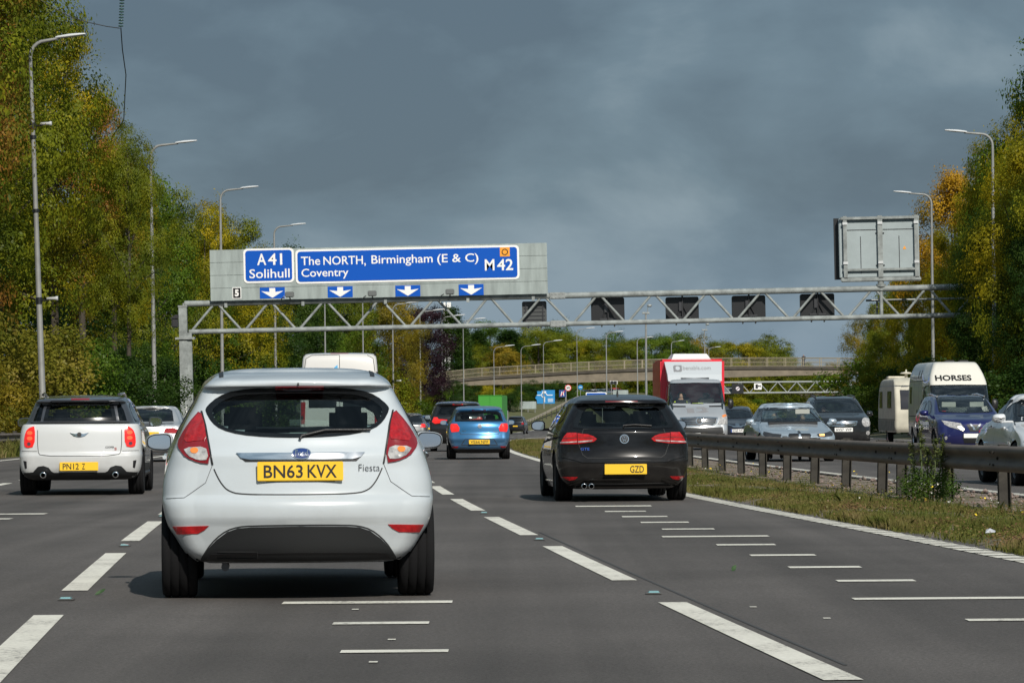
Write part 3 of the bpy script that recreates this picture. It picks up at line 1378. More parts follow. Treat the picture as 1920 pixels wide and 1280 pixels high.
        u.build('underbody', M_under, s.root)
        return s.root


def rows_rear(W, H, zb=.17, kind='hatch'):
    b = {'hatch': [(.12, .28, .70, .1, .12), (.17, .14, .80, .12, .14), (.24, .05, .90, .12, .15), (.32, .02, .955, .14, .17), (.38, .0, .985, .14, .17), (.43, .02, .995, .14, .18), (.5, .06, 1.0, .12, .18),
                   (.61, .08, .97, .12, .17), (.675, .11, .93, .12, .16), (.75, .20, .86, .11, .15), (.86, .32, .76, .1, .14), (.91, .38, .71, .1, .13), (.925, .30, .69, .08, .14), (.95, .32, .655, .08, .2), (.972, .55, .60, .1, .2),
                   (.988, .9, .5, .1, .2), (1.0, 1.35, .28, .1, .15)],
         'suv': [(.16, .26, .72, .1, .1), (.2, .12, .84, .12, .14), (.28, .04, .93, .12, .15), (.38, .0, .985, .12, .16), (.45, .0, 1.0, .12, .16), (.52, .04, 1.0, .1, .17), (.62, .05, .98, .1, .16), (.69, .08, .95, .1, .15),
                 (.76, .13, .89, .1, .14), (.88, .22, .81, .1, .13), (.925, .27, .77, .1, .12), (.935, .18, .75, .08, .14), (.962, .2, .72, .08, .18), (.98, .5, .66, .1, .2), (.992, .9, .52, .1, .2), (1.0, 1.4, .3, .1, .15)],
         'saloon': [(.14, .26, .72, .1, .12), (.19, .1, .84, .12, .15), (.28, .03, .95, .13, .17), (.36, 0, .985, .13, .18), (.44, .02, 1.0, .13, .18), (.55, .05, .98, .13, .18), (.62, .07, .95, .13, .18), (.655, .12, .91, .12, .17),
                    (.68, .38, .86, .12, .16), (.70, .62, .83, .1, .15), (.78, .85, .77, .1, .15), (.87, 1.12, .70, .1, .15), (.94, 1.4, .63, .1, .15), (.975, 1.65, .56, .1, .2), (.992, 1.95, .42, .1, .2), (1.0, 2.3, .25, .1, .15)]}[kind]
    return [(z * H, y, w_ * W, c, r) for z, y, w_, c, r in b]


def rows_front(L, W, H, kind='hatch'):
    b = {'hatch': [(.12, .12, .8, .2, .15), (.2, .03, .93, .22, .2), (.32, 0, .97, .24, .22), (.42, .02, .97, .25, .25), (.48, .08, .96, .25, .25), (.54, .28, .94, .22, .25), (.60, .62, .91, .2, .2), (.65, .92, .89, .15, .2),
                   (.68, 1.05, .87, .12, .15), (.76, 1.32, .80, .12, .15), (.86, 1.65, .73, .12, .15), (.93, 1.92, .67, .12, .15), (.97, 2.2, .60, .1, .2), (.988, 2.45, .5, .1, .2), (1.0, 2.7, .28, .1, .15)],
         'saloon': [(.13, .12, .8, .2, .15), (.22, .03, .94, .22, .2), (.33, 0, .98, .24, .22), (.43, .03, .98, .25, .25), (.475, .1, .965, .25, .25), (.52, .28, .95, .22, .25), (.58, .68, .93, .2, .2), (.635, 1.15, .90, .15, .2),
                    (.665, 1.42, .87, .12, .15), (.73, 1.68, .81, .12, .15), (.82, 1.98, .74, .12, .15), (.91, 2.3, .67, .12, .15), (.965, 2.6, .59, .1, .2), (.988, 2.9, .48, .1, .2), (1.0, 3.2, .25, .1, .15)],
         'suv': [(.16, .14, .8, .2, .15), (.22, .04, .92, .2, .18), (.34, 0, .97, .2, .2), (.48, .01, .98, .22, .22), (.55, .05, .97, .22, .24), (.60, .2, .96, .2, .25), (.645, .6, .94, .18, .2), (.685, .98, .92, .15, .18),
                 (.71, 1.1, .90, .12, .15), (.79, 1.38, .85, .12, .15), (.88, 1.68, .79, .12, .15), (.94, 1.92, .74, .12, .15), (.972, 2.15, .67, .1, .2), (.99, 2.4, .52, .1, .2), (1.0, 2.7, .3, .1, .15)]}[kind]
    return [(z * H, L - y, w_ * W, c, r) for z, y, w_, c, r in b]


def rows_mid(W, H, kind='hatch'):
    k = {'hatch': [(.12, .92), (.28, .98), (.45, 1.0), (.62, .98), (.69, .94), (.78, .87), (.88, .79), (.95, .73), (.975, .68), (.99, .56), (1.0, .3)],
         'saloon': [(.13, .92), (.28, .98), (.45, 1.0), (.61, .98), (.67, .94), (.76, .86), (.87, .77), (.94, .70), (.975, .64), (.99, .52), (1.0, .27)],
         'suv': [(.16, .92), (.3, .98), (.48, 1.0), (.62, .985), (.7, .96), (.8, .90), (.9, .83), (.955, .77), (.98, .70), (.99, .58), (1.0, .32)]}[kind]
    return [(z * H, w_ * W) for z, w_ in k]


def tail_pair(c, poly, m=None, name='tail_light', **k):
    return c.patch(name, poly, 'rear', m or M_red, off=.012, mirror=True, deep=.016, res=.025, **k)


# ------------------------------------------------ white hatchback right ahead
P_white = paint('white', (.49, .535, .565), rough=.3)
c = Car('hatchback', 'white hatchback with yellow plate BN63 KVX, nearest car, in the middle lane', 'car', 'cars heading away', 3.9,
        [(.225, .24, .58, .06, .12), (.245, .13, .64, .10, .13), (.30, .07, .70, .12, .14), (.38, .045, .755, .14, .16), (.455, .03, .80, .15, .16), (.52, .0, .82, .16, .18), (.575, .0, .83, .17, .18), (.615, .015, .835, .17, .19),
         (.645, .055, .835, .15, .2), (.70, .065, .832, .15, .2), (.80, .075, .812, .15, .2), (.885, .085, .782, .14, .19), (.93, .12, .765, .14, .17), (1.0, .155, .735, .13, .16), (1.1, .24, .69, .12, .15), (1.2, .325, .635, .12, .14),
         (1.27, .39, .602, .1, .13), (1.297, .415, .585, .1, .12), (1.312, .335, .58, .08, .14), (1.338, .335, .555, .08, .2), (1.37, .46, .525, .1, .2), (1.395, .65, .485, .1, .2), (1.415, .95, .42, .1, .2), (1.427, 1.25, .30, .1, .15), (1.43, 1.4, .16, .08, .1)],
        rows_front(3.9, .84, 1.43), [(.225, .79), (.4, .83), (.65, .848), (.88, .825), (1.0, .77), (1.1, .715), (1.2, .66), (1.3, .605), (1.338, .585), (1.37, .55), (1.395, .505), (1.415, .43), (1.427, .31), (1.43, .17)],
        P_white, 21.7, 559, (559, 308, 1.15), ns=84, nr=26, step=.028)
fiesta = c
win = c.sym([(559, 721), (500, 722), (440, 727), (408, 738), (387, 757), (384, 766), (396, 787), (414, 801), (450, 811), (500, 815.5), (559, 817)])
inn = c.sym([(559, 733), (500, 734), (447, 736), (420, 745), (401, 759), (397, 768), (404, 785), (420, 797), (452, 805), (500, 808), (559, 809.5)])
c.window('rear_window', chaikin(win, 1), 'rear', G_rear, .05, inner=chaikin(inn, 1), smooth=0)
tl = tail_pair(c, chaikin(c.P([(376, 764), (384, 795), (397, 865), (372, 862), (350, 853), (337, 840), (333, 827), (345, 803), (361, 781)]), 1), M_red2)
c.patch('lower_lens', chaikin(c.P([(345, 837), (386, 833), (393, 857), (372, 858), (352, 849)]), 1), 'rear', M_clr, off=.017, mirror=True, parent=tl, res=.02)
c.patch('indicator_bulb', c.P(ell(365, 842, 7, 5)), 'rear', M_amb, off=.020, mirror=True, parent=tl, res=.02)
c.patch('outer_lens', chaikin(c.P([(377, 768), (383, 793), (388, 822), (371, 822), (345, 826), (352, 803), (363, 784)]), 1), 'rear', M_red, off=.0165, mirror=True, parent=tl, res=.02)
c.patch('lens_edge', chaikin(c.P([(379, 766), (387, 795), (400, 866), (397, 866), (384, 795), (376, 766)]), 0), 'rear', M_blk, off=.008, mirror=True, parent=tl, res=.02)
c.seam(chaikin(c.P([(398, 867), (406, 886), (415, 902), (427, 915), (450, 922), (559, 923), (668, 922), (691, 915), (703, 902), (712, 886), (720, 867)]), 2, False), 'rear', .008)
c.seam(c.P([(310, 930), (345, 928), (385, 900), (398, 867)]), 'rear', .003, mirror=True)
c.patch('chrome_strip', c.P([(443, 845.5), (675, 845.5), (684, 845.5), (676, 853), (660, 857), (470, 857), (452, 854)]), 'rear', M_chr, off=.012, deep=.014)
c.patch('strip_painted_shadow', c.P([(452, 855), (470, 858.2), (660, 858.2), (676, 854), (668, 861), (460, 861)]), 'rear', M_blk, off=.003)  # black patch paints the shadow along the underside of the chrome strip
bd = c.patch('badge_rim', c.P(ell(565, 848, 18, 9.2, 28)), 'rear', M_chr, off=.018, deep=.02, res=.012)
c.patch('badge_field', c.P(ell(565, 848, 16, 7.6, 28)), 'rear', mat('badge_blue', (.012, .035, .16), .2, coat=1), off=.0205, parent=bd, res=.012)
q = c.P([(553, 852), (577, 844)])
c.text('badge_script', 'Ford', q[0][0], q[1][0], q[0][1], q[1][1], 'rear', M_chr, off=.024, parent=bd)
q = c.P([(482, 897), (643, 861)])
c.plate('BN63 KVX', (q[0][0] + q[1][0]) / 2, (q[0][1] + q[1][1]) / 2, q[1][0] - q[0][0], q[1][1] - q[0][1], 'rear', M_yel, parts=[('BN63', .075, .53), ('KVX', .585, .925)])
c.patch('plate_surround', c.P(rect(499, 627, 893, 899)), 'rear', M_blk, off=.006)
q = c.P([(672, 880), (712, 867)])
c.text('model_script', 'Fiesta', q[0][0], q[1][0], q[0][1], q[1][1], 'rear', M_rimd, off=.008, bold=-.01)
c.patch('reflector', chaikin(c.P([(323, 982), (391, 980), (383, 988), (370, 995), (331, 996)]), 0), 'rear', M_red, off=.006, mirror=True, res=.02)
c.patch('bumper_insert', c.sym([(559, 982), (470, 983), (445, 985), (425, 992), (405, 1007), (388, 1025), (374, 1046), (420, 1046), (559, 1046)]), 'rear', M_dgrey, off=.008, deep=.012)
c.patch('lower_lip', c.sym([(559, 1030), (440, 1031), (395, 1033), (382, 1045), (420, 1046), (559, 1046)]), 'rear', M_blk, off=.011, deep=.012)
c.seam(c.P(rect(405, 482, 1028, 1041)), 'rear', .006, closed=True, off=.013)
c.seam(chaikin(c.P([(372, 1050), (387, 1024), (404, 1004), (424, 989), (446, 982), (470, 980), (559, 979), (648, 980), (672, 982), (694, 989), (714, 1004), (731, 1024), (746, 1050)]), 1, False), 'rear', .008, off=.003)
c.patch('high_brake_light', c.P(rect(517, 609, 718.5, 727)), 'rear', M_red2, off=.006, res=.02)
c.bar('rear_wiper', c.P([(562, 822), (566, 815), (610, 806), (695, 806)]), 'rear', .009, M_blk, off=.02)
c.bar('washer_nozzle', c.P([(559, 715), (562, 715)]), 'rear', .008, M_blk, off=.008)
for sg in (-1, 1):
    c.seam([(sg * .47, .60), (sg * .475, .9), (sg * .49, 2.0)], 'top', .028, m=M_blk, name='roof_strip', off=.004)
    sd = 'left' if sg < 0 else 'right'
    c.window('side_window', [(.85, 1.02), (1.1, 1.25), (1.35, 1.30), (1.9, 1.30), (2.35, 1.12), (2.6, .97), (1.7, .94)], sd, G_dark, .03)
    c.seam([(1.7, .3), (1.72, .94)], sd)
    c.bar('door_handle', [(1.45, .86), (1.6, .87)], sd, .014, P_white, off=.02)
c.window('windscreen', c.sym([(559, 733), (480, 734), (400, 750), (372, 800), (420, 806), (559, 810)], sc=300), 'front', G_scr, .03)
c.wheels((.66, 3.14), .30, .215, .735, rim=M_rim)
c.mirror(.905, 2.3, .955, .088, .058)
c.interior(1.65, .93, .66, 1.4, dash_y=2.75, rear=.95, dash_z=.83)
mb = MB()
mb.box((0, 1.95, 1.28), (.24, .02, .06), bev=.02)
mb.build('cabin_mirror', M_blk, c.root)
mb = MB()
mb.tube([(-.45, .30, .20), (-.45, .6, .20)], .025, 10)
mb.build('exhaust_pipe', M_rimd, c.root)
mb = MB()
mb.box((.12, 2.72, 1.0), (.30, .12, .02), rz=0)
mb.build('dashboard_paper', mat('pale_paper', (.5, .66, .62), .8), c.root)
c.finish()

# ------------------------------------------------ black hatchback on the right
P_black = paint('black', (.004, .004, .005), rough=.25, coat=.55)
c = Car('hatchback', 'black hatchback with twin exhausts on one side, in the lane beside the grass reserve', 'car', 'cars heading away', 4.25,
        [(.16, .30, .62, .08, .1), (.21, .16, .72, .1, .12), (.29, .07, .79, .12, .15), (.38, .03, .83, .13, .17), (.47, .0, .85, .14, .18), (.53, .0, .855, .14, .18), (.575, .03, .857, .13, .18), (.7, .06, .855, .12, .18), (.82, .07, .84, .12, .17),
         (.90, .08, .82, .12, .16), (.955, .12, .795, .12, .16), (1.0, .16, .77, .11, .15), (1.1, .25, .715, .11, .14), (1.2, .34, .655, .1, .13), (1.262, .40, .62, .1, .13), (1.275, .31, .61, .08, .15), (1.31, .32, .58, .08, .2), (1.34, .5, .545, .1, .2),
         (1.37, .8, .47, .1, .2), (1.388, 1.2, .36, .1, .2), (1.394, 1.5, .2, .08, .12)],
        rows_front(4.25, .87, 1.394), [(.16, .80), (.4, .855), (.6, .87), (.85, .85), (.96, .82), (1.1, .75), (1.2, .69), (1.28, .64), (1.31, .61), (1.34, .57), (1.37, .49), (1.388, .38), (1.394, .22)],
        P_black, 46.1, 1171, (1174.5, 143, 1.2), ns=80, nr=20, step=.03)
c.window('rear_window', c.sym([(1174.5, 756.5), (1120, 757.5), (1104, 760), (1094, 768), (1083, 795), (1082, 803), (1110, 805), (1174.5, 805.5)]), 'rear', G_rear, .05,
         inner=c.sym([(1174.5, 764), (1120, 764), (1108, 767), (1100, 776), (1092, 796), (1092, 799), (1115, 800.5), (1174.5, 801)]), smooth=0)
o1 = tail_pair(c, c.P([(1058.5, 832), (1064, 820), (1070.5, 811.5), (1087.5, 811.5), (1088.6, 832)]), M_tail)
o2 = tail_pair(c, c.P([(1089.6, 832), (1089, 812.5), (1108, 814.5), (1118, 818), (1124.4, 823), (1119, 828)]), M_tail)
c.patch('light_strip', c.P([(1059, 828.5), (1088, 827), (1088, 829), (1058.8, 830.5)]), 'rear', M_clr, off=.016, mirror=True, parent=o1, res=.02)
c.patch('light_strip', c.P([(1090, 827), (1117, 825), (1115, 827.5), (1090, 829.5)]), 'rear', M_clr, off=.016, mirror=True, parent=o2, res=.02)
bd = c.patch('badge_rim', c.P(ell(1174.5, 823.5, 8.4, 8.4, 26)), 'rear', M_chr, off=.02, deep=.02, res=.015)
c.patch('badge_field', c.P(ell(1174.5, 823.5, 7.0, 7.0, 26)), 'rear', M_rimd, off=.0225, parent=bd, res=.015)
mb = MB()
for (a, b) in (((-5.4, -4.2), (-1.6, 4.8)), ((-1.6, 4.8), (0, 1.2)), ((0, 1.2), (1.6, 4.8)), ((1.6, 4.8), (5.4, -4.2)), ((-2.1, -6.2), (0, -1.2)), ((0, -1.2), (2.1, -6.2))):
    pa, pb = c.P([(1174.5 + a[0], 823.5 + a[1]), (1174.5 + b[0], 823.5 + b[1])])
    A, B = c.ray(pa, 'rear'), c.ray(pb, 'rear')
    mb.tube([A[0] + A[1] * .026, B[0] + B[1] * .026], .0075, 5)
mb.build('badge_letters', M_chr, bd)
q = c.P([(1137, 888.5), (1215, 869.5)])
c.patch('plate_recess', c.P([(1127, 889), (1138, 868), (1212, 868), (1223, 889)]), 'rear', M_dgrey, off=.004)
c.plate('', (q[0][0] + q[1][0]) / 2, (q[0][1] + q[1][1]) / 2, q[1][0] - q[0][0], q[1][1] - q[0][1], 'rear', M_yel, parts=[('GZD', .60, .93)])
c.seam(c.P([(1062, 822), (1088, 820.5)]), 'rear', .006, mirror=True, off=.0165, name='lens_divider')
c.seam(c.P([(1090, 820.5), (1120, 821.5)]), 'rear', .006, mirror=True, off=.0165, name='lens_divider')
c.seam(c.sym([(1174.5, 805), (1100, 805), (1091, 833), (1098, 852), (1106, 858), (1174.5, 859)]), 'rear', .007, closed=False)
c.patch('bumper_crease', c.sym([(1174.5, 863), (1100, 862), (1060, 852), (1060, 857), (1098, 866), (1174.5, 867)]), 'rear', P_black, off=.012, deep=.012)
c.patch('reflector', c.P([(1058, 893), (1089, 893), (1084, 897.5), (1073.8, 899.3)]), 'rear', M_red, off=.007, mirror=True, res=.02)
c.patch('bumper_insert', c.sym([(1174.5, 906), (1100, 905), (1075, 912), (1092, 920), (1174.5, 921)]), 'rear', M_dgrey, off=.006)
c.seam(c.sym([(1174.5, 897), (1105, 897), (1085, 903), (1068, 911)]), 'rear', .02, m=P_black, name='bumper_line', off=.012)
for px in (1099.5, 1113):
    (xx, zz), = c.P([(px, 910)])
    mb = MB()
    mb.lathe([(-.02, .036), (-.05, .036), (-.05, .029)], 20, 'y', (xx, .09, zz))
    mb.lathe([(-.048, .029), (.1, .028), (.1, .001)], 20, 'y', (xx, .09, zz), mi=1)
    mb.build('exhaust_pipe', [M_chr, M_under], c.root)
q = c.P([(1094.5, 844), (1110.5, 839)])
c.text('model_badge', 'GTE', q[0][0], q[1][0], q[0][1], q[1][1], 'rear', mat('badge_lightblue', (.05, .12, .5), .3, .3), off=.008)
c.patch('high_brake_light', c.P(rect(1143, 1203, 753, 755.5)), 'rear', mat('unlit_red', (.12, .006, .008), .2, coat=1), off=.006, res=.02)
c.bar('rear_wiper', c.P([(1174, 804), (1173, 800), (1195, 799), (1226, 801)]), 'rear', .011, M_blk, off=.02)
mb = MB()
mb.prism([(-.012, 0), (.012, 0), (.003, .075), (-.003, .075)], 1.0, 1.12)
o = mb.build('roof_aerial', M_blk, c.root)
o.location.z = 1.37
for sg in (-1, 1):
    sd = 'left' if sg < 0 else 'right'
    c.window('side_window', [(.62, 1.02), (.9, 1.22), (1.2, 1.27), (1.62, 1.285), (1.62, .95)], sd, G_dark, .025)
    c.window('side_window', [(1.68, .95), (1.68, 1.285), (2.1, 1.27), (2.55, 1.08), (2.8, .95)], sd, G_dark, .025)
    c.seam([(1.65, .32), (1.65, .95)], sd)
    c.seam([(2.75, .35), (2.85, .93)], sd)
    c.seam([(.3, .84), (1.5, .80), (3.2, .74)], sd, .02, m=P_black, name='side_crease', off=.008)
    c.bar('door_handle', [(1.75, .80), (1.95, .80)], sd, .014, P_black, off=.02)
    c.bar('door_handle', [(.95, .82), (1.12, .82)], sd, .014, P_black, off=.02)
    c.bar('sill_trim', [(1.0, .25), (3.0, .24)], sd, .022, M_chr, off=.0)
c.window('windscreen', [(-.56, 1.26), (.56, 1.26), (.72, .97), (-.72, .97)], 'front', G_scr, .04)
c.wheels((.80, 3.43), .318, .225, .745, rim=M_rimd, spokes=5)
c.mirror(.965, 2.45, .98, .095, .068, P_black)
c.interior(1.75, .92, .68, 1.35, dash_y=2.85, rear=1.0, dash_z=.82)
c.finish()

# ------------------------------------------------ white two-tone car at far left
P_w2 = paint('cream_white', (.56, .575, .58), rough=.35)
P_slate = paint('slate', (.045, .05, .06), .2, rough=.3)
c = Car('hatchback', 'tall white hatchback with dark roof and twin round exhausts, near the left edge', 'car', 'cars heading away', 4.1,
        [(.22, .27, .70, .08, .12), (.27, .12, .80, .1, .14), (.33, .05, .85, .12, .16), (.42, .01, .88, .13, .2), (.52, 0, .89, .13, .22), (.585, .0, .893, .13, .22), (.62, .03, .892, .12, .22), (.75, .04, .89, .12, .22), (.90, .05, .88, .12, .22), (.98, .065, .865, .12, .22),
         (1.035, .09, .84, .12, .2), (1.055, .125, .80, .12, .2), (1.15, .165, .755, .11, .2), (1.28, .235, .70, .1, .18), (1.352, .28, .665, .1, .16), (1.365, .17, .65, .08, .16), (1.40, .18, .625, .08, .2), (1.43, .45, .58, .1, .2), (1.452, .85, .48, .1, .2),
         (1.462, 1.2, .36, .1, .2), (1.466, 1.5, .2, .08, .12)],
        rows_front(4.1, .89, 1.466, 'suv'), [(.22, .84), (.4, .89), (.6, .905), (.9, .885), (1.04, .84), (1.15, .79), (1.28, .735), (1.36, .69), (1.40, .665), (1.43, .62), (1.452, .51), (1.462, .39), (1.466, .22)],
        [P_w2, P_slate], 52.0, 148, (147.6, 128.9, 1.17), ns=70, nr=18, step=.034, zsplit=1.045)
c.window('rear_window', c.sym([(147.6, 741), (95.5, 741), (88, 744), (84, 755), (79, 779), (147.6, 779.5)]), 'rear', G_rear, .05, smooth=0)
for sg in (-1, 1):
    c.patch('quarter_window', [(sg * a, b) for a, b in c.P([(74, 779), (79, 752), (74, 745), (66, 760), (60, 779)])], 'rear', G_dark, off=.004, res=.03)
tl = tail_pair(c, chaikin(c.P([(43.5, 824), (44.5, 806), (49, 795), (57, 789.5), (64.5, 789), (63.4, 826.5), (48.8, 829.5)]), 1), M_lit)
for zz in (801, 811):
    c.patch('bulb', c.P(ell(54.5, zz, 5, 3.6)), 'rear', M_litc, off=.017, mirror=True, parent=tl, res=.03)
c.patch('reverse_bulb', c.P(ell(53, 821.5, 3.2, 3.2)), 'rear', mat('dark_lens', (.10, .04, .06), .2, coat=1), off=.017, mirror=True, parent=tl, res=.03)
c.seam(chaikin(c.P([(69, 782), (69, 836), (75, 844), (147.6, 844.5), (219, 844), (226, 836), (226, 782)]), 1, False), 'rear', .009)
c.seam(c.sym([(147.6, 781.5), (100, 781.5), (55, 782.5)]), 'rear', .02, m=M_blk, name='waist_trim')
c.seam(c.P([(38, 835), (68, 835.5)]), 'rear', .007, mirror=True)
em = c.patch('wing_badge', c.P([(130, 801), (140, 803), (147.6, 801), (155, 803), (165, 801), (158, 807), (150, 809), (145, 809), (137, 807)]), 'rear', M_chr, off=.012, deep=.014, res=.02)
c.patch('badge_centre', c.P(ell(147.6, 804.5, 4.2, 4.2)), 'rear', M_blk, off=.018, parent=em, res=.02)
q = c.P([(111, 872), (183, 855.8)])
c.plate('', (q[0][0] + q[1][0]) / 2, (q[0][1] + q[1][1]) / 2, q[1][0] - q[0][0], q[1][1] - q[0][1], 'rear', M_yel, parts=[('PN12', .08, .50), ('Z', .58, .66)])
q = c.P([(196, 830), (212, 826.5)])
c.text('model_script', 'COOPER', q[0][0], q[1][0], q[0][1], q[1][1], 'rear', M_rimd, off=.007)
q = c.P([(212.5, 834), (217, 829)])
c.text('model_letter', 'S', q[0][0], q[1][0], q[0][1], q[1][1], 'rear', mat('script_red', (.4, .06, .05), .4), off=.007)
c.patch('bumper_vent', c.P([(42, 853), (48, 854), (48.5, 867), (45, 868)]), 'rear', M_blk, off=.005, mirror=True, res=.02)
c.patch('bumper_insert', c.sym([(147.6, 875.5), (100, 875.5), (95, 873), (90, 866), (80, 862.5), (70, 864), (64, 870), (60, 874.5), (36, 876), (40, 890), (70, 896), (147.6, 897)]), 'rear', M_dgrey, off=.01, deep=.012)
c.patch('lower_grille', c.sym([(147.6, 886), (96, 886), (93, 893), (147.6, 894)]), 'rear', M_blk, off=.014)
for sg in (-1, 1):
    (xx, zz), = c.P([(147.6 - sg * 67.5, 880)])
    mb = MB()
    mb.lathe([(.03, .046), (-.03, .046), (-.03, .033)], 24, 'y', (xx, .02, zz))
    mb.lathe([(-.028, .033), (.08, .032), (.08, .001)], 24, 'y', (xx, .02, zz), mi=1)
    mb.build('exhaust_pipe', [M_chr, M_under], c.root)
    c.bar('roof_rail', [(sg * .55, .5), (sg * .575, 1.2), (sg * .575, 2.2)], 'top', .022, P_slate, off=.05)
    sd = 'left' if sg < 0 else 'right'
    c.window('side_window', [(.45, 1.08), (.6, 1.33), (1.25, 1.37), (1.25, 1.06)], sd, G_dark, .02)
    c.window('side_window', [(1.32, 1.06), (1.32, 1.37), (2.1, 1.35), (2.65, 1.08)], sd, G_dark, .02)
    c.bar('door_handle', [(1.4, .93), (1.58, .93)], sd, .015, M_chr, off=.025)
    c.seam([(1.29, .35), (1.29, 1.05)], sd)
    c.bar('sill_trim', [(1.1, .30), (2.95, .30)], sd, .04, M_blk, off=0)
    c.seam([(1.1, .40), (2.9, .38)], sd, .12, m=M_dgrey, name='side_cladding', off=.008)
c.patch('high_brake_light', c.P(rect(131, 166, 736.5, 739.5)), 'rear', M_red2, off=.006, res=.02)
c.window('windscreen', [(-.6, 1.36), (.6, 1.36), (.74, 1.07), (-.74, 1.07)], 'front', G_scr, .04)
c.wheels((.78, 3.37), .32, .225, .79, rim=M_rimd, spokes=5)
c.mirror(1.0, 2.55, 1.06, .10, .075, P_slate)
c.interior(1.6, 1.0, .7, 1.4, dash_y=2.85, rear=.95, dash_z=.92)
c.finish()

# ------------------------------------------------ blue hatchback
P_mblue = paint('metal_blue', (.035, .17, .36), .55, rough=.3)
k7 = 7.385


def q3(pts):
    return [(a / k7 + 740, b / k7 + 720) for a, b in pts]


W_, H_ = .80, 1.385
c = Car('hatchback', 'metallic blue hatchback with yellow plate VE66 NFF, ahead in the lane beside the reserve', 'car', 'cars heading away', 3.97, rows_rear(W_, H_), rows_front(3.97, W_, H_), rows_mid(W_ + .02, H_), P_mblue, 92.4, 898.5, (899, 72.5, 1.278), ns=60, nr=16, step=.04)
c.window('rear_window', c.P(q3([(838, 512), (852, 405), (880, 382), (1180, 374), (1450, 380), (1478, 405), (1508, 512)])), 'rear', G_rear, .045, smooth=0)
lf = q3([(778, 612), (780, 560), (795, 543), (868, 545), (905, 600), (893, 652), (795, 660)])
tail_pair(c, c.P(lf), M_lit)
bd = c.patch('badge', c.P(q3(ell(1183, 578, 32, 30))), 'rear', M_chr, off=.012, deep=.012, res=.03)
c.patch('badge_field', c.P(q3(ell(1183, 578, 20, 19))), 'rear', M_rimd, off=.016, parent=bd, res=.03)
q = c.P(q3([(1030, 826), (1318, 765)]))
c.plate('', (q[0][0] + q[1][0]) / 2, (q[0][1] + q[1][1]) / 2, q[1][0] - q[0][0], q[1][1] - q[0][1], 'rear', M_yel, parts=[('VE66', .07, .53), ('NFF', .58, .93)])
c.seam(c.P(q3([(905, 655), (915, 690), (1440, 690), (1455, 655)])), 'rear', .012)
c.patch('plate_recess', c.P(q3([(925, 838), (975, 758), (1375, 758), (1425, 838)])), 'rear', P_mblue, off=.0015)
c.seam(c.P(q3([(925, 838), (975, 758), (1375, 758), (1425, 838)])), 'rear', .016, closed=True)
c.patch('reflector', c.P(q3([(768, 858), (890, 856), (865, 876), (785, 882)])), 'rear', M_red, off=.006, mirror=True)
c.patch('bumper_insert', c.P(q3([(770, 900), (830, 892), (1530, 892), (1585, 900), (1540, 950), (1450, 972), (900, 972), (800, 950)])), 'rear', M_blk, off=.006)
c.patch('high_brake_light', c.P(q3(rect(1075, 1270, 348, 368))), 'rear', M_red2, off=.006)
q = c.P(q3([(1362, 670), (1425, 650)]))
c.text('model_badge', 'TSI', q[0][0], q[1][0], q[0][1], q[1][1], 'rear', M_chr, off=.008)
q = c.P(q3([(935, 650), (992, 636)]))
c.text('model_script', 'POLO', q[0][0], q[1][0], q[0][1], q[1][1], 'rear', M_chr, off=.008)
for sd in ('left', 'right'):
    c.window('side_window', [(.7, .98), (1.0, 1.22), (1.6, 1.27), (2.1, 1.22), (2.55, .95)], sd, G_dark, .025)
c.window('windscreen', [(-.53, 1.25), (.53, 1.25), (.68, .95), (-.68, .95)], 'front', G_scr, .04)
c.wheels((.72, 3.18), .305, .205, .70)
c.mirror(.90, 2.3, .95, .085, .06)
c.interior(1.65, .92, .64, 1.35, dash_y=2.75, rear=.95, dash_z=.82)
c.finish()

# ------------------------------------------------ dark people carrier beyond it
W_, H_ = .91, 1.64
c = Car('suv', 'dark grey SUV partly hidden behind the metallic blue hatchback', 'car', 'cars heading away', 4.5, rows_rear(W_, H_, kind='suv'), rows_front(4.5, W_, H_, 'suv'), rows_mid(W_ + .015, H_, 'suv'), paint('graphite', (.015, .016, .018), .3, rough=.3), 117, 858, (858, 57, 1.36), ns=50, nr=12, step=.05)
c.window('rear_window', c.sym(q3([(871, 293), (640, 298), (620, 320), (575, 440), (871, 445)]), sc=57), 'rear', G_dark, .05, smooth=0)
tail_pair(c, c.P(q3([(518, 520), (545, 455), (590, 455), (610, 480), (730, 490), (715, 520), (640, 535), (560, 545)])), M_lit)
c.patch('high_brake_light', c.P(q3(rect(800, 950, 274, 291))), 'rear', M_lit, off=.006)
c.patch('bumper_insert', c.P([(818, 818), (898, 818), (900, 838), (816, 838)]), 'rear', M_blk, off=.006)
c.patch('reflector', c.P([(812, 812), (826, 812), (825, 814.5), (813, 815)]), 'rear', M_red2, off=.008, mirror=True)
c.plate('', 0, .85, .52, .11, 'rear', M_yel)
for sd in ('left', 'right'):
    c.window('side_window', [(.45, 1.08), (.65, 1.42), (1.6, 1.5), (2.3, 1.42), (2.85, 1.07)], sd, G_dark, .025)
c.wheels((.85, 3.55), .345, .225, .79)
c.mirror(1.0, 2.65, 1.12, .1, .08)
c.finish()

# ------------------------------------------------ silver saloon at left
k4 = 4.922


def q2(pts):
    return [(a / k4, b / k4 + 680) for a, b in pts]


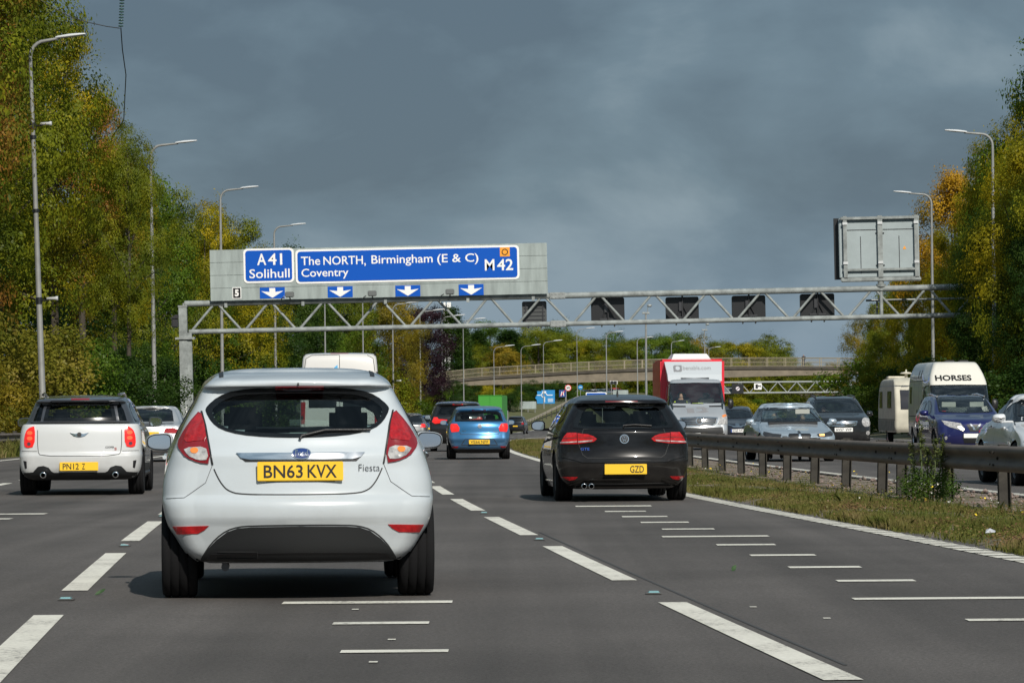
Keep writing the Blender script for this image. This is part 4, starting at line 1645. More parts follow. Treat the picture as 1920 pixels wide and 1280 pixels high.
W_, H_ = .89, 1.44
P_silver = paint('silver', (.62, .63, .64), .6, rough=.3)
c = Car('saloon', 'silver saloon with a pale green paper in its rear window, beyond the tall white hatchback', 'car', 'cars heading away', 4.7, rows_rear(W_, H_, kind='saloon'), rows_front(4.7, W_, H_, 'saloon'), rows_mid(W_ + .01, H_, 'saloon'), P_silver, 91.3, 279, (279, 73, 1.28), ns=56, nr=14, step=.05)
c.window('rear_window', c.sym(q2([(1373, 398), (1230, 402), (1190, 425), (1165, 520), (1373, 525)]), sc=72), 'rear', G_rear, .04, smooth=0)
tail_pair(c, c.P(q2([(1505, 625), (1525, 585), (1590, 580), (1640, 600), (1660, 628), (1590, 632)])), M_red)
c.patch('bumper_strip', c.P(q2([(1200, 812), (1545, 812), (1550, 830), (1195, 830)])), 'rear', M_chr, off=.008)
c.patch('bumper_insert', c.P(q2([(1130, 835), (1620, 835), (1600, 890), (1150, 890)])), 'rear', M_blk, off=.006)
q = c.P(q2([(1300, 660), (1440, 612)]))
c.plate('', 0, (q[0][1] + q[1][1]) / 2, .52, .11, 'rear', M_yel)
c.seam(c.sym(q2([(1373, 540), (1230, 545), (1225, 690), (1373, 700)])), 'rear', .012)
for sd in ('left', 'right'):
    c.window('side_window', [(1.25, 1.0), (1.7, 1.26), (2.3, 1.34), (2.75, 1.28), (3.3, .97)], sd, G_dark, .025)
c.window('windscreen', [(-.55, 1.32), (.55, 1.32), (.72, 1.0), (-.72, 1.0)], 'front', G_scr, .04)
c.wheels((.95, 3.7), .32, .215, .77)
c.mirror(.99, 2.9, 1.0, .09, .065)
c.interior(2.1, .92, .7, 1.38, dash_y=3.2, rear=1.35, dash_z=.85)
mb = MB()
mb.box((-.12, .85, .99), (.50, .012, .11), bev=.004)
mb.build('window_paper', mat('green_paper', (.50, .68, .42), .8), c.root)
c.finish()

# ------------------------------------------------ white van ahead
P_van = paint('van_white', (.60, .59, .57), rough=.45)
Wv = 1.0
rear = [(.28, .2, .86, .04, .06), (.36, .06, .95, .05, .07), (.5, 0, .985, .05, .08), (.9, .02, 1.0, .05, .08), (1.3, .03, 1.0, .05, .09), (1.8, .06, .98, .05, .1), (2.3, .10, .955, .06, .12), (2.55, .13, .935, .07, .14), (2.65, .16, .915, .08, .18), (2.70, .22, .88, .1, .22),
        (2.73, .4, .75, .1, .3), (2.745, .7, .5, .1, .2)]
front = [(.28, 5.2, .85, .2, .15), (.5, 5.35, .95, .22, .2), (.9, 5.35, .97, .25, .25), (1.05, 5.2, .95, .25, .25), (1.25, 4.55, .93, .2, .2), (1.8, 4.05, .88, .15, .2), (2.2, 3.7, .86, .15, .2), (2.5, 3.3, .84, .15, .2), (2.65, 3.0, .8, .1, .2), (2.73, 2.7, .7, .1, .2), (2.745, 2.5, .5, .1, .2)]
mid = [(.28, .93), (.5, .99), (1.3, 1.005), (1.8, .985), (2.3, .96), (2.55, .94), (2.65, .92), (2.70, .885), (2.73, .76), (2.745, .52)]
c = Car('van', 'tall white panel van hidden below its roof by the nearest white hatchback', 'van', None, 5.4, rear, front, mid, P_van, 90, 637, (637, 74.5, 1.28), ns=50, nr=14, step=.08)
c.patch('high_brake_light', c.P([(621, 656.5), (652, 656.5), (655, 659.5), (619, 659.5)]), 'rear', M_red2, off=.01)
c.seam(c.P([(637, 664), (637, 830)]), 'rear', .014)
c.seam(c.sym([(637, 663), (585, 664), (574, 670), (570, 700), (570, 830)]), 'rear', .014)
mb = MB()
for sg in (-1, 1):
    (xx, zz), = c.P([(637 + sg * 66, 664.5)])
    h, n = c.ray((xx, zz), 'rear')
    mb.box(h, (.07, .05, .05), bev=.015)
    for z3 in (1.1, 2.2):
        h, n = c.ray((sg * .94, z3), 'rear')
        mb.box(h, (.06, .05, .12), bev=.015)
mb.build('door_hinge', M_blk, c.root)
tail_pair(c, [(.86, 1.5), (.97, 1.5), (.97, .95), (.88, .95)], M_red)
c.patch('rear_window', [(-.78, 1.35), (-.08, 1.35), (-.08, 1.85), (-.78, 1.85)], 'rear', M_frit, off=.005, mirror=True, res=.08)
c.plate('', -.4, .75, .52, .11, 'rear', M_yel)
c.patch('door_marking', c.P([(624, 690), (633, 682), (634, 690)]), 'rear', mat('sign_lightblue', (.05, .35, .65), .5), off=.004, res=.03)
c.patch('bumper', [(-.95, .36), (.95, .36), (.95, .58), (-.95, .58)], 'rear', M_dgrey, off=.03, deep=.04, res=.08)
for sd in ('left', 'right'):
    c.patch('side_window', [(3.1, 1.35), (3.1, 1.9), (3.7, 1.9), (4.3, 1.35)], sd, M_frit, off=.004, res=.1)
c.wheels((.95, 4.2), .34, .22, .85)
c.mirror(1.12, 4.0, 1.35, .1, .16, M_blk)
c.finish()


# ------------------------------------------------ far cars heading away
def far_car(name, label, Y, px, W_, H_, L, pm, kind='hatch', lit=True, tr=None, on=False, group='cars heading away', win=M_frit, cat='car', dz=0, xw=None, yaw=0):
    c = Car(name, label, cat, group, L, rows_rear(W_, H_, kind=kind), rows_front(L, W_, H_, kind), rows_mid(W_, H_, kind), pm, Y, px, (px, F / Y, CH - g(Y)), ns=30, nr=8, step=.1, oncoming=on, dz=dz, xw=xw, yaw=yaw)
    zt = {'hatch': (.70, .90), 'suv': (.71, .91), 'saloon': (.70, .93)}[kind]
    c.patch('rear_window', [(-W_ * .78, H_ * zt[0]), (W_ * .78, H_ * zt[0]), (W_ * .62, H_ * zt[1]), (-W_ * .62, H_ * zt[1])], 'rear', win, off=.006, res=.08)
    c.patch('tail_light', [(W_ * .66, H_ * .54), (W_ * .93, H_ * .54), (W_ * .9, H_ * .65), (W_ * .72, H_ * .65)], 'rear', M_lit if lit else M_red, off=.012, mirror=True, res=.08)
    c.patch('bumper_insert', [(-W_ * .8, H_ * .17), (W_ * .8, H_ * .17), (W_ * .85, H_ * .27), (-W_ * .85, H_ * .27)], 'rear', M_blk, off=.01, res=.08)
    c.plate('', 0, H_ * .45, .5, .11, 'rear', M_yel)
    c.patch('windscreen', [(-W_ * .78, H_ * .70), (W_ * .78, H_ * .70), (W_ * .62, H_ * .92), (-W_ * .62, H_ * .92)], 'front', win, off=.006, res=.08)
    for sd in ('left', 'right'):
        c.patch('side_window', [(L * .2, H_ * .71), (L * .3, H_ * .92), (L * .52, H_ * .93), (L * .68, H_ * .71)], sd, win, off=.006, res=.1)
    c.wheels((L * .2, L * .8), .31, .2, W_ - .1, spokes=5)
    c.mirror(W_ + .1, L * .6, H_ * .68, .09, .06)
    c.finish()
    return c


far_car('saloon', 'small dark silver saloon glimpsed between the nearest white hatchback and the dark SUV', 160, 763, .88, 1.38, 4.4, paint('dusk_silver', (.10, .105, .11), .5, rough=.3), 'saloon')
far_car('hatchback', 'distant bright blue hatchback, just left of the dark SUV', 215, 802, .86, 1.45, 4.1, paint('deep_blue', (.012, .06, .20), .3, rough=.3))
far_car('suv', 'distant dark navy SUV right of the metallic blue hatchback', 368, 966, .92, 1.85, 4.4, paint('navy', (.012, .014, .02), .2, rough=.3), 'suv', lit=False)

# distant lorry with a green box body
t = thing('box_lorry', 'distant lorry with a plain bright green box body', 'lorry', (X(919, 330), 330, g(330)), -heading(330) + .02)
mb = MB()
mb.box((0, 3.2, 2.25), (2.2, 6.4, 2.9), bev=.05)
mb.build('cargo_box', mat('lorry_green', (.045, .27, .03), .5), t)
mb = MB()
for z in (.83, 3.68):
    mb.box((0, -.01, z), (2.2, .05, .07))
mb.box((0, -.012, 2.25), (.03, .05, 2.8))
mb.build('door_frame', mat('lorry_green_dark', (.03, .25, .025), .5), t)
mb = MB()
mb.box((0, 3.6, .72), (1.0, 7.4, .16))
mb.box((0, .02, .5), (2.1, .06, .12))
mb.build('chassis', M_under, t)
mb = MB()
mb.box((0, 7.4, 1.5), (2.1, 1.7, 1.9), bev=.15)
mb.build('cab', mat('lorry_cab', (.5, .5, .5), .4), t)
for y in (1.6, 6.9):
    for sx in (-.85, .85):
        mb = MB()
        mb.lathe([(-.15, .2), (-.15, .42), (.15, .42), (.15, .2)], 24, c=(sx, y, .42))
        mb.build('wheel', M_tyre, t)
for sx in (-.9, .9):
    mb = MB()
    mb.box((sx, -.03, .72), (.3, .04, .12))
    mb.build('tail_light', M_red, t)
# ------------------------------------------------------------------ oncoming traffic
def person(name, label, joints, radii, edges, mats, loc, rz, cat='person', parent=None, group=None, scale=1.0):
    """a clothed figure grown from a skeleton as one continuous surface"""
    me = bpy.data.meshes.new(name)
    me.from_pydata(joints, edges, [])
    o = link('figure', me)
    sk = o.modifiers.new('skin', 'SKIN')
    for i, v in enumerate(me.skin_vertices[0].data):
        v.radius = (radii[i] if isinstance(radii[i], tuple) else (radii[i], radii[i]))
        v.use_root = i == 0
    sb = o.modifiers.new('sub', 'SUBSURF')
    sb.levels = sb.render_levels = 2
    dg = bpy.context.evaluated_depsgraph_get()
    m2 = bpy.data.meshes.new_from_object(o.evaluated_get(dg))
    bpy.data.objects.remove(o)
    for p in m2.polygons:
        p.use_smooth = True
    m2.materials.clear()
    for m in mats[0]:
        m2.materials.append(m)
    for p in m2.polygons:
        p.material_index = mats[1](p.center)
    r = link(name, m2, parent)
    r.location = loc
    r.rotation_euler = (0, 0, rz)
    r.scale = (scale,) * 3
    if parent is None:
        tag(r, label, cat, group)
    return r


M_hivis = mat('hi_vis', (.62, .72, .04), .7)
M_navy = mat('navy_cloth', (.012, .014, .025), .9)
M_grey = mat('grey_cloth', (.12, .11, .11), .9)
M_lips = mat('lips', (.30, .10, .09), .6)


def head_bits(parent, z, y, s=1.0, hair=True):
    """face features and hair of a seated figure; the face looks along +y"""
    m = MB()
    m.lathe([(-.115, .001), (-.10, .07), (-.04, .098), (.03, .096), (.09, .062), (.108, .001)], 16, 'y', (0, y - .025, z + .03))
    vs = [(x, yy, zz) for x, yy, zz in m.v]
    fs = [f for f in m.f if sum(vs[i][1] for i in f) / len(f) < y + .03 or sum(vs[i][2] for i in f) / len(f) > z + .085]
    h = MB()
    h.add(vs, fs, 0, True)
    h.build('hair', M_hair, parent, fixn=False)
    e = MB()
    for sx in (-.033, .033):
        e.lathe([(.0, .011), (.006, .001)], 8, 'y', (sx, y + .083, z + .02))
    e.build('eyes', M_hair, parent)
    e = MB()
    e.box((0, y + .082, z - .055), (.045, .01, .011), bev=.004)
    e.build('mouth', M_lips, parent)


def seated(label, loc, rz, cloth, sleeve=None, arms_to=None, group='people in the oncoming vehicles', turn=0):
    """seated figure, hips at the origin, hands on the wheel in front"""
    a = arms_to or (.17, .42, .20)
    J = [(0, 0, 0), (0, .0, .18), (0, -.01, .36), (0, -.01, .50), (0, 0, .58), (0, .01, .66), (0, .015, .76),
         (.19, 0, .46), (.25, .12, .26), (.17, .33, .26), a, (-.19, 0, .46), (-.25, .12, .26), (-.17, .33, .26), (-a[0], a[1], a[2]),
         (.10, .06, -.02), (.13, .45, .04), (.13, .55, -.36), (-.10, .06, -.02), (-.13, .45, .04), (-.13, .55, -.36), (0, .10, .645)]
    Rr = [.15, (.15, .11), (.17, .11), (.12, .09), .055, .085, .075, .065, .048, .04, .042, .065, .048, .04, .042, .09, .065, .045, .09, .065, .045, .02]
    E = [(0, 1), (1, 2), (2, 3), (3, 4), (4, 5), (5, 6), (3, 7), (7, 8), (8, 9), (9, 10), (3, 11), (11, 12), (12, 13), (13, 14), (0, 15), (15, 16), (16, 17), (0, 18), (18, 19), (19, 20), (5, 21)]

    def pick(c):
        if c.z > .55:
            return 1
        if c.y > .30 and c.z > .16:
            return 1
        if abs(c.x) > .19 and c.z > .12:
            return 2
        return 0
    r = person('person', label, J, Rr, E, ([cloth, M_skin, sleeve or cloth], pick), loc, rz, group=group)
    head_bits(r, .68, .0)
    return r


def in_car(c, x, y, z):
    M = Matrix.Translation(c.root.location) @ Matrix.Rotation(c.root.rotation_euler.z, 4, 'Z')
    return M @ Vector((x, y, z))


# ------------------------------------------------ pale blue-silver saloon
k6 = 6.857


def q5(pts):
    return [(a / k6 + 1380, b / k6 + 700) for a, b in pts]


P_ice = paint('ice_silver', (.42, .50, .57), .45, rough=.3)
W_, H_ = .91, 1.39
L_ = 4.62
c = Car('saloon', 'pale silver-blue saloon oncoming behind the crash barrier, its indicator lit', 'car', 'oncoming cars', L_, rows_rear(W_, H_, kind='saloon'),
        [(.17, L_ - .12, .74, .2, .15), (.28, L_ - .03, .86, .24, .2), (.42, L_, .89, .26, .22), (.56, L_ - .02, .89, .27, .25), (.63, L_ - .06, .875, .27, .25), (.67, L_ - .14, .865, .25, .25), (.73, L_ - .4, .85, .22, .25), (.80, L_ - .85, .83, .2, .2),
         (.87, L_ - 1.32, .80, .15, .2), (.905, L_ - 1.5, .78, .12, .15), (1.0, L_ - 1.74, .725, .12, .15), (1.12, L_ - 2.02, .66, .12, .15), (1.24, L_ - 2.32, .60, .12, .15), (1.32, L_ - 2.6, .545, .1, .2), (1.37, L_ - 2.9, .45, .1, .2), (1.39, L_ - 3.2, .24, .1, .15)],
        rows_mid(W_ + .005, H_, 'saloon'), P_ice, 84, 1500, (1503, 80, 1.22), oncoming=True, ns=64, nr=18, step=.035)
c.window('windscreen', c.P(q5([(352, 622), (385, 500), (410, 456), (700, 448), (1000, 456), (1050, 510), (1138, 622), (745, 628)]), cx=1489.5, sc=79), 'front', G_scr, .03, smooth=0)
for sd in ('left', 'right'):
    c.window('side_window', [(1.15, .97), (1.6, 1.2), (2.15, 1.30), (2.6, 1.24), (3.15, .94)], sd, G_scr, .03)
    c.bar('door_handle', [(2.1, .82), (2.3, .82)], sd, .014, P_ice, off=.02)
    c.seam([(2.4, .3), (2.42, .93)], sd)
    c.seam([(3.3, .4), (3.35, .92)], sd)
c.window('rear_window', [(-.5, 1.28), (.5, 1.28), (.66, .99), (-.66, .99)], 'rear', G_rear, .03)
c.patch('headlight', [(.42, .645), (.60, .66), (.80, .70), (.83, .66), (.80, .60), (.60, .575), (.44, .585)], 'front', M_rimd, off=.008, mirror=True, res=.03)
c.patch('indicator', [(-.60, .64), (-.47, .63), (-.48, .60), (-.60, .60)], 'front', M_amblit, off=.016, res=.02)
gr = c.patch('grille', [(.02, .66), (.24, .655), (.27, .62), (.24, .54), (.03, .54)], 'front', M_blk, off=.006, mirror=True, res=.03)
c.seam([(.02, .66), (.24, .655), (.27, .62), (.24, .54), (.03, .54)], 'front', .009, closed=True, m=M_chr, mirror=True, name='grille_surround', off=.010)
c.seam([(.30, .60), (.45, .62), (.80, .715)], 'front', .007, mirror=True)
bd = c.patch('badge', ell(0, .685, .038, .038), 'front', M_chr, off=.01, deep=.01, res=.02)
c.patch('badge_field', ell(0, .685, .028, .028), 'front', M_rimd, off=.014, parent=bd, res=.02)
c.patch('lower_intake', [(-.6, .34), (.6, .34), (.5, .24), (-.5, .24)], 'front', M_blk, off=.006)
c.plate('', 0, .43, .52, .11, 'front', M_wht)
c.wheels((.8, L_ - .8), .325, .225, .775, spokes=7)
c.mirror(1.0, L_ - 1.75, .94, .10, .07, P_ice)
for o in [o for o in c.root.children if o.name.startswith('wing_mirror')]:
    pass
c.interior(2.0, .90, .7, 1.33, dash_y=3.05, rear=1.3, dash_z=.82)
mb = MB()
mb.box((-.27, 2.83, 1.18), (.34, .02, .11), rz=0)
mb.build('sun_visor', mat('visor', (.33, .34, .31), .8), c.root)
c.finish()
seated('driver of the pale silver-blue saloon, dark hair, hands on wheel', in_car(c, .35, 2.12, .40), c.root.rotation_euler.z, M_grey)
seated('passenger in dark clothes beside the driver of the pale silver-blue saloon', in_car(c, -.35, 2.12, .36), c.root.rotation_euler.z, M_navy, arms_to=(.10, .36, .10))

# ------------------------------------------------ dark SUV behind it
P_coal = paint('coal', (.016, .018, .021), .3, rough=.3)
W_, H_, L_ = .90, 1.70, 4.35
c = Car('suv', 'black SUV with roof rails and white plate AV57 VVP, oncoming', 'car', 'oncoming cars', L_, rows_rear(W_, H_, kind='suv'), rows_front(L_, W_, H_, 'suv'), rows_mid(W_ + .01, H_, 'suv'), P_coal, 110, 1581, (1580, 59.5, 1.33), oncoming=True, ns=56, nr=16, step=.045)
c.window('windscreen', c.P(q5([(985, 522), (1000, 440), (1035, 362), (1270, 352), (1490, 358), (1545, 410), (1622, 520), (1300, 528)]), cx=1571, sc=58), 'front', G_scr, .03, smooth=0)
for sd in ('left', 'right'):
    c.window('side_window', [(.5, 1.18), (.7, 1.50), (1.5, 1.57), (2.2, 1.50), (2.75, 1.14)], sd, G_scr, .03)
    c.bar('door_handle', [(1.9, 1.0), (2.1, 1.0)], sd, .014, P_coal, off=.02)
for sg in (-1, 1):
    c.bar('roof_rail', [(sg * .57, .6), (sg * .60, 1.2), (sg * .60, 2.2)], 'top', .022, M_rimd, off=.05)
c.window('rear_window', [(-.6, 1.52), (.6, 1.52), (.72, 1.14), (-.72, 1.14)], 'rear', G_dark, .03)
c.patch('headlight', c.P(q5(ell(1672, 650, 60, 58))), 'front', M_clr, off=.012, mirror=True, res=.03)
c.patch('grille', c.P(q5([(1180, 645), (1550, 640), (1530, 690), (1200, 695)])), 'front', M_blk, off=.005)
c.patch('grille_bar', c.P(q5([(1205, 650), (1525, 650), (1525, 668), (1205, 668)])), 'front', M_chr, off=.012, deep=.012)
c.seam(c.P(q5([(1182, 645), (1550, 640), (1530, 688), (1365, 694), (1200, 690)])), 'front', .025, closed=True, m=M_chr, name='grille_surround', off=.012)
c.patch('badge', c.P(q5(ell(1365, 655, 38, 26))), 'front', M_chr, off=.02, deep=.02)
q = c.P(q5([(1258, 770), (1495, 714)]))
c.plate('AV57 VVP', (q[0][0] + q[1][0]) / 2, (q[0][1] + q[1][1]) / 2, .56, .125, 'front', M_wht, parts=[('AV57', .06, .50), ('VVP', .60, .93)])
c.patch('fog_lamp', c.P(q5(ell(1690, 785, 26, 26))), 'front', M_clr, off=.01, mirror=True)
c.patch('lower_intake', c.P(q5([(1180, 790), (1600, 790), (1560, 870), (1200, 870)])), 'front', M_blk, off=.005)
c.wheels((.85, L_ - .85), .345, .225, .78, spokes=5)
c.mirror(1.02, L_ - 1.62, 1.14, .10, .085, P_coal)
c.interior(1.8, 1.1, .7, 1.6, dash_y=2.95, rear=1.0, dash_z=1.02)
c.finish()
seated('driver of the black SUV with plate AV57 VVP', in_car(c, .35, 1.95, .62), c.root.rotation_euler.z, M_grey)

# ------------------------------------------------ dark hatchback between lorry and saloon
W_, H_, L_ = .88, 1.50, 4.2
c = Car('hatchback', 'dark oncoming hatchback half hidden between red lorry and pale silver-blue saloon', 'car', 'oncoming cars', L_, rows_rear(W_, H_), rows_front(L_, W_, H_), rows_mid(W_ + .01, H_), paint('ink', (.012, .014, .022), .3, rough=.3), 134, 1383, (1382, 50, 1.38), oncoming=True, ns=44, nr=14, step=.05)
c.window('windscreen', [(-.60, 1.36), (.60, 1.36), (.74, 1.04), (-.74, 1.04)], 'front', G_scr, .03)
for sd in ('left', 'right'):
    c.window('side_window', [(.7, 1.06), (1.0, 1.32), (1.7, 1.38), (2.2, 1.30), (2.75, 1.02)], sd, G_scr, .03)
c.patch('headlight', [(.50, .76), (.80, .84), (.83, .74), (.58, .66)], 'front', M_clr, off=.01, mirror=True)
c.patch('grille_bar', [(.0, .76), (.12, .74), (.30, .80), (.5, .80), (.5, .78), (.30, .775), (.14, .70), (.0, .70)], 'front', M_chr, off=.012, mirror=True, res=.02)
c.patch('badge', ell(0, .78, .08, .055), 'front', M_chr, off=.02)
c.plate('EO65 SKJ', 0, .57, .52, .115, 'front', M_wht, parts=[('EO65', .14, .53), ('SKJ', .60, .94)], blue=True)
c.patch('lower_intake', [(-.55, .44), (.55, .44), (.5, .30), (-.5, .30)], 'front', M_blk, off=.006)
c.wheels((.8, L_ - .85), .315, .21, .76)
c.mirror(.97, L_ - 1.6, 1.02, .09, .065)
c.interior(1.8, 1.0, .66, 1.45, dash_y=2.85, rear=1.05, dash_z=.92)
c.finish()

# ------------------------------------------------ blue crossover
k8 = 3.766


def q6(pts):
    return [(a / k8 + 1600, b / k8 + 660) for a, b in pts]


P_royal = paint('royal_blue', (.006, .009, .095), .3, rough=.28)
W_, H_, L_ = .90, 1.59, 4.38
c = Car('suv', 'deep blue crossover with silver roof rails, oncoming in front of the white HORSES van', 'car', 'oncoming cars', L_, rows_rear(W_, H_, kind='suv'), rows_front(L_, W_, H_, 'suv'), rows_mid(W_ + .015, H_, 'suv'), P_royal, 90, 1826, (1826, 73.5, 1.28), oncoming=True, ns=60, nr=18, step=.04)
c.window('windscreen', c.sym(q6([(815, 333), (650, 338), (632, 350), (618, 440), (650, 447), (815, 450)]), cx=1814, sc=72), 'front', G_scr, .03, smooth=0)
for sd in ('left', 'right'):
    c.window('side_window', [(.55, 1.12), (.8, 1.38), (1.6, 1.46), (1.68, 1.08)], sd, G_scr, .03)
    c.window('side_window', [(1.74, 1.08), (1.68, 1.46), (2.2, 1.42), (2.8, 1.06)], sd, G_scr, .03)
    c.bar('door_handle', [(1.85, .92), (2.05, .92)], sd, .015, P_royal, off=.022)
    c.seam([(1.7, .35), (1.72, 1.07)], sd)
    c.seam([(2.85, .4), (2.9, 1.05)], sd)
    c.bar('sill_trim', [(1.2, .28), (3.2, .28)], sd, .04, M_blk, off=0)
for sg in (-1, 1):
    c.bar('roof_rail', [(sg * .575, .6), (sg * .60, 1.2), (sg * .60, 2.3)], 'top', .022, M_chr, off=.05)
c.window('rear_window', [(-.55, 1.4), (.55, 1.4), (.68, 1.08), (-.68, 1.08)], 'rear', G_dark, .03)
hl = c.patch('headlight', c.P(q6([(640, 503), (700, 512), (762, 522), (788, 560), (770, 572), (690, 548), (655, 530)])), 'front', M_clr, off=.012, mirror=True, res=.025)
c.patch('running_light', c.P(q6([(738, 545), (762, 540), (788, 563), (776, 576), (758, 566)])), 'front', mat('lit_white_lamp', (1.0, .95, .72), .2, emit=2.2), off=.018, mirror=True, parent=hl, res=.025)
c.patch('grille', c.P(q6([(800, 530), (905, 530), (880, 580), (825, 580)])), 'front', M_blk, off=.006)
c.seam(c.P(q6([(825, 527), (850, 552), (862, 568), (875, 552), (900, 527)])), 'front', .035, m=M_chr, name='grille_chevron', off=.014)
c.patch('badge', c.P(q6(ell(851, 560, 9, 9))), 'front', M_chr, off=.02)
c.patch('lower_intake', c.P(q6([(770, 610), (930, 610), (915, 660), (785, 660)])), 'front', M_dgrey, off=.006)
c.patch('fog_lamp', c.P(q6(ell(662, 623, 10, 12))), 'front', M_clr, off=.01, mirror=True)
c.seam(c.P(q6([(640, 500), (720, 520), (800, 540)])), 'front', .008, mirror=True)
c.plate('', 0, .55, .52, .11, 'front', M_wht)
c.wheels((.85, L_ - .88), .345, .225, .785, spokes=5)
c.mirror(1.02, L_ - 1.62, 1.13, .11, .075, P_royal)
c.interior(1.8, 1.03, .7, 1.5, dash_y=2.95, rear=1.0, dash_z=.97)
mb = MB()
for sx in (-.36, .36):
    mb.box((sx, 2.62, 1.34), (.36, .02, .13), bev=.008)
mb.build('sun_visor', mat('visor', (.33, .34, .31), .8), c.root)
mb = MB()
mb.box((.55, L_ - 1.35, 1.16), (.10, .01, .05))
mb.build('red_sticker', M_red, c.root)
c.finish()

# ------------------------------------------------ white coupe-like saloon at the right edge
P_pearl = paint('pearl_white', (.66, .68, .70), .1, rough=.25)
W_, H_, L_ = .90, 1.43, 4.63
c = Car('saloon', 'white sleek saloon oncoming at the right edge, nearest car beyond the crash barrier', 'car', 'oncoming cars', L_,
        [(.2, .26, .66, .1, .12), (.27, .1, .78, .12, .15), (.40, .03, .86, .14, .2), (.52, 0, .89, .16, .25), (.65, .02, .90, .18, .3), (.78, .06, .87, .2, .35), (.88, .10, .82, .2, .35), (.945, .17, .76, .2, .3), (.975, .42, .73, .15, .25), (1.03, .70, .70, .12, .2), (1.14, 1.05, .66, .1, .18),
         (1.25, 1.42, .61, .1, .18), (1.34, 1.8, .55, .1, .2), (1.40, 2.15, .45, .1, .2), (1.43, 2.5, .25, .1, .15)],
        rows_front(L_, W_, H_, 'saloon'), [(.2, .84), (.4, .89), (.62, .905), (.85, .875), (.95, .835), (1.05, .775), (1.2, .70), (1.34, .615), (1.40, .53), (1.43, .3)], P_pearl, 54.0, 2034, (2034, 124, 1.2), oncoming=True, ns=76, nr=16, step=.035)
c.window('windscreen', [(-.52, 1.33), (.52, 1.33), (.70, .99), (-.70, .99)], 'front', G_scr, .03)
for sd in ('left', 'right'):
    c.window('side_window', [(1.15, 1.0), (1.5, 1.17), (2.0, 1.32), (2.14, 1.33), (2.0, .985)], sd, G_dark, .022)
    c.window('side_window', [(2.06, .985), (2.2, 1.335), (2.55, 1.315), (3.0, 1.13), (3.32, .97)], sd, G_dark, .022)
    c.seam([(.35, .84), (1.5, .85), (2.8, .77), (3.5, .68)], sd, .018, m=P_pearl, name='side_crease', off=.010)
    c.seam([(2.05, .32), (2.03, .97)], sd)
    c.seam([(3.2, .34), (3.3, .94)], sd)
    c.bar('door_handle', [(1.55, .89), (1.74, .895)], sd, .016, P_pearl, off=.024)
    c.bar('door_handle', [(2.6, .87), (2.8, .875)], sd, .016, P_pearl, off=.024)
    c.seam([(1.2, .28), (3.4, .28)], sd, .02, m=M_seam, name='sill_line')
c.window('rear_window', [(-.5, 1.36), (.5, 1.36), (.66, 1.03), (-.66, 1.03)], 'rear', G_dark, .03)
c.patch('sunroof', [(-.42, 2.25), (.42, 2.25), (.46, 2.85), (-.46, 2.85)], 'top', M_frit, off=.004)
tail_pair(c, [(.50, .86), (.80, .87), (.86, .80), (.82, .74), (.5, .78)], M_red)
c.patch('headlight', [(.5, .66), (.78, .74), (.84, .68), (.7, .58), (.5, .58)], 'front', M_clr, off=.01, mirror=True)
c.patch('grille', [(-.42, .64), (.42, .64), (.36, .48), (-.36, .48)], 'front', M_blk, off=.006)
c.patch('badge', ell(0, .56, .09, .09), 'front', M_chr, off=.02)
c.plate('', 0, .40, .52, .11, 'front', M_wht)
c.wheels((.93, 3.63), .33, .23, .785, rim=M_rimd, spokes=5)
c.mirror(1.0, L_ - 1.62, 1.035, .10, .072, P_pearl)
for sg in (-1, 1):
    mb = MB()
    mb.box((sg * 1.0, L_ - 1.545, 1.035), (.17, .01, .012), bev=.004)
    mb.build('mirror_indicator', M_blk, c.root)
c.interior(2.1, .93, .7, 1.36, dash_y=3.2, rear=1.35, dash_z=.87)
c.finish()

# ------------------------------------------------ white high-roofed van
P_hv = paint('horse_white', (.66, .64, .57), rough=.5)
L_ = 6.2
rear = [(.30, .1, .9, .04, .06), (.5, 0, .98, .04, .06), (1.0, 0, 1.0, .04, .07), (1.8, .03, .99, .05, .08), (2.3, .08, .95, .05, .1), (2.6, .14, .85, .06, .12), (2.72, .22, .79, .08, .15), (2.77, .4, .72, .1, .2), (2.785, .7, .6, .1, .2)]
front = [(.30, L_ - .12, .86, .15, .12), (.45, L_, .95, .18, .18), (.8, L_ - .01, .97, .2, .2), (1.0, L_ - .06, .97, .2, .22), (1.1, L_ - .25, .96, .18, .2), (1.28, L_ - .85, .95, .12, .15), (1.45, L_ - 1.0, .94, .1, .15), (1.97, L_ - 1.35, .91, .1, .15), (2.04, L_ - 1.38, .91, .1, .16),
         (2.3, L_ - 1.62, .87, .12, .14), (2.6, L_ - 1.9, .76, .12, .14), (2.72, L_ - 2.03, .70, .12, .16), (2.77, L_ - 2.15, .66, .12, .2), (2.785, L_ - 2.4, .58, .1, .2)]
mid = [(.30, .93), (.5, .99), (1.0, 1.005), (1.8, .995), (2.04, .98), (2.3, .945), (2.6, .85), (2.72, .78), (2.77, .71), (2.785, .6)]
c = Car('van', 'white high-roofed van with HORSES lettered above its windscreen, oncoming', 'van', None, L_, rear, front, mid, P_hv, 112, 1811, (1812, 59, 1.34), oncoming=True, ns=56, nr=16, step=.06)
c.window('windscreen', c.sym(q6([(798, 250), (600, 252), (580, 256), (572, 330), (570, 400), (798, 410)]), cx=1812, sc=59), 'front', G_scr, .035, smooth=0)
q = c.P(q6([(637, 223), (892, 183)]))
c.text('lettering', 'HORSES', q[1][0], q[0][0], q[0][1], q[1][1], 'front', M_txt, off=.012, bold=.03)
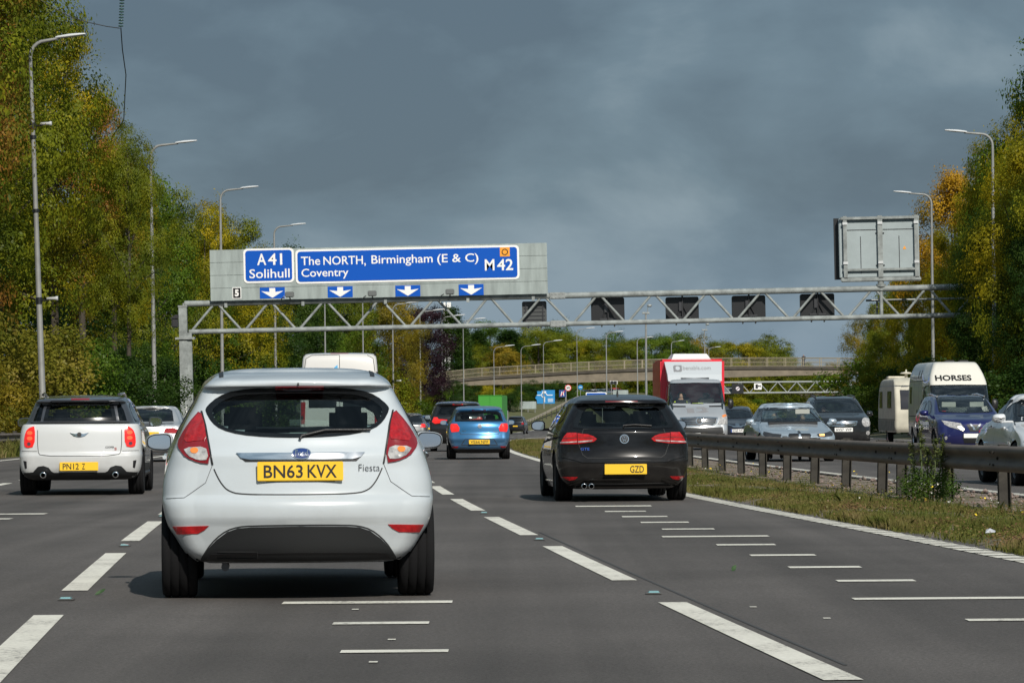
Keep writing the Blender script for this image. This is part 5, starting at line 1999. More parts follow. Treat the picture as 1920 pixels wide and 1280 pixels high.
for sd in ('left', 'right'):
    c.window('side_window', [(3.55, 1.32), (3.62, 1.86), (3.95, 1.88), (4.35, 1.45), (4.4, 1.32)], sd, G_dark, .03)
    c.patch('side_window', [(.5, 1.45), (.5, 2.0), (.95, 2.0), (.95, 1.45)], sd, M_frit, off=.005, res=.1)
    for y in (2.2, 2.75):
        c.patch('vent_slit', [(y, 2.28), (y, 2.52), (y + .12, 2.52), (y + .12, 2.28)], sd, M_blk, off=.006, res=.08)
    c.seam([(1.5, .5), (1.5, 2.2)], sd, .02)
    c.seam([(2.6, .5), (2.6, 2.2)], sd, .02)
    c.seam([(.3, 2.18), (4.0, 2.18)], sd, .02)
    c.seam([(.3, 1.05), (4.2, 1.05)], sd, .03)
    c.bar('door_handle', [(3.6, 1.1), (3.8, 1.1)], sd, .02, M_blk, off=.03)
    c.bar('door_handle', [(2.5, 1.1), (2.5, 1.25)], sd, .02, M_blk, off=.03)
c.patch('headlight', [(.62, .92), (.9, .98), (.92, .78), (.66, .74)], 'front', M_clr, off=.01, mirror=True)
c.patch('grille', [(-.5, .98), (.5, .98), (.46, .8), (-.46, .8)], 'front', M_blk, off=.006)
c.patch('bumper', [(-.93, .62), (.93, .62), (.9, .34), (-.9, .34)], 'front', M_dgrey, off=.02)
c.bar('wiper', [(-.1, 1.36), (.3, 1.42), (.75, 1.7)], 'front', .012, M_blk, off=.02)
mb = MB()
for sx in (-.4, .05):
    mb.box((sx, 3.0, 2.81), (.3, .3, .06), bev=.02)
mb.build('roof_vent', M_rimd, c.root)
c.wheels((1.0, L_ - 1.0), .34, .22, .86)
c.mirror(1.14, L_ - 1.35, 1.42, .10, .17, M_blk)
c.interior(3.5, 1.5, .8, 2.0, dash_y=4.55, dash_z=1.22, floor=.6)
c.finish()

# ------------------------------------------------ cream caravan behind the van
P_cv = mat('caravan_cream', (.52, .49, .40), .6, var=.2, vscale=2)
M_cvg = mat('caravan_window', (.03, .03, .035), .1)
L_ = 4.9
prof_f = [(z_ * .94, y_, a_, b_, d_) for z_, y_, a_, b_, d_ in [(.55, L_ - .12, 1.04, .03, .1), (.7, L_ - .02, 1.05, .03, .1), (1.2, L_, 1.05, .03, .1), (1.6, L_ - .06, 1.05, .03, .1), (2.1, L_ - .25, 1.04, .03, .1), (2.35, L_ - .45, 1.02, .04, .1), (2.47, L_ - .75, .98, .05, .15), (2.52, L_ - 1.1, .85, .06, .2), (2.54, L_ - 1.5, .6, .06, .2)]]
prof_r = [(z, L_ - y, a, b, d) for z, y, a, b, d in prof_f]
c = Car('caravan', 'cream touring caravan with a round roof vent, behind the HORSES van', 'caravan', None, L_, prof_r, prof_f, [(z_ * .94, w_) for z_, w_ in ((.55, 1.04), (1.2, 1.055), (2.1, 1.05), (2.35, 1.03), (2.47, .99), (2.52, .86), (2.54, .6))], P_cv, 121.5, 1736, (1736, 55, 1.37), oncoming=True, ns=40, nr=12, step=.08)
for sd in ('left', 'right'):
    c.patch('side_window', [(2.9, 1.35), (2.9, 1.92), (3.9, 1.92), (3.9, 1.35)], sd, M_cvg, off=.02, res=.1)
    c.patch('side_window', [(.6, 1.35), (.6, 1.92), (1.4, 1.92), (1.4, 1.35)], sd, M_cvg, off=.02, res=.1)
    c.seam([(.1, 2.1), (L_ - .2, 2.1)], sd, .04, m=mat('alloy_trim', (.4, .4, .39), .4, .6), name='side_trim')
    c.seam([(.1, .95), (L_ - .1, .95)], sd, .03, name='side_trim')
    c.patch('lower_skirt', [(.1, .57), (.1, .92), (L_ - .1, .92), (L_ - .1, .57)], sd, mat('caravan_grey', (.20, .20, .17), .6, var=.4, vscale=3), off=.012, res=.12)
c.patch('front_window', [(-.85, 1.3), (.85, 1.3), (.85, 1.95), (-.85, 1.95)], 'front', M_cvg, off=.02, res=.1)
c.patch('vent_cover', [(.80, 1.45), (.92, 1.45), (.92, 1.55), (.80, 1.55)], 'front', M_rimd, off=.01) if False else None
c.seam([(-1, 2.1), (1, 2.1)], 'front', .03, name='front_trim')
mb = MB()
mb.lathe([(2.5, .05), (2.66, .05), (2.665, .20), (2.69, .22), (2.72, .16), (2.74, .03), (2.82, .02), (2.82, .001)], 20, 'z', (.45, 3.2, -.15))
mb.build('roof_vent', P_cv, c.root)
mb = MB()
mb.box((.55, 1.4, 2.41), (.7, .6, .09), bev=.03)
mb.build('roof_hatch', P_cv, c.root)
mb = MB()
mb.tube([(.6, L_ - .1, .45), (0, L_ + 1.1, .45), (-.6, L_ - .1, .45)], .04, 8)
mb.tube([(0, L_ + 1.1, .45), (0, L_ + 1.3, .48)], .04, 8)
mb.build('drawbar', M_rimd, c.root)
c.wheels((2.35,), .30, .19, .92)
c.finish()

# ------------------------------------------------ red box lorry with silver cab
k2 = 7.11


def q4(pts):
    return [(a / k2 + 1200, b / k2 + 650) for a, b in pts]


P_cab = paint('cab_silver', (.50, .52, .54), .5, rough=.35)
L_ = 3.0
W_ = .965
front = [(.32, L_ - .1, .86, .12, .12), (.42, L_, .93, .15, .18), (.62, L_ + .02, .955, .18, .2), (.8, L_ - .02, .96, .2, .22), (1.0, L_ - .07, .96, .2, .24), (1.12, L_ - .2, .95, .18, .24), (1.3, L_ - .55, .93, .14, .2), (1.44, L_ - .85, .92, .1, .16), (1.5, L_ - .93, .92, .1, .15),
         (1.9, L_ - 1.22, .88, .1, .15), (2.2, L_ - 1.46, .85, .1, .16), (2.3, L_ - 1.6, .80, .1, .18), (2.34, L_ - 1.8, .66, .1, .2)]
rear = [(.32, .3, .86, .02, .05), (.5, .15, .95, .02, .05), (1.3, .1, .95, .02, .06), (1.9, .1, .91, .02, .06), (2.2, .1, .87, .02, .08), (2.3, .15, .82, .02, .1), (2.34, .25, .68, .02, .1)]
mid = [(.32, .9), (.5, .97), (1.0, .98), (1.4, .955), (1.9, .905), (2.2, .87), (2.3, .82), (2.34, .68)]
c = Car('box_lorry', 'silver-cabbed delivery lorry with red box body, oncoming beside the black hatchback', 'lorry', None, L_, rear, front, mid, P_cab, 116.5, 1311, (1312, 57.5, 1.36), oncoming=True, ns=50, nr=18, step=.045, body='cab')
c.window('windscreen', c.sym(q4([(797, 498), (400, 503), (392, 520), (383, 770), (797, 778)]), cx=1307, sc=56.7), 'front', G_scr, .03, smooth=0)
for sd in ('left', 'right'):
    c.window('side_window', [(.75, 1.40), (.8, 2.05), (1.3, 2.10), (1.75, 1.72), (2.0, 1.40)], sd, G_scr, .03)
    c.seam([(.65, .5), (.65, 2.15)], sd)
    c.bar('door_handle', [(.75, 1.2), (.95, 1.2)], sd, .02, M_blk, off=.03)
gr = c.patch('grille', c.sym(q4([(797, 968), (560, 975), (575, 1030), (610, 1060), (797, 1068)])), 'front', M_blk, off=.008)
for zz in (985, 1012, 1040):
    c.seam(c.sym(q4([(797, zz - 6), (580, zz - 6), (582, zz + 3), (797, zz + 3)])), 'front', .008, m=M_chr, name='grille_bar', off=.016)
c.seam(c.sym(q4([(797, 960), (548, 968), (568, 1035), (605, 1068), (797, 1078)])), 'front', .022, m=M_chr, name='grille_surround', off=.018)
bd = c.patch('badge_rim', c.P(q4(ell(797, 1012, 46, 46, 24))), 'front', M_chr, off=.026, deep=.02, res=.02)
c.patch('badge_field', c.P(q4(ell(797, 1012, 36, 36, 24))), 'front', M_blk, off=.030, parent=bd, res=.02)
mb = MB()
for a in (90, 210, 330):
    p = c.P(q4([(797, 1012), (797 + 38 * math.cos(R(a)), 1012 - 38 * math.sin(R(a)))]))
    A, B = c.ray(p[0], 'front'), c.ray(p[1], 'front')
    mb.tube([A[0] + A[1] * .036, B[0] + B[1] * .036], [.014, .004], 6)
mb.build('badge_star', M_chr, bd)
hl = c.patch('headlight', c.P(q4([(1045, 1050), (1105, 935), (1160, 918), (1180, 940), (1178, 1055)])), 'front', M_clr, off=.012, mirror=True, res=.03)
c.patch('indicator', c.P(q4([(1110, 940), (1160, 922), (1175, 945), (1120, 968)])), 'front', M_amb, off=.018, mirror=True, parent=hl, res=.03)
c.patch('wiper_vent', c.P(q4([(440, 802), (640, 806), (638, 822), (455, 822)])), 'front', M_blk, off=.006, mirror=True)
c.patch('bumper', c.sym(q4([(797, 1100), (480, 1090), (470, 1160), (520, 1240), (797, 1245)])), 'front', M_dgrey, off=.01, res=.06)
c.patch('bonnet_mark', c.P(q4([(645, 840), (740, 838), (745, 900), (650, 900)])), 'front', mat('mark_grey', (.22, .22, .23), .5), off=.004)
c.patch('bonnet_mark', c.P(q4([(780, 825), (880, 820), (940, 850), (900, 860), (940, 885), (860, 900), (760, 895), (860, 870), (850, 845), (790, 845)])), 'front', mat('mark_grey', (.22, .22, .23), .5), off=.004)
c.plate('', 0, .5, .52, .11, 'front', M_wht)
c.mirror(1.12, L_ - 1.0, 1.50, .09, .16, M_blk)
c.interior(.75, 1.62, .76, 2.1, dash_y=1.75, dash_z=1.38, floor=.7)
t = c.root
mb = MB()
mb.box((.02, -2.0, 1.96), (2.14, 4.4, 2.08), bev=.07)
mb.build('cargo_box', mat('lorry_red', (.62, .015, .035), .4, coat=.3), t)
mb = MB()                       # pale wind deflector under the box front, above the cab
zz = lambda py: 1.36 - (py - HZ) / 56.5
mb.add([(-.96, .28, zz(680)), (.96, .28, zz(680)), (-.90, .95, zz(704.5)), (.90, .95, zz(704.5)), (-.89, 1.18, zz(717)), (.89, 1.18, zz(717)), (-.96, .2, zz(680)), (.96, .2, zz(680)), (-.89, .2, zz(717)), (.89, .2, zz(717))],
       [(0, 1, 3, 2), (2, 3, 5, 4), (0, 2, 4, 8, 6), (1, 7, 9, 5, 3), (0, 6, 7, 1), (4, 5, 9, 8), (6, 8, 9, 7)])
df = mb.build('wind_deflector', paint('deflector', (.50, .53, .55), rough=.4), t)
mb = MB()
mb.add([(-.47, 1.105, zz(710.5)), (.47, 1.105, zz(710.5)), (-.45, 1.205, zz(714.5)), (.45, 1.205, zz(714.5)), (0, 1.09, zz(711.5))], [(0, 4, 1, 3, 2)])
mb.build('deflector_slot', M_rimd, df)
tx = MB()


def on_deflector(u, v):         # u across (left to right as seen), v up 0..1
    z0, z1 = zz(704.5), zz(680)
    z = z0 + (z1 - z0) * v
    return Vector((-u, .95 + (.28 - .95) * v + .012, z + .004))


uv, fs, _ = text_geo('benabls.com', .0)
tx.add([on_deflector(-.36 + .92 * a, .36 + .30 * b) for a, b in uv], fs)
tx.build('lettering', mat('mark_grey2', (.30, .30, .31), .5), df)
tx = MB()
ring = [(-.68, .22), (-.44, .22), (-.40, .30), (-.40, .72), (-.64, .72), (-.68, .64)]
tx.add([on_deflector(a, b) for a, b in ring], [tuple(range(6))])
lg = tx.build('logo', mat('mark_grey', (.22, .22, .23), .5), df)
tx = MB()
tx.add([on_deflector(-.54 + .075 * math.cos(i * PI / 8), .48 + .16 * math.sin(i * PI / 8)) + Vector((0, .004, .002)) for i in range(16)], [tuple(range(16))])
tx.build('logo_eye', paint('deflector', (.66, .68, .70)), lg)
mb = MB()
mb.add([(-.62, .15, 2.97), (.72, .15, 2.97), (.60, -.35, 3.19), (-.50, -.35, 3.19), (.60, -1.9, 3.19), (-.50, -1.9, 3.19), (.75, -2.2, 2.97), (-.65, -2.2, 2.97)], [(0, 1, 2, 3), (3, 2, 4, 5), (5, 4, 6, 7), (0, 3, 5, 7), (1, 6, 4, 2), (0, 7, 6, 1)])
mb.build('roof_pod', mat('pod_white', (.75, .75, .74), .5), t)
mb = MB()
mb.box((0, -1.2, .72), (.9, 6.0, .2))
mb.build('chassis', M_under, t)
mb = MB()
mb.box((-.3, 1.75, 1.53), (.55, .2, .03), rz=.2)
mb.build('dashboard_paper', mat('paper_white', (.75, .75, .7), .8), t)
mb = MB()
mb.box((-.02, 1.9, 1.52), (.36, .1, .03))
mb.build('dashboard_vest', M_hivis, t)
c.arches = [(2.15, .40, .36)]
tmp = c.arches
c.arches = []
c.wheels((2.15, -2.4), .35, .22, .84)
c.arches = [c.arches[0]]
c.finish()
seated('lorry driver in a dark waistcoat with bright yellow sleeves', in_car(c, .47, 1.12, 1.10), c.root.rotation_euler.z, M_navy, M_hivis, arms_to=(.14, .42, .34))
# ------------------------------------------------------------------ motorway furniture
M_galv = mat('galvanised', (.29, .31, .305), .5, .35, var=.25, vscale=3)
M_gpaint = mat('gantry_grey', (.245, .27, .265), .65, var=.4, vscale=2.2, bump=.1, bscale=20)
M_pole = mat('lamp_steel', (.24, .245, .235), .6, .2, var=.2, vscale=2)
M_lant = mat('lantern_white', (.52, .54, .55), .5)
M_rail = mat('rail_steel', (.17, .14, .115), .72, .1, var=.45, vscale=2.2, vcol=(.085, .072, .062), vstretch=(1, .5, 2.5), bump=.1, bscale=30)
M_post = mat('post_steel', (.062, .058, .05), .85, 0, var=.6, vscale=5, vcol=(.03, .028, .025), spec=.2, bump=.2, bscale=40)
M_sback = mat('sign_back', (.29, .335, .325), .8, var=.24, vscale=1.6, vstretch=(1.5, 1, .25))
M_sblue = mat('sign_blue', (.0, .078, .43), .6, spec=.2)
M_swhite = mat('sign_white', (.78, .78, .76), .45)
M_sblack = mat('sign_black', (.010, .011, .013), .4)
M_conc = mat('concrete', (.185, .155, .115), .85, var=.3, vscale=.6, bump=.2, bscale=8)
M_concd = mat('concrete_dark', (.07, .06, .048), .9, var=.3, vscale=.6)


# ------------------------------------------------ crash barriers
def barrier(label, off, y0, y1, posts, face=-1, gap_posts=(), top=.75, ystep=2.0, hgt=None, group=None):
    top = top - .01
    t = thing('crash_barrier', label, 'barrier', (D(y0) + off, y0, g(y0)), 0, group)
    O = Vector((D(y0) + off, y0, g(y0)))
    prof = [(u_, z_ * .86) for u_, z_ in [(0, -.33), (.022, -.325), (.062, -.30), (.078, -.262), (.07, -.228), (.012, -.185), (.004, -.155), (.012, -.125), (.07, -.085), (.078, -.05), (.062, -.015), (.022, .004), (0, .006)]]
    ys = [y0 + (y1 - y0) * i / int((y1 - y0) / ystep) for i in range(int((y1 - y0) / ystep) + 1)]
    m = MB()
    vs, fs = [], []
    n = len(prof)
    for y in ys:
        c, s_ = math.cos(heading(y)), math.sin(heading(y))
        for th in (0, -.006):
            for u, z in prof:
                uu = face * (u + th) - face * .0
                vs.append(Vector((D(y) + off + uu * c, y - uu * s_, g(y) + top + z + (hgt(y) if hgt else 0))) - O)
    N2 = 2 * n
    for i in range(len(ys) - 1):
        for k in range(n - 1):
            fs.append((i * N2 + k, i * N2 + k + 1, (i + 1) * N2 + k + 1, (i + 1) * N2 + k))
            fs.append((i * N2 + n + k, (i + 1) * N2 + n + k, (i + 1) * N2 + n + k + 1, i * N2 + n + k + 1))
        for a, b in ((0, n), (n - 1, 2 * n - 1)):
            fs.append((i * N2 + a, (i + 1) * N2 + a, (i + 1) * N2 + b, i * N2 + b))
    m.add(vs, fs, 0, True)
    rail = m.build('rail', M_rail, t)
    pm = None
    lap = MB()
    for i, y in enumerate(posts):
        if pm is None:
            q = MB()
            q.box((0, 0, .28), (.125, .02, .94), bev=.004)
            q.box((-.058, .035, .28), (.012, .07, .94))
            q.box((.058, -.035, .28), (.012, .07, .94))
            po = q.build('post', M_post, t)
            pm = po.data
        else:
            po = link('post', pm, t)
        po.location = Vector((D(y) + off - face * .07, y, g(y) + (hgt(y) if hgt else 0) + .02 * math.sin(i * 7.3))) - O
        po.rotation_euler = (R(1.2 * math.sin(i * 3.1)), R(1.8 * math.sin(i * 5.7)), -heading(y) + R(90) * 0)
        c, s_ = math.cos(heading(y)), math.sin(heading(y))
        for dz in (-.135,):
            lap.box(Vector((D(y) + off + face * .012, y, g(y) + top + dz + (hgt(y) if hgt else 0))) - O, (.03, .05, .035), bev=.008)
        lap.box(Vector((D(y) + off - face * .05, y, g(y) + top + .012 + (hgt(y) if hgt else 0))) - O, (.10, .14, .012))
        if i % 2 == 0:
            for dy in (-.12, .12):
                for dz in (-.205, -.065):
                    lap.box(Vector((D(y) + off + face * .078, y + dy, g(y) + top + dz + (hgt(y) if hgt else 0))) - O, (.02, .035, .03), bev=.006)
    lap.build('bolts', M_post, rail)
    return t


posts = [26.8, 30.1, 33.4, 36.7, 40.0, 43.5, 46.9, 48.5] + [51.8 + 3.3 * k for k in range(42)]
barrier('brown-grey steel crash barrier along the central reserve', 5.72, 18, 190, posts)
barrier('grey crash barrier at the far left verge', -12.6, 70, 200, [72 + 3.3 * k for k in range(38)], face=1, top=.7)


# ------------------------------------------------ lamp posts
lamp_protos = {}


def lamp(Y, px, ytop=None, H=None, arm=1, lean=.7, reach=2.0, label='', extras=(), zb=None, head=True):
    z0 = g(Y) if zb is None else zb
    x = X(px, Y)
    if H is None:
        H = Z(ytop, Y) - z0
    t = thing('lamp_post', label, 'lamp post', (x, Y, z0 - .1), 0, 'lamp posts beside the motorway', tilt=R(-lean))
    r0 = .13 if H > 13 else (.10 if Y < 370 else .075)
    m = MB()
    m.tube([(0, 0, 0), (0, 0, 1.6)], r0 * 1.15, 14)
    m.tube([(0, 0, 1.6), (0, 0, 1.7), (0, 0, H * .5), (0, 0, H - .7)], [r0 * 1.15, r0 * .95, r0 * .72, r0 * .5], 14)
    pole = m.build('pole', M_pole, t)
    m = MB()
    pts = [(0, 0, H - .7)]
    for i in range(1, 7):
        a = PI / 2 * i / 6
        pts.append((arm * .55 * (1 - math.cos(a)), 0, H - .7 + .6 * math.sin(a)))
    pts.append((arm * (reach - .6), 0, H - .02))
    m.tube(pts, [r0 * .5] * (len(pts) - 1) + [r0 * .36], 10)
    m.build('arm', M_pole, t)
    if head:
        m = MB()
        A, B = reach - .75, reach + .35
        secs = [(A, .05, .05), (A + .12, .12, .07), (A + .5, .17, .085), (B - .25, .15, .07), (B, .09, .04)]
        vs, fs = [], []
        for k, (u, wy, hz) in enumerate(secs):
            for i in range(10):
                a = 2 * PI * i / 10
                vs.append((arm * u, wy * math.cos(a), H - .0 + (u - A) * .09 + hz * math.sin(a) * (1.0 if math.sin(a) > 0 else .6)))
        for k in range(len(secs) - 1):
            for i in range(10):
                fs.append((k * 10 + i, k * 10 + (i + 1) % 10, (k + 1) * 10 + (i + 1) % 10, (k + 1) * 10 + i))
        m.add(vs, fs, 0, True)
        m.add(vs[:10], [tuple(range(10))])
        m.add(vs[-10:], [tuple(range(10))])
        m.build('lantern', M_lant, t)
    for kind, z in extras:
        if kind == 'camera':
            m = MB()
            m.lathe([(-.12, r0 * .95), (.12, r0 * .95)], 14, 'z', (0, 0, z))
            m.tube([(0, -.05, z), (.35, -.1, z), (.42, -.12, z + .05)], .03, 8)
            b = m.build('camera_bracket', M_sblack, t)
            m = MB()
            m.lathe([(-.22, .001), (-.22, .055), (.08, .06), (.14, .085), (.2, .075), (.14, .001)], 12, 'x', (.52, -.12, z + .06))
            m.build('camera', mat('camera_grey', (.45, .46, .46), .5), b)
        elif kind == 'band':
            m = MB()
            m.lathe([(-.06, r0 * .95), (.06, r0 * .95)], 14, 'z', (0, 0, z))
            m.build('strap', M_sblack, t)
        elif kind == 'number':
            m = MB()
            for k in range(4):
                m.box((.02, -r0 * 1.0 - .006, z - k * .16), (.10, .012, .13))
            m.build('number_strip', M_lant, t)
    return t


lamp(131, 83, H=15.2, lean=1.7, reach=1.7, label='tallest lamp post by the left verge with two white cameras on it', extras=[('camera', 12.0), ('camera', 5.6), ('band', 8.9), ('band', 11.6), ('number', 1.7)])
lamp(180, 291, H=15.2, lean=.6, label='lamp post rising through the trees just left of the gantry leg', extras=[('number', 1.5)])
lamp(220, 418, ytop=347, lean=.3, label='lamp post standing just right of the gantry leg', extras=[('number', 1.5)])
lamp(264, 518, ytop=417, lean=.3, label='lamp post showing above the A 41 sign panel')
for (y, px, h, lab) in ((281, 611, 12, 'lamp post behind the sign board, left of the white van'), (300, 682, 12, 'lamp post behind the sign board, over the white van'), (320, 738, 12, 'lamp post right of the white van, with a small camera'),
                        (340, 789, 12, 'lamp post in front of the dark purple tree'), (357, 830, 12, 'lamp post in front of the dark conifer')):
    lamp(y, px, H=h, label=lab, lean=.2, extras=[('camera', 5)] if px == 738 else ())
for (y, px, yt, lab) in ((375, 870, 596, 'lamp post just right of the dark conifer'), (402, 927, 647, 'lower lamp post above the green lorry, in front of the footbridge'), (422, 978, 646, 'lamp post left of the blue map sign'),
                         (440, 1020, 638, 'lamp post in front of the blue map sign'), (465, 1083, 615, 'lamp post right of the fifty speed limit sign'), (490, 1138, 622, 'lamp post beyond the black hatchback, left one of the pair'),
                         (518, 1196, 633, 'lamp post beyond the black hatchback, nearest the red lorry')):
    lamp(y, px, ytop=yt, lean=.2, label=lab)
lamp(176, 1866, H=15.2, arm=-1, lean=.2, label='right-hand lamp post nearest the picture edge, among the trees')
lamp(222, 1751, H=15.2, arm=-1, lean=.3, label='right-hand lamp post just beside the blank sign back')
lamp(640, 1260, ytop=640, lean=.2, label='far lamp post behind the footbridge above the red lorry', zb=-1)
lamp(680, 1330, ytop=652, lean=.2, label='far lamp post behind the footbridge right of the red lorry', zb=-1)
lamp(720, 1397, ytop=664, lean=.2, label='farthest lamp post behind the footbridge', zb=-1)


# ------------------------------------------------ masts
def mast(Y, px, ytop, label, wide=.16):
    H = Z(ytop, Y) + 1
    t = thing('mast', label, 'mast', (X(px, Y), Y, -1))
    m = MB()
    m.tube([(0, 0, 0), (0, 0, H)], [wide, wide * .7], 10)
    m.build('pole', M_pole, t)
    m = MB()
    m.box((0, 0, H + .1), (.9, .4, .25), bev=.05)
    m.tube([(.2, 0, H), (.25, 0, H + .9)], .05, 6)
    m.lathe([(-.3, .05), (-.2, .18), (.15, .18), (.3, .05)], 10, 'x', (.45, 0, H + 1.0))
    m.build('camera_head', M_galv, t)


mast(430, 1212, 590, 'tall camera mast seen through the gantry truss')
mast(560, 1322, 622, 'thin camera mast above the red lorry', .1)
mast(300, 249, 600, 'thin dark mast among the left-hand trees', .06)

# ------------------------------------------------ gantry across the road
GY = 195.0
GS = F / GY
GL = (X(348, GY), GY, -.55)
GT = R(-.9)


def G(px, py):
    a = R(1.25)
    dx, dy = (px - 348) / GS, (771.6 - py) / GS
    return dx * math.cos(a) + dy * math.sin(a), -dx * math.sin(a) + dy * math.cos(a) + CH - GL[2]


def gthing(name, label, cat, group=None):
    return thing(name, label, cat, GL, 0, group, tilt=GT)


gt = gthing('sign_gantry', 'long grey steel truss gantry spanning both carriageways', 'gantry')
zt = G(348, 570)[1]
zt = (G(400, 568.5)[1] + G(1500, 544)[1]) / 2
zl = (G(400, 621)[1] + G(1500, 597)[1]) / 2
uE = 47.0
m = MB()
m.tube([(.1, 0, zt), (uE, 0, zt)], .165, 16)
m.build('top_chord', M_gpaint, gt)
m = MB()
m.tube([(.3, 0, zl), (uE, 0, zl)], .135, 16)
m.build('bottom_chord', M_gpaint, gt)
for zz in (zt, zl):             # bolted splice in each chord
    m = MB()
    u = G(1047, 590)[0]
    m.box((u, 0, zz), (.85, .44, .36), bev=.03)
    for du in (-.3, -.1, .1, .3):
        for dz in (-.09, .09):
            m.box((u + du, -.23, zz + dz), (.06, .03, .06))
    m.build('splice', M_galv, gt)
bot = [G(p, 610)[0] for p in (356, 457, 559, 663, 766, 870, 968, 1073, 1176, 1278, 1380, 1484, 1588, 1692, 1790)]
bot += [bot[-1] + 3.05]
for a, b in zip(bot, bot[1:]):
    mdl = (a + b) / 2
    for p, q in (((a + .08, zl), (mdl - .06, zt)), ((mdl + .06, zt), (b - .08, zl))):
        m = MB()
        m.tube([(p[0], 0, p[1]), (q[0], 0, q[1])], .072, 10)
        m.build('diagonal', M_gpaint, gt)
m = MB()
m.box((0, 0, 3.7), (.44, .40, 7.4))
m.box((.34, .0, 3.0), (.24, .3, 6.0))
m.build('left_column', M_gpaint, gt)
m = MB()
zc = G(350, 634)[1]
m.box((.1, 0, zc), (1.05, .62, .12))
m.build('column_flange', M_galv, gt)
m = MB()
m.box((0, 0, 7.45), (.5, .46, .1))
m.box((.18, .1, 7.56), (.36, .3, .14))
m.build('column_cap', M_galv, gt)
m = MB()
for k in range(5):
    m.box((.08, -.21, 1.9 - k * .2), (.09, .02, .12))
m.build('number_strip', M_swhite, gt)
m = MB()
m.box((-.45, 0, 6.55), (.35, .4, .5), bev=.05)
m.prism([(-.72, 6.8), (-.25, 6.8), (-.25, 7.0), (-.4, 7.0)], -.25, .25)
m.build('junction_box', M_rimd, gt)
m = MB()
m.box((uE - .2, 0, 3.3), (.5, .42, 8.4))
m.build('right_column', M_gpaint, gt)
m = MB()                        # maintenance rail seen behind the right end
u0 = G(1630, 562)[0]
zz = G(1700, 560)[1]
m.tube([(u0, 1.6, zz), (uE, 1.6, zz)], .06, 8)
m.tube([(u0 + .6, 1.6, zz), (u0 + .6, 1.6, zl)], .05, 8)
m.tube([(G(1655, 560)[0], 1.6, zz), (G(1655, 560)[0], 0, zt)], .05, 8)
m.tube([(u0 + .6, 1.6, zl), (u0 + .6, .0, zl)], .05, 8)
m.build('cable_rail', M_galv, gt)


def rbox(m, x0, x1, z0, z1, y, t, r=.12, mi=0):
    pts = []
    for cx_, cz_, a0 in ((x1 - r, z1 - r, 0), (x0 + r, z1 - r, 90), (x0 + r, z0 + r, 180), (x1 - r, z0 + r, 270)):
        for k in range(6):
            a = R(a0 + 18 * k)
            pts.append((cx_ + r * math.cos(a), cz_ + r * math.sin(a)))
    m.prism(pts, y - t, y, mi)
    return m


# sign board on top of the left half
st = gthing('direction_sign', 'large blue motorway direction board reading A 41 Solihull and The NORTH, M 42', 'road sign')
uL, uR = G(396, 510)[0], G(1027, 505)[0]
zB, zT = zt + .10, G(700, 462.5)[1]
YB = -.35
m = MB()
npl = 4
hp = (zT - zB) / npl
for k in range(npl):
    m.box(((uL + uR) / 2, YB, zB + hp * (k + .5)), (uR - uL, .08, hp - .018))
m.box(((uL + uR) / 2, YB + .05, (zB + zT) / 2), (uR - uL - .02, .04, zT - zB - .02))
m.build('backing_planks', M_sback, st)
m = MB()
for u in (uL + .8, uL + 5, uL + 9.5, uL + 14, uR - .8):
    m.box((u, YB + .22, (zB + zT) / 2 - .2), (.16, .18, zT - zB + .3))
m.build('support_post', M_gpaint, st)
yf = YB - .045


def panel(px0, px1, py0, py1, pyr0, pyr1):
    a, b = G(px0, (py0 + py1) / 2), G(px1, (pyr0 + pyr1) / 2)
    h = (py1 - py0) / GS
    zc_ = (a[1] + b[1]) / 2
    m = MB()
    rbox(m, a[0], b[0], zc_ - h / 2, zc_ + h / 2, yf, .03, .22)
    o = m.build('panel_border', M_swhite, st)
    m = MB()
    rbox(m, a[0] + .11, b[0] - .11, zc_ - h / 2 + .11, zc_ + h / 2 - .11, yf - .033, .012, .16)
    m.build('blue_field', M_sblue, o)
    return o


def stext(body, px0, px1, py0, py1, parent, name='lettering', m_=None, bold=.008, y=None):
    """py0/py1: top and bottom of the letters at the middle of the line"""
    a, b = G(px0, (py0 + py1) / 2), G(px1, (py0 + py1) / 2)
    pm = (px0 + px1) / 2
    z1, z0 = G(pm, py0)[1], G(pm, py1)[1]
    m = MB()
    text_mb(m, body, a[0], b[0], z0, z1, (y or yf - .047), bold=bold, thick=.006)
    return m.build(name, m_ or M_swhite, parent)


p1 = panel(458.5, 553, 467, 531.5, 465, 529.5)
stext('A', 484, 501, 476, 497.5, p1, bold=.015)
stext('41', 504.5, 531, 475.5, 497, p1, bold=.015)
stext('Solihull', 469.5, 545, 504.5, 521.5, p1)
p2 = panel(556, 974.5, 467.5, 531.5, 461, 525)
stext('The', 566, 602, 481.5, 497.5, p2)
stext('NORTH', 608, 682, 480.5, 496.5, p2)
stext(',', 684.5, 687.5, 493.5, 499.5, p2)
stext('Birmingham', 698, 812.5, 478, 498.8, p2)
stext('(E & C)', 821, 898, 476, 496.8, p2)
stext('Coventry', 567, 655, 503.5, 523.5, p2)
stext('M', 910, 928, 486.5, 507.5, p2, bold=.015)
stext('42', 933, 963, 486, 507, p2, bold=.015)
a, b = G(938.5, 481.5), G(956.5, 464)
m = MB()
m.box(((a[0] + b[0]) / 2, yf - .053, (a[1] + b[1]) / 2), (b[0] - a[0], .014, b[1] - a[1]))
o = m.build('orange_patch', mat('sign_orange', (.80, .32, .02), .5), p2)
m = MB()
cx_, cz_ = (a[0] + b[0]) / 2, (a[1] + b[1]) / 2
ring = [(cx_ + .15 * math.cos(2 * PI * k / 24), yf - .064, cz_ + .15 * math.sin(2 * PI * k / 24)) for k in range(25)]
m.tube(ring, .026, 6, cap=False)
m.build('ring_symbol', M_sblack, o)
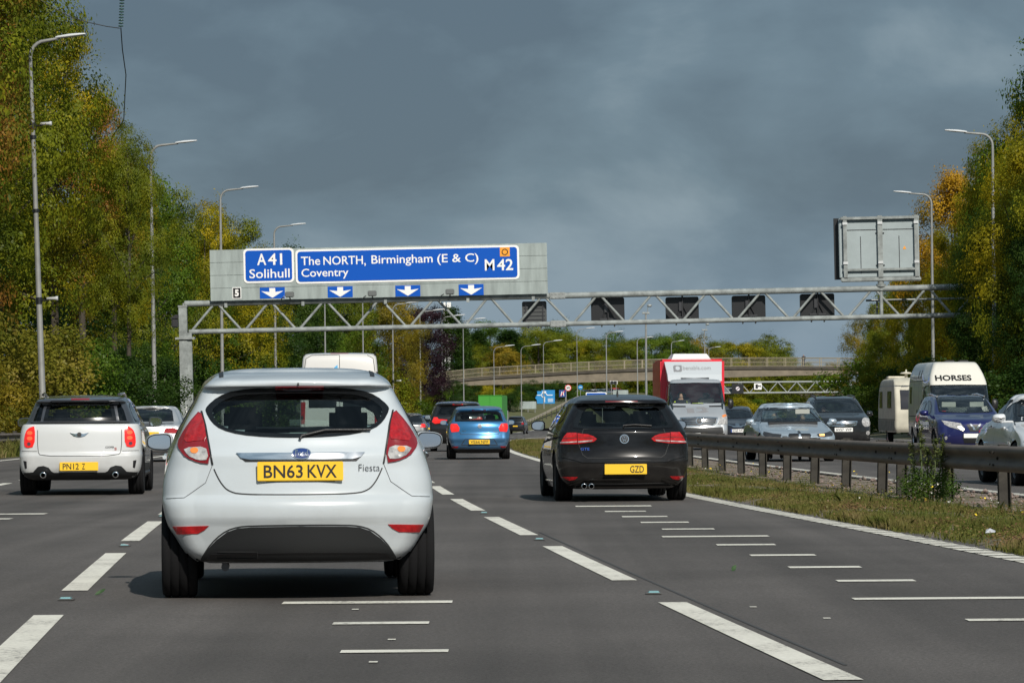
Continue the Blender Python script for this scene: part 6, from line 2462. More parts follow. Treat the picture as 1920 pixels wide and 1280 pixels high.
for pc, py in ((512.5, 549.3), (639.5, 547.4), (766, 545.5), (884.5, 543.5)):
    u, z = G(pc, py)
    m = MB()
    m.box((u, yf, z), (1.36, .03, .60))
    o = m.build('arrow_panel', M_sblue, st)
    m = MB()
    s_ = .62
    pts = [(-.16, .26), (.16, .26), (.16, .05), (.60, .10), (.02, -.26), (-.02, -.26), (-.60, .10), (-.16, .05)]
    m.prism([(u + p[0], z + p[1]) for p in pts], yf - .026, yf - .017)
    m.build('lane_arrow', M_swhite, o)
u, z = G(446, 549.5)
m = MB()
m.box((u, yf, z), (.48, .03, .62))
o = m.build('junction_number_plate', M_swhite, st)
m = MB()
m.box((u, yf - .018, z), (.40, .014, .54))
o2 = m.build('plate_field', M_sblack, o)
m = MB()
text_mb(m, '5', u - .11, u + .11, z - .19, z + .19, yf - .027, bold=.05)
m.build('junction_number', M_swhite, o)

# floodlights along the top chord
for i, (pc, py, lab) in enumerate(((546, 553, 'below the A 41 panel'), (700, 551, 'below the word Birmingham'), (845, 548, 'nearest the M 42 end'))):
    t = gthing('sign_floodlight', 'small grey floodlight on the gantry chord, ' + lab, 'floodlight', 'floodlights under the direction board')
    u, z = G(pc, py)
    m = MB()
    m.box((u, -1.0, z), (.48, .3, .30), bev=.04)
    m.build('housing', mat('lamp_housing', (.11, .12, .12), .6), t)
    m = MB()
    m.tube([(u - .3, -1.0, z - .1), (u - .55, -.2, zt + .1)], .03, 6)
    m.tube([(u, -1.0, z - .15), (u, -.1, zt + .12)], .04, 6)
    m.build('bracket', M_galv, t)

# signal boxes over the opposite carriageway, seen from behind
for pc, py, w_, h_, lab in ((1003, 584, 1.34, 1.16, 'grey louvred signal box at the middle of the gantry'), (1141, 580, 1.82, 1.32, 'leftmost black signal box on the gantry, next to the grey louvred one'),
                            (1281, 577.5, 1.80, 1.26, 'black signal box on the gantry above the red lorry'), (1406, 574.5, 1.82, 1.24, 'black signal box on the gantry, second away from the blank sign back'),
                            (1535, 571.5, 1.86, 1.26, 'black signal box nearest the blank sign back')):
    t = gthing('signal_box', lab, 'signal', 'signal boxes facing the opposite carriageway')
    u, z = G(pc, py)
    m = MB()
    rbox(m, u - w_ / 2, u + w_ / 2, z - h_ / 2, z + h_ / 2, .95, .5, .10)
    m.build('housing', M_sblack if w_ > 1.5 else mat('signal_grey', (.055, .06, .06), .5), t)
    m = MB()
    if w_ > 1.5:
        m.tube([(u, .34, z + h_ / 2 + .05), (u, .34, z - h_ / 2 + .08)], .05, 8)
        m.tube([(u - .06, .34, z + h_ * .1), (u - .35, .4, z - h_ / 2 + .12)], .03, 6)
        m.tube([(u + .06, .34, z + h_ * .1), (u + .35, .4, z - h_ / 2 + .12)], .03, 6)
        m.box((u, .38, z - h_ / 2 + .14), (.9, .08, .10))
        m.box((u - .1, .36, z + .1), (.2, .1, .5), bev=.02)
    else:
        for k in range(5):
            m.box((u, .43, z - h_ * .36 + k * h_ * .18), (w_ * .86, .03, .04))
        m.box((u - w_ * .35, .42, z), (.06, .06, h_ * .95))
        m.box((u + w_ * .35, .42, z), (.06, .06, h_ * .95))
    m.build('mounting_bracket', M_rimd, t)
    m = MB()
    for du in (-.35, .35):
        m.tube([(u + du, .5, zt), (u + du, .0, zt - .05)], .05, 6)
        m.tube([(u + du, .5, zl - .2), (u + du, .5, z - h_ / 2)], .04, 6)
        m.tube([(u + du, .5, zl - .18), (u + du, .0, zl - .1)], .04, 6)
    m.build('hanger', M_galv, t)

# message sign standing on the right part, seen from behind
vs_ = gthing('message_sign', 'large blank grey back of a message sign standing on the gantry', 'road sign')
u0, z0 = G(1577, 521)
u1, z1 = G(1725, 406)
um, zm = (u0 + u1) / 2, (z0 + z1) / 2
w_, h_ = u1 - u0, z1 - z0
m = MB()
m.box((um - .04, .3, zm), (w_ - .02, .5, h_), bev=.03)
m.build('cabinet', mat('cabinet_grey', (.32, .37, .38), .85, spec=.2, var=.08, vscale=1.2), vs_)
m = MB()
m.box((um - .24, .62, zm - .02), (w_ + .06, .12, h_ + .1))
m.build('front_screen', M_sblack, vs_)
m = MB()
for u in (u0 + .28, um, u1 - .22):
    m.box((u, -.06, zm - .05), (.20 if u != um else .26, .20, h_ + .30))
m.build('upright', M_gpaint, vs_)
m = MB()
m.box((um, -.10, z1 - .02), (w_ - .1, .16, .14))
m.build('cross_beam', M_gpaint, vs_)
m = MB()
m.box((um, -.10, z0 - .12), (w_, .22, .24), bev=.05)
m.build('cross_beam', M_gpaint, vs_)
m = MB()
m.box((um, -.09, z0 + .42), (w_ - .3, .10, .12))
m.build('cross_beam', M_gpaint, vs_)
m = MB()
for sx in (-1, 1):
    uc = um + sx * w_ * .24
    m.box((uc, .035, zm + h_ * .30), (w_ * .40, .03, .03))
    m.box((uc, .035, zm - h_ * .12), (.03, .03, h_ * .62))
    for du in (-.85, .85):
        for dz in (.24, -.30):
            m.box((uc + du, .03, zm + h_ * dz), (.07, .05, .07))
m.build('door_joint', M_rimd, vs_)
m = MB()
for u in (u0 + .28, um, u1 - .22):
    for z in (z1 - .30, z0 + .8):
        m.box((u, -.19, z), (.26, .05, .14))
m.build('clamp', M_lant, vs_)
m = MB()
m.add([(u1 - .95, .035, zm - .12), (u1 - .75, .035, zm - .12), (u1 - .85, .035, zm + .06)], [(0, 1, 2)])
m.add([(u1 - .95, .045, zm - .12), (u1 - .75, .045, zm - .12), (u1 - .85, .045, zm + .06)], [(2, 1, 0)])
m.build('warning_label', mat('sign_orange', (.80, .32, .02), .5), vs_)
m = MB()
m.tube([(um, 0, zt - .1), (um, 0, z0 - .1)], .17, 12)
m.tube([(um, 0, zt + .1), (um, 0, zt + .25)], .26, 12)
m.tube([(um, .0, zl), (um, .0, zt)], .10, 10)
m.build('stem', M_gpaint, vs_)

# ------------------------------------------------ second gantry beyond the lorry
Y2 = 530.0
S2 = F / Y2
t = thing('sign_gantry', 'distant pale truss gantry under the footbridge', 'gantry', (X(1228, Y2), Y2, -2.2), 0, tilt=R(-.15))


def G2(px, py):
    return (px - 1228) / S2, Z(py, Y2) + 2.2


M_g2 = mat('gantry_pale', (.27, .29, .285), .6)
zt2, zl2 = G2(1400, 719.5)[1], G2(1400, 739.5)[1]
ue = G2(1610, 0)[0]
for nm, z in (('top_chord', zt2), ('bottom_chord', zl2)):
    m = MB()
    m.tube([(0, 0, z), (ue, 0, z)], .14, 10)
    m.build(nm, M_g2, t)
du = 35.5 / S2
for k in range(int(ue / du)):
    for a, b in (((k * du, zl2), ((k + .5) * du, zt2)), (((k + .5) * du, zt2), ((k + 1) * du, zl2))):
        m = MB()
        m.tube([(a[0], 0, a[1]), (b[0], 0, b[1])], .075, 8)
        m.build('diagonal', M_g2, t)
for u in (0, ue - 1.2):
    m = MB()
    m.box((u, .0, zt2 / 2 + .1), (.36, .34, zt2 + .2))
    m.build('column', M_g2, t)
m = MB()
m.tube([(-.2, 2.2, zt2 + .1), (3, 2.2, zt2 + .1)], .12, 8)
m.box((ue - 1.2 + 6.5, 1, zt2 / 2), (.34, .34, zt2))
m.build('side_frame', M_g2, t)
t2 = thing('lane_signal', 'black lane signal with a lit white disc on the distant gantry', 'signal', (X(1383, Y2), Y2 - .4, Z(731, Y2)))
m = MB()
rbox(m, -.85, .85, -.72, .72, .3, .6, .1)
m.build('housing', M_sblack, t2)
m = MB()
m.prism([(.30 * math.cos(k * PI / 9), .30 * math.sin(k * PI / 9)) for k in range(18)], -.33, -.302)
o = m.build('disc', mat('signal_disc', (.6, .55, .58), .4, emit=.25), t2)
m = MB()
m.box((0, -.34, 0), (.66, .012, .10), M=Matrix.Rotation(R(-35), 3, 'Y'))
m.build('bar', M_sblack, o)
t2 = thing('camera_sign', 'small white sign with a black camera symbol on the distant gantry', 'road sign', (X(1421, Y2), Y2 - .4, Z(727, Y2)))
m = MB()
rbox(m, -.56, .56, -.47, .47, 0, .06, .06)
m.build('board', M_swhite, t2)
m = MB()
m.box((-.18, -.07, .0), (.36, .012, .62))
m.box((.12, -.07, .05), (.2, .012, .22))
m.prism([(.24, -.02), (.42, -.16), (.42, .22), (.24, .10)], -.075, -.063)
m.build('symbol', M_sblack, t2)
t2 = thing('sign_box', 'dark slatted sign box at the lorry end of the distant gantry', 'signal', (X(1366, Y2), Y2 + 1, Z(732, Y2)))
m = MB()
m.box((0, 0, 0), (1.3, .4, .9), bev=.05)
m.build('housing', mat('box_blue', (.05, .08, .11), .5), t2)
m = MB()
for k in range(5):
    m.box((0, -.21, -.34 + k * .17), (1.25, .03, .06))
m.build('slat', M_g2, t2)

# ------------------------------------------------ footbridge
YF = 600.0
SF = F / YF
fb = thing('footbridge', 'long pale concrete footbridge with a railing, arching over the motorway', 'bridge', (0, YF, 0))
pts_top = [(770, 717), (840, 712), (900, 706.5), (985, 702), (1060, 698), (1140, 694.5), (1225, 692), (1300, 690.5), (1400, 690), (1500, 690.5), (1610, 692), (1750, 697)]
pts_bot = [(770, 727), (840, 723.5), (900, 721.5), (985, 720), (1060, 718.5), (1140, 716.5), (1225, 714.5), (1300, 712), (1400, 709), (1500, 707), (1610, 706), (1750, 708)]
ft = hermite([(X(p, YF), Z(q, YF)) for p, q in pts_top])
fbm = hermite([(X(p, YF), Z(q, YF)) for p, q in pts_bot])
xs = [X(770, YF) + i * 1.0 for i in range(int(X(1750, YF) - X(770, YF)))]
m = MB()
vs, fs = [], []
for x in xs:
    a, b = ft(x)[0], fbm(x)[0]
    vs += [(x, .25, a - .42), (x, .25, b), (x, 3.2, b), (x, 3.2, a - .42)]
for i in range(len(xs) - 1):
    for k in range(4):
        fs.append((i * 4 + k, i * 4 + (k + 1) % 4, (i + 1) * 4 + (k + 1) % 4, (i + 1) * 4 + k))
m.add(vs, fs)
m.build('girder', M_conc, fb)
m = MB()
vs, fs = [], []
for x in xs:
    a = ft(x)[0]
    vs += [(x, 0, a), (x, 0, a - .40), (x, 3.45, a - .40), (x, 3.45, a)]
for i in range(len(xs) - 1):
    for k in range(4):
        fs.append((i * 4 + k, i * 4 + (k + 1) % 4, (i + 1) * 4 + (k + 1) % 4, (i + 1) * 4 + k))
m.add(vs, fs)
m.build('deck', M_concd, fb)
M_par = mat('parapet_tan', (.24, .205, .14), .6)
for yy in (.12, 3.3):
    m = MB()
    for z in (.12, .75, 1.5):
        m.tube([(x, yy, ft(x)[0] + z) for x in xs[::2]], .045 if z < 1.4 else .065, 6)
    n_ = 0
    for i in range(0, len(xs) - 1):
        for k in range(5):
            x = xs[i] + k * .2
            z = ft(x)[0]
            thick = .06 if (i % 3 == 0 and k == 0) else .014
            m.box((x, yy, z + .8), (thick * 2, .03 + thick, 1.5))
    m.build('parapet', M_par, fb)
for px in (815, 1640):
    m = MB()
    x = X(px, YF)
    m.box((x, 1.7, fbm(x)[0] / 2 - 1.6), (1.2, 2.4, fbm(x)[0] + 3.2))
    m.build('pier', M_conc, fb)
J = [(0, 0, .95), (0, 0, 1.15), (0, 0, 1.38), (0, 0, 1.50), (0, .03, 1.66), (.21, 0, 1.40), (.28, .05, 1.12), (.18, -.22, 1.10), (-.21, 0, 1.40), (-.28, .05, 1.12), (-.16, -.22, 1.15), (.10, 0, .92), (.11, -.02, .5), (.11, .03, .06), (.12, -.1, .03), (-.10, 0, .92), (-.12, .02, .5),
     (-.12, .05, .06), (-.13, -.08, .03)]
Rr = [.15, (.17, .12), (.18, .12), .06, .10, .07, .05, .045, .07, .05, .045, .10, .075, .05, .045, .10, .075, .05, .045]
E = [(0, 1), (1, 2), (2, 3), (3, 4), (2, 5), (5, 6), (6, 7), (2, 8), (8, 9), (9, 10), (0, 11), (11, 12), (12, 13), (13, 14), (0, 15), (15, 16), (16, 17), (17, 18)]
xx = X(1508, YF)
person('person', 'person in dark blue clothes standing at the footbridge railing', J, Rr, E, ([M_navy, M_skin, mat('jeans', (.03, .05, .11), .9)], lambda c: 1 if c.z > 1.52 else (2 if c.z < .95 else 0)), (xx, YF + .6, ft(xx)[0]), 0, scale=1.2)

# ------------------------------------------------ far road bridge with a car on it
YR = 800.0
rb = thing('road_bridge', 'far flat beige road bridge behind the distant gantry', 'bridge', (0, YR, 0))
xa, xb = X(1340, YR), X(1720, YR)
zz0 = Z(741, YR)
m = MB()
m.box(((xa + xb) / 2, 6, Z(748.5, YR)), (xb - xa, 12, .9))
m.build('girder', M_conc, rb)
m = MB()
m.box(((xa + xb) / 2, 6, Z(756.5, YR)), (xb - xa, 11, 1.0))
m.build('shadowed_beam', M_concd, rb)  # darker concrete puts the shade beneath the deck into the colour
m = MB()
m.box(((xa + xb) / 2, -.1, Z(742, YR)), (xb - xa, .3, .75))
m.build('parapet_wall', M_conc, rb)
m = MB()
for z in (.6, 1.0):
    m.tube([(xa, 0, zz0 + z), (xb, 0, zz0 + z)], .04, 6)
for i in range(int((xb - xa) / 2)):
    m.box((xa + 2 * i, 0, zz0 + .5), (.08, .06, 1.0))
m.build('handrail', M_g2, rb)
cb = Car('saloon', 'small grey car crossing the far road bridge', 'car', None, 4.3, rows_rear(.88, 1.42, kind='saloon'), rows_front(4.3, .88, 1.42, 'saloon'), rows_mid(.89, 1.42, 'saloon'), paint('mid_grey', (.16, .17, .18), .4), 803, 1505, (1505, 8.4, 1), ns=24, nr=6, step=.12)
for sd in ('left', 'right'):
    cb.patch('side_window', [(1.2, 1.0), (1.7, 1.3), (2.6, 1.33), (3.2, 1.0)], sd, M_frit, off=.006, res=.12)
cb.wheels((.8, 3.5), .31, .2, .76, spokes=5)
cb.finish()
cb.root.location = (X(1505, 803) - 2.1, 803, Z(738, YR) - .2)
cb.root.rotation_euler = (0, 0, R(-90))

# ------------------------------------------------ verge at the far bend: bank, rail, signs, slip road
bank = MB()
vs, fs = [], []
rowsY = [330, 360, 385, 400, 412, 425, 440, 455, 470, 490, 520, 560, 620, 720]
for y in rowsY:
    h = np.interp(y, [330, 385, 405, 440, 520, 720], [.0, .25, .55, 2.2, 3.2, 4.0])
    yy = min(y, 500)
    ext = (y - 500) * .05 if y > 500 else 0
    for o, k in ((-11.2, -.05), (-12.0, .5), (-13.2, 1), (-22, 1.25), (-40, 1.3), (-70, 1.4)):
        vs.append((D(yy) + o + ext, y, g(y) + h * k))
n = 6
for i in range(len(rowsY) - 1):
    for k in range(n - 1):
        fs.append((i * n + k, i * n + k + 1, (i + 1) * n + k + 1, (i + 1) * n + k))
bank.add(vs, fs, 0, True)
tag(bank.build('grass_bank', mat('bank_grass', (.075, .09, .022), .95, var=.5, vscale=.5, vcol=(.10, .085, .04), bump=.5, bscale=3)), kind='structure')
t = thing('crash_barrier', 'pale barrier rail climbing the grass bank left of the black hatchback', 'barrier', (0, 0, 0))
R0 = [(984, 790, 405), (1000, 783.5, 413), (1020, 774, 424), (1055, 757, 440), (1085, 743, 456)]
m = MB()
P_ = [Vector((X(a, y), y, Z(b, y))) for a, b, y in R0]
for p, q in zip(P_, P_[1:]):
    for dz in (0, -.16):
        m.add([p + Vector((0, 0, dz + .07)), q + Vector((0, 0, dz + .07)), q + Vector((0, 0, dz - .07)), p + Vector((0, 0, dz - .07)), p + Vector((0, .08, dz + .07)), q + Vector((0, .08, dz + .07)), q + Vector((0, .08, dz - .07)), p + Vector((0, .08, dz - .07))],
              [(0, 1, 2, 3), (7, 6, 5, 4), (0, 4, 5, 1), (3, 2, 6, 7), (0, 3, 7, 4), (1, 5, 6, 2)])
m.build('rail', mat('rail_pale', (.42, .37, .29), .6), t)
for i in range(16):
    f = i / 15 * (len(P_) - 1)
    k = min(int(f), len(P_) - 2)
    p = P_[k] + (P_[k + 1] - P_[k]) * (f - k)
    m = MB()
    m.box(p + Vector((0, .12, -.5)), (.1, .08, 1.0))
    m.build('post', M_post, t)


def post_sign(name, label, Y, px, py, w_, h_, cat='road sign', legs=(-.3, .3), leg_y=None, group=None):
    zc_ = Z(py, Y)
    zb = (Z(leg_y, Y) if leg_y else g(Y)) - zc_
    t = thing(name, label, cat, (X(px, Y), Y, zc_), 0, group)
    m = MB()
    for l in legs:
        m.tube([(l * w_, .06, zb), (l * w_, .06, h_ * .45)], .05, 8)
    m.build('post', M_pole, t)
    return t


Ys = 470
M_map = mat('sign_cyan', (.01, .20, .48), .45)
sw, sh = 37 * Ys / F, 25.5 * Ys / F
t = post_sign('map_sign', 'light blue roundabout map sign on the far left verge', Ys, 1022, 744, sw, sh, leg_y=790)
m = MB()
m.prism([(-sw / 2, -sh * .1), (-sw / 2 + .3, sh * .2), (-sw / 2 + .25, sh * .42), (-sw * .2, sh * .42), (-sw * .15, sh / 2), (sw / 2, sh / 2), (sw / 2, -sh / 2), (-sw * .4, -sh / 2), (-sw * .42, -sh * .2)], -.05, 0)
b = m.build('board', M_map, t)
m = MB()
ring = [(-.12 + .36 * math.cos(2 * PI * k / 16), -.06, .22 + .30 * math.sin(2 * PI * k / 16)) for k in range(14)]
m.tube(ring, .06, 5)
m.box((-.10, -.06, -.38), (.2, .02, .62))
m.box((-.75, -.06, .22), (.62, .02, .09))
m.box((.62, -.06, .22), (.76, .02, .10))
m.box((-.1, -.06, .66), (.5, .02, .14))
for k in range(3):
    m.box((.72, -.06, -.28 - k * .17), (.7, .02, .07))
m.build('map_lines', M_swhite, b)
t = post_sign('road_sign', 'grey back of a two-legged sign left of the blue map sign', 430, 990, 759.5, 2.0, .9, legs=(.0, .42), leg_y=798)
m = MB()
m.box((0, 0, 0), (2.0, .05, .9))
m.build('board', M_sback, t)
t = post_sign('motorway_end_sign', 'dark blue end of motorway sign with red bar, below the fifty sign', 480, 1055, 738, .9, .95, legs=(.55,), leg_y=790)
m = MB()
m.box((0, 0, 0), (.92, .05, .95))
b = m.build('board', mat('sign_navy', (.012, .05, .22), .45), t)
m = MB()
m.box((0, -.03, 0), (.14, .012, .9), M=Matrix.Rotation(R(38), 3, 'Y'))
m.build('red_bar', mat('sign_red', (.55, .03, .03), .5), b)
m = MB()
for sx in (-.16, .12):
    m.box((sx, -.034, -.02), (.09, .012, .6), M=Matrix.Rotation(R(10 if sx < 0 else -10), 3, 'Y'))
m.build('road_symbol', M_swhite, b)
t = post_sign('speed_sign', 'round red-rimmed speed limit sign reading 50', 482, 1065.5, 727.5, .9, .9, legs=(-.4,), leg_y=792)
m = MB()
m.prism([(.44 * math.cos(k * PI / 14), .44 * math.sin(k * PI / 14)) for k in range(28)], -.05, 0)
b = m.build('disc', mat('sign_red', (.55, .03, .03), .5), t)
m = MB()
m.prism([(.34 * math.cos(k * PI / 14), .34 * math.sin(k * PI / 14)) for k in range(28)], -.062, -.051)
m.build('face', M_swhite, b)
m = MB()
text_mb(m, '50', -.24, .24, -.17, .17, -.064, bold=.03)
m.build('number', M_sblack, b)
t = post_sign('round_sign', 'small round blue sign behind a lamp post on the slip road', 500, 1088.5, 726.5, .6, .6, legs=(0,), leg_y=760)
m = MB()
m.prism([(.34 * math.cos(k * PI / 10), .34 * math.sin(k * PI / 10)) for k in range(20)], -.05, 0)
b = m.build('disc', M_map, t)
m = MB()
m.box((.02, -.06, 0), (.4, .02, .09))
m.build('arrow', M_swhite, b)
t = post_sign('panel_sign', 'wide blue sign with white border, its top showing above the black hatchback', 470, 1118, 745, 2.7, 1.3, leg_y=800)
m = MB()
rbox(m, -1.36, 1.36, -.62, .62, 0, .05, .12)
b = m.build('board', M_swhite, t)
m = MB()
rbox(m, -1.26, 1.26, -.52, .52, -.052, .014, .08)
m.build('blue_field', M_sblue, b)
t = post_sign('road_sign', 'plain grey sign back right of the queueing cars', 500, 1164, 739, 2.1, .9, legs=(-.3, .3), leg_y=770)
m = MB()
m.box((0, 0, 0), (2.1, .05, 1.0))
m.build('board', M_sback, t)
t = post_sign('traffic_signal', 'dark signal head pair on thin poles above the queueing cars', 520, 1151, 718, 1.0, .4, cat='signal', legs=(-.35, .35), leg_y=745)
m = MB()
for sx in (-.25, .25):
    m.box((sx, 0, 0), (.44, .2, .42), bev=.03)
b = m.build('signal_head', M_sblack, t)
m = MB()
m.box((0, .12, 0), (1.1, .03, .5))
m.build('backing_board', M_swhite, b)

# slip road climbing to the roundabout with a queue of cars
m = MB()
S_ = [(8, 470, 1.6), (10, 520, 2.6), (13.5, 600, 3.6), (16.5, 650, 4.1), (24, 720, 4.3)]
vs = []
for x, y, z in S_:
    vs += [(x - 4, y, z), (x + 6, y, z), (x + 9, y, z - 2.5), (x - 9, y, z - 2.5)]
fs = [(4 * i + k, 4 * i + (k + 1) % 4, 4 * i + 4 + (k + 1) % 4, 4 * i + 4 + k) for i in range(len(S_) - 1) for k in (0, 1, 3)]
m.add(vs, fs, 0, True)
tag(m.build('slip_road', mat('bank_grass')), kind='structure')
qc = None
qcols = [paint('q_blue', (.03, .06, .15), .3), paint('q_silver', (.4, .42, .45), .4), paint('q_black', (.015, .015, .018)), paint('q_teal', (.05, .12, .15), .3), paint('q_grey', (.15, .16, .18), .3), paint('q_red', (.35, .03, .03))]
QP = [(1072, 737.5, 1), (1081, 737, 0), (1091, 736.5, 2), (1101, 736, 1), (1111, 735.5, 3), (1121, 735, 4), (1131, 734.5, 2), (1142, 733.5, 5)]
names = ['silver', 'blue', 'black', 'silver', 'teal', 'grey', 'black', 'red']
for i, (px, py, ci) in enumerate(QP):
    y = 640 + i * 3
    if qc is None:
        qc = Car('queueing_car', '', 'car', 'cars queueing on the slip road', 4.0, rows_rear(.86, 1.5), rows_front(4.0, .86, 1.5), rows_mid(.87, 1.5), qcols[ci], y, px, (px, F / y, 1), ns=20, nr=6, step=.14)
        qc.patch('windscreen', [(-.65, 1.05), (.65, 1.05), (.52, 1.38), (-.52, 1.38)], 'front', M_frit, off=.008, res=.12)
        for sd in ('left', 'right'):
            qc.patch('side_window', [(.8, 1.06), (1.1, 1.36), (2.0, 1.4), (2.6, 1.06)], sd, M_frit, off=.008, res=.12)
        qc.patch('rear_window', [(-.65, 1.05), (.65, 1.05), (.55, 1.34), (-.55, 1.34)], 'rear', M_frit, off=.008, res=.12)
        qc.wheels((.8, 3.2), .31, .2, .74, spokes=5)
        o = qc.finish()
    else:
        o = copy_tree(qc.root)
        for ch in o.children:
            if ch.name.startswith('body'):
                ch.material_slots[0].link = 'OBJECT'
                ch.material_slots[0].material = qcols[ci]
    o.location = (X(px, y), y, Z(py, y) - .95)
    o.rotation_euler = (0, 0, R(-62))
    o['label'] = ['small silver car at the left tail of the slip road queue', 'small blue car, second from the left in the slip road queue', 'small black car right of the blue round sign in the slip road queue', 'small silver car in the middle of the slip road queue',
                  'small teal car above the wide blue sign in the slip road queue', 'small grey car right of the middle of the slip road queue', 'small black car just left of the red car in the slip road queue', 'small red car at the right head of the slip road queue'][i]
    o['category'] = 'car'
    o['group'] = 'cars queueing on the slip road'

# ------------------------------------------------ retaining wall, white tower, overhead line
t = thing('retaining_wall', 'brownish timber-faced retaining wall at the left verge before the footbridge', 'wall', (0, 0, 0))
m = MB()
cols = []
ww = [(728, 334, 726), (745, 340, 728), (770, 349, 731), (800, 360, 736), (822, 369, 741), (834, 374, 749)]
pp = [(X(a, y), y, Z(b, y)) for a, y, b in ww]
for i in range(len(pp) - 1):
    a, b = Vector(pp[i]), Vector(pp[i + 1])
    k = 8
    for j in range(k):
        p, q = a + (b - a) * (j / k), a + (b - a) * ((j + .94) / k)
        m.add([(p.x, p.y, -2), (q.x, q.y, -2), (q.x, q.y, q.z), (p.x, p.y, p.z), (p.x, p.y + .4, -2), (q.x, q.y + .4, -2), (q.x, q.y + .4, q.z), (p.x, p.y + .4, p.z)], [(0, 1, 2, 3), (7, 6, 5, 4), (3, 2, 6, 7), (0, 3, 7, 4), (1, 5, 6, 2)])
m.build('facing', mat('timber_wall', (.15, .11, .075), .9, var=.4, vscale=1.2), t)
m = MB()
m.tube([Vector(p) + Vector((0, .2, .12)) for p in pp], .12, 6)
m.build('coping', M_concd, t)
YW = 900
t = thing('tower_block', 'small white tower top with dark slits, rising behind the conifer', 'building', (X(839, YW), YW, 0))
ht = Z(566, YW)
m = MB()
for sx in (-.55, .28, .8):
    m.box((sx * 1.0, 0, ht / 2), (.5, 2.2, ht))
m.build('wall', mat('tower_white', (.72, .72, .70), .7), t)
m = MB()
m.box((0, .3, ht / 2 - .3), (1.9, 1.4, ht - .6))
m.build('dark_core', M_rimd, t)

YI = 150
t = thing('power_line', 'overhead power line with a ribbed glass insulator string, top left', 'power line', (X(231, YI), YI, Z(48, YI)))
m = MB()
n_ = 13
for k in range(n_):
    z = .08 + k * .12
    m.lathe([(z - .045, .03), (z - .03, .11), (z + .01, .10), (z + .035, .03)], 14, 'z', (k * .006, 0, 0))
m.build('insulator', mat('insulator_glass', (.03, .07, .065), .2), t)
m = MB()
m.tube([(.08, 0, 1.6), (.2, 0, 9)], .025, 6)
m.tube([(0, 0, 0), (-.05, 1, -.8), (-.12, 3, -1.7), (-1.2, 12, -2.9), (-6, 34, -4.5)], .022, 6)
m.tube([(-.05, 0, -.02), (-.6, 0, .06), (-1.3, 0, .22), (-2.0, 0, .42), (-3.0, 0, .95), (-5.5, 0, 2.6), (-9, 0, 5.2)], .02, 6)
m.build('cable', M_sblack, t)
# ------------------------------------------------------------------ trees
nr_ = np.random.default_rng(11)


def leaf_mesh(name, cl, n_per, size, spread, up=.5, aspect=.62, seed=1, droop=0.0, out=None, ow=1.5):
    """cl: (n,3) clump centres, out: one diamond-shaped leaf spray per entry"""
    r = np.random.default_rng(seed)
    n = len(cl) * n_per
    c = np.repeat(cl, n_per, axis=0) + r.normal(0, 1, (n, 3)) * np.array(spread)
    nn = r.normal(0, 1, (n, 3))
    if out is None:
        nn[:, 2] = np.abs(nn[:, 2]) + up
    else:                       # leaves face outwards from their bough, so each bough shades as a mass
        nn = nn * .45 + np.repeat(out, n_per, axis=0) * ow
        nn[:, 2] += .35
    nn /= np.linalg.norm(nn, axis=1)[:, None]
    a = r.normal(0, 1, (n, 3))
    a -= nn * np.sum(a * nn, axis=1)[:, None]
    a /= np.linalg.norm(a, axis=1)[:, None]
    if droop:
        a[:, 2] -= droop
        a /= np.linalg.norm(a, axis=1)[:, None]
    b = np.cross(nn, a)
    s = size * r.uniform(.6, 1.35, (n, 1))
    v = np.empty((n, 4, 3))
    v[:, 0] = c - a * s * .5
    v[:, 1] = c + b * s * .5 * aspect + nn * s * .07
    v[:, 2] = c + a * s * .5
    v[:, 3] = c - b * s * .5 * aspect + nn * s * .07
    me = bpy.data.meshes.new(name)
    me.vertices.add(n * 4)
    me.vertices.foreach_set('co', v.reshape(-1))
    me.loops.add(n * 4)
    me.loops.foreach_set('vertex_index', np.arange(n * 4, dtype=np.int32))
    me.polygons.add(n)
    me.polygons.foreach_set('loop_start', np.arange(0, n * 4, 4, dtype=np.int32))
    me.polygons.foreach_set('loop_total', np.full(n, 4, dtype=np.int32))
    me.update()
    me.validate()
    return me


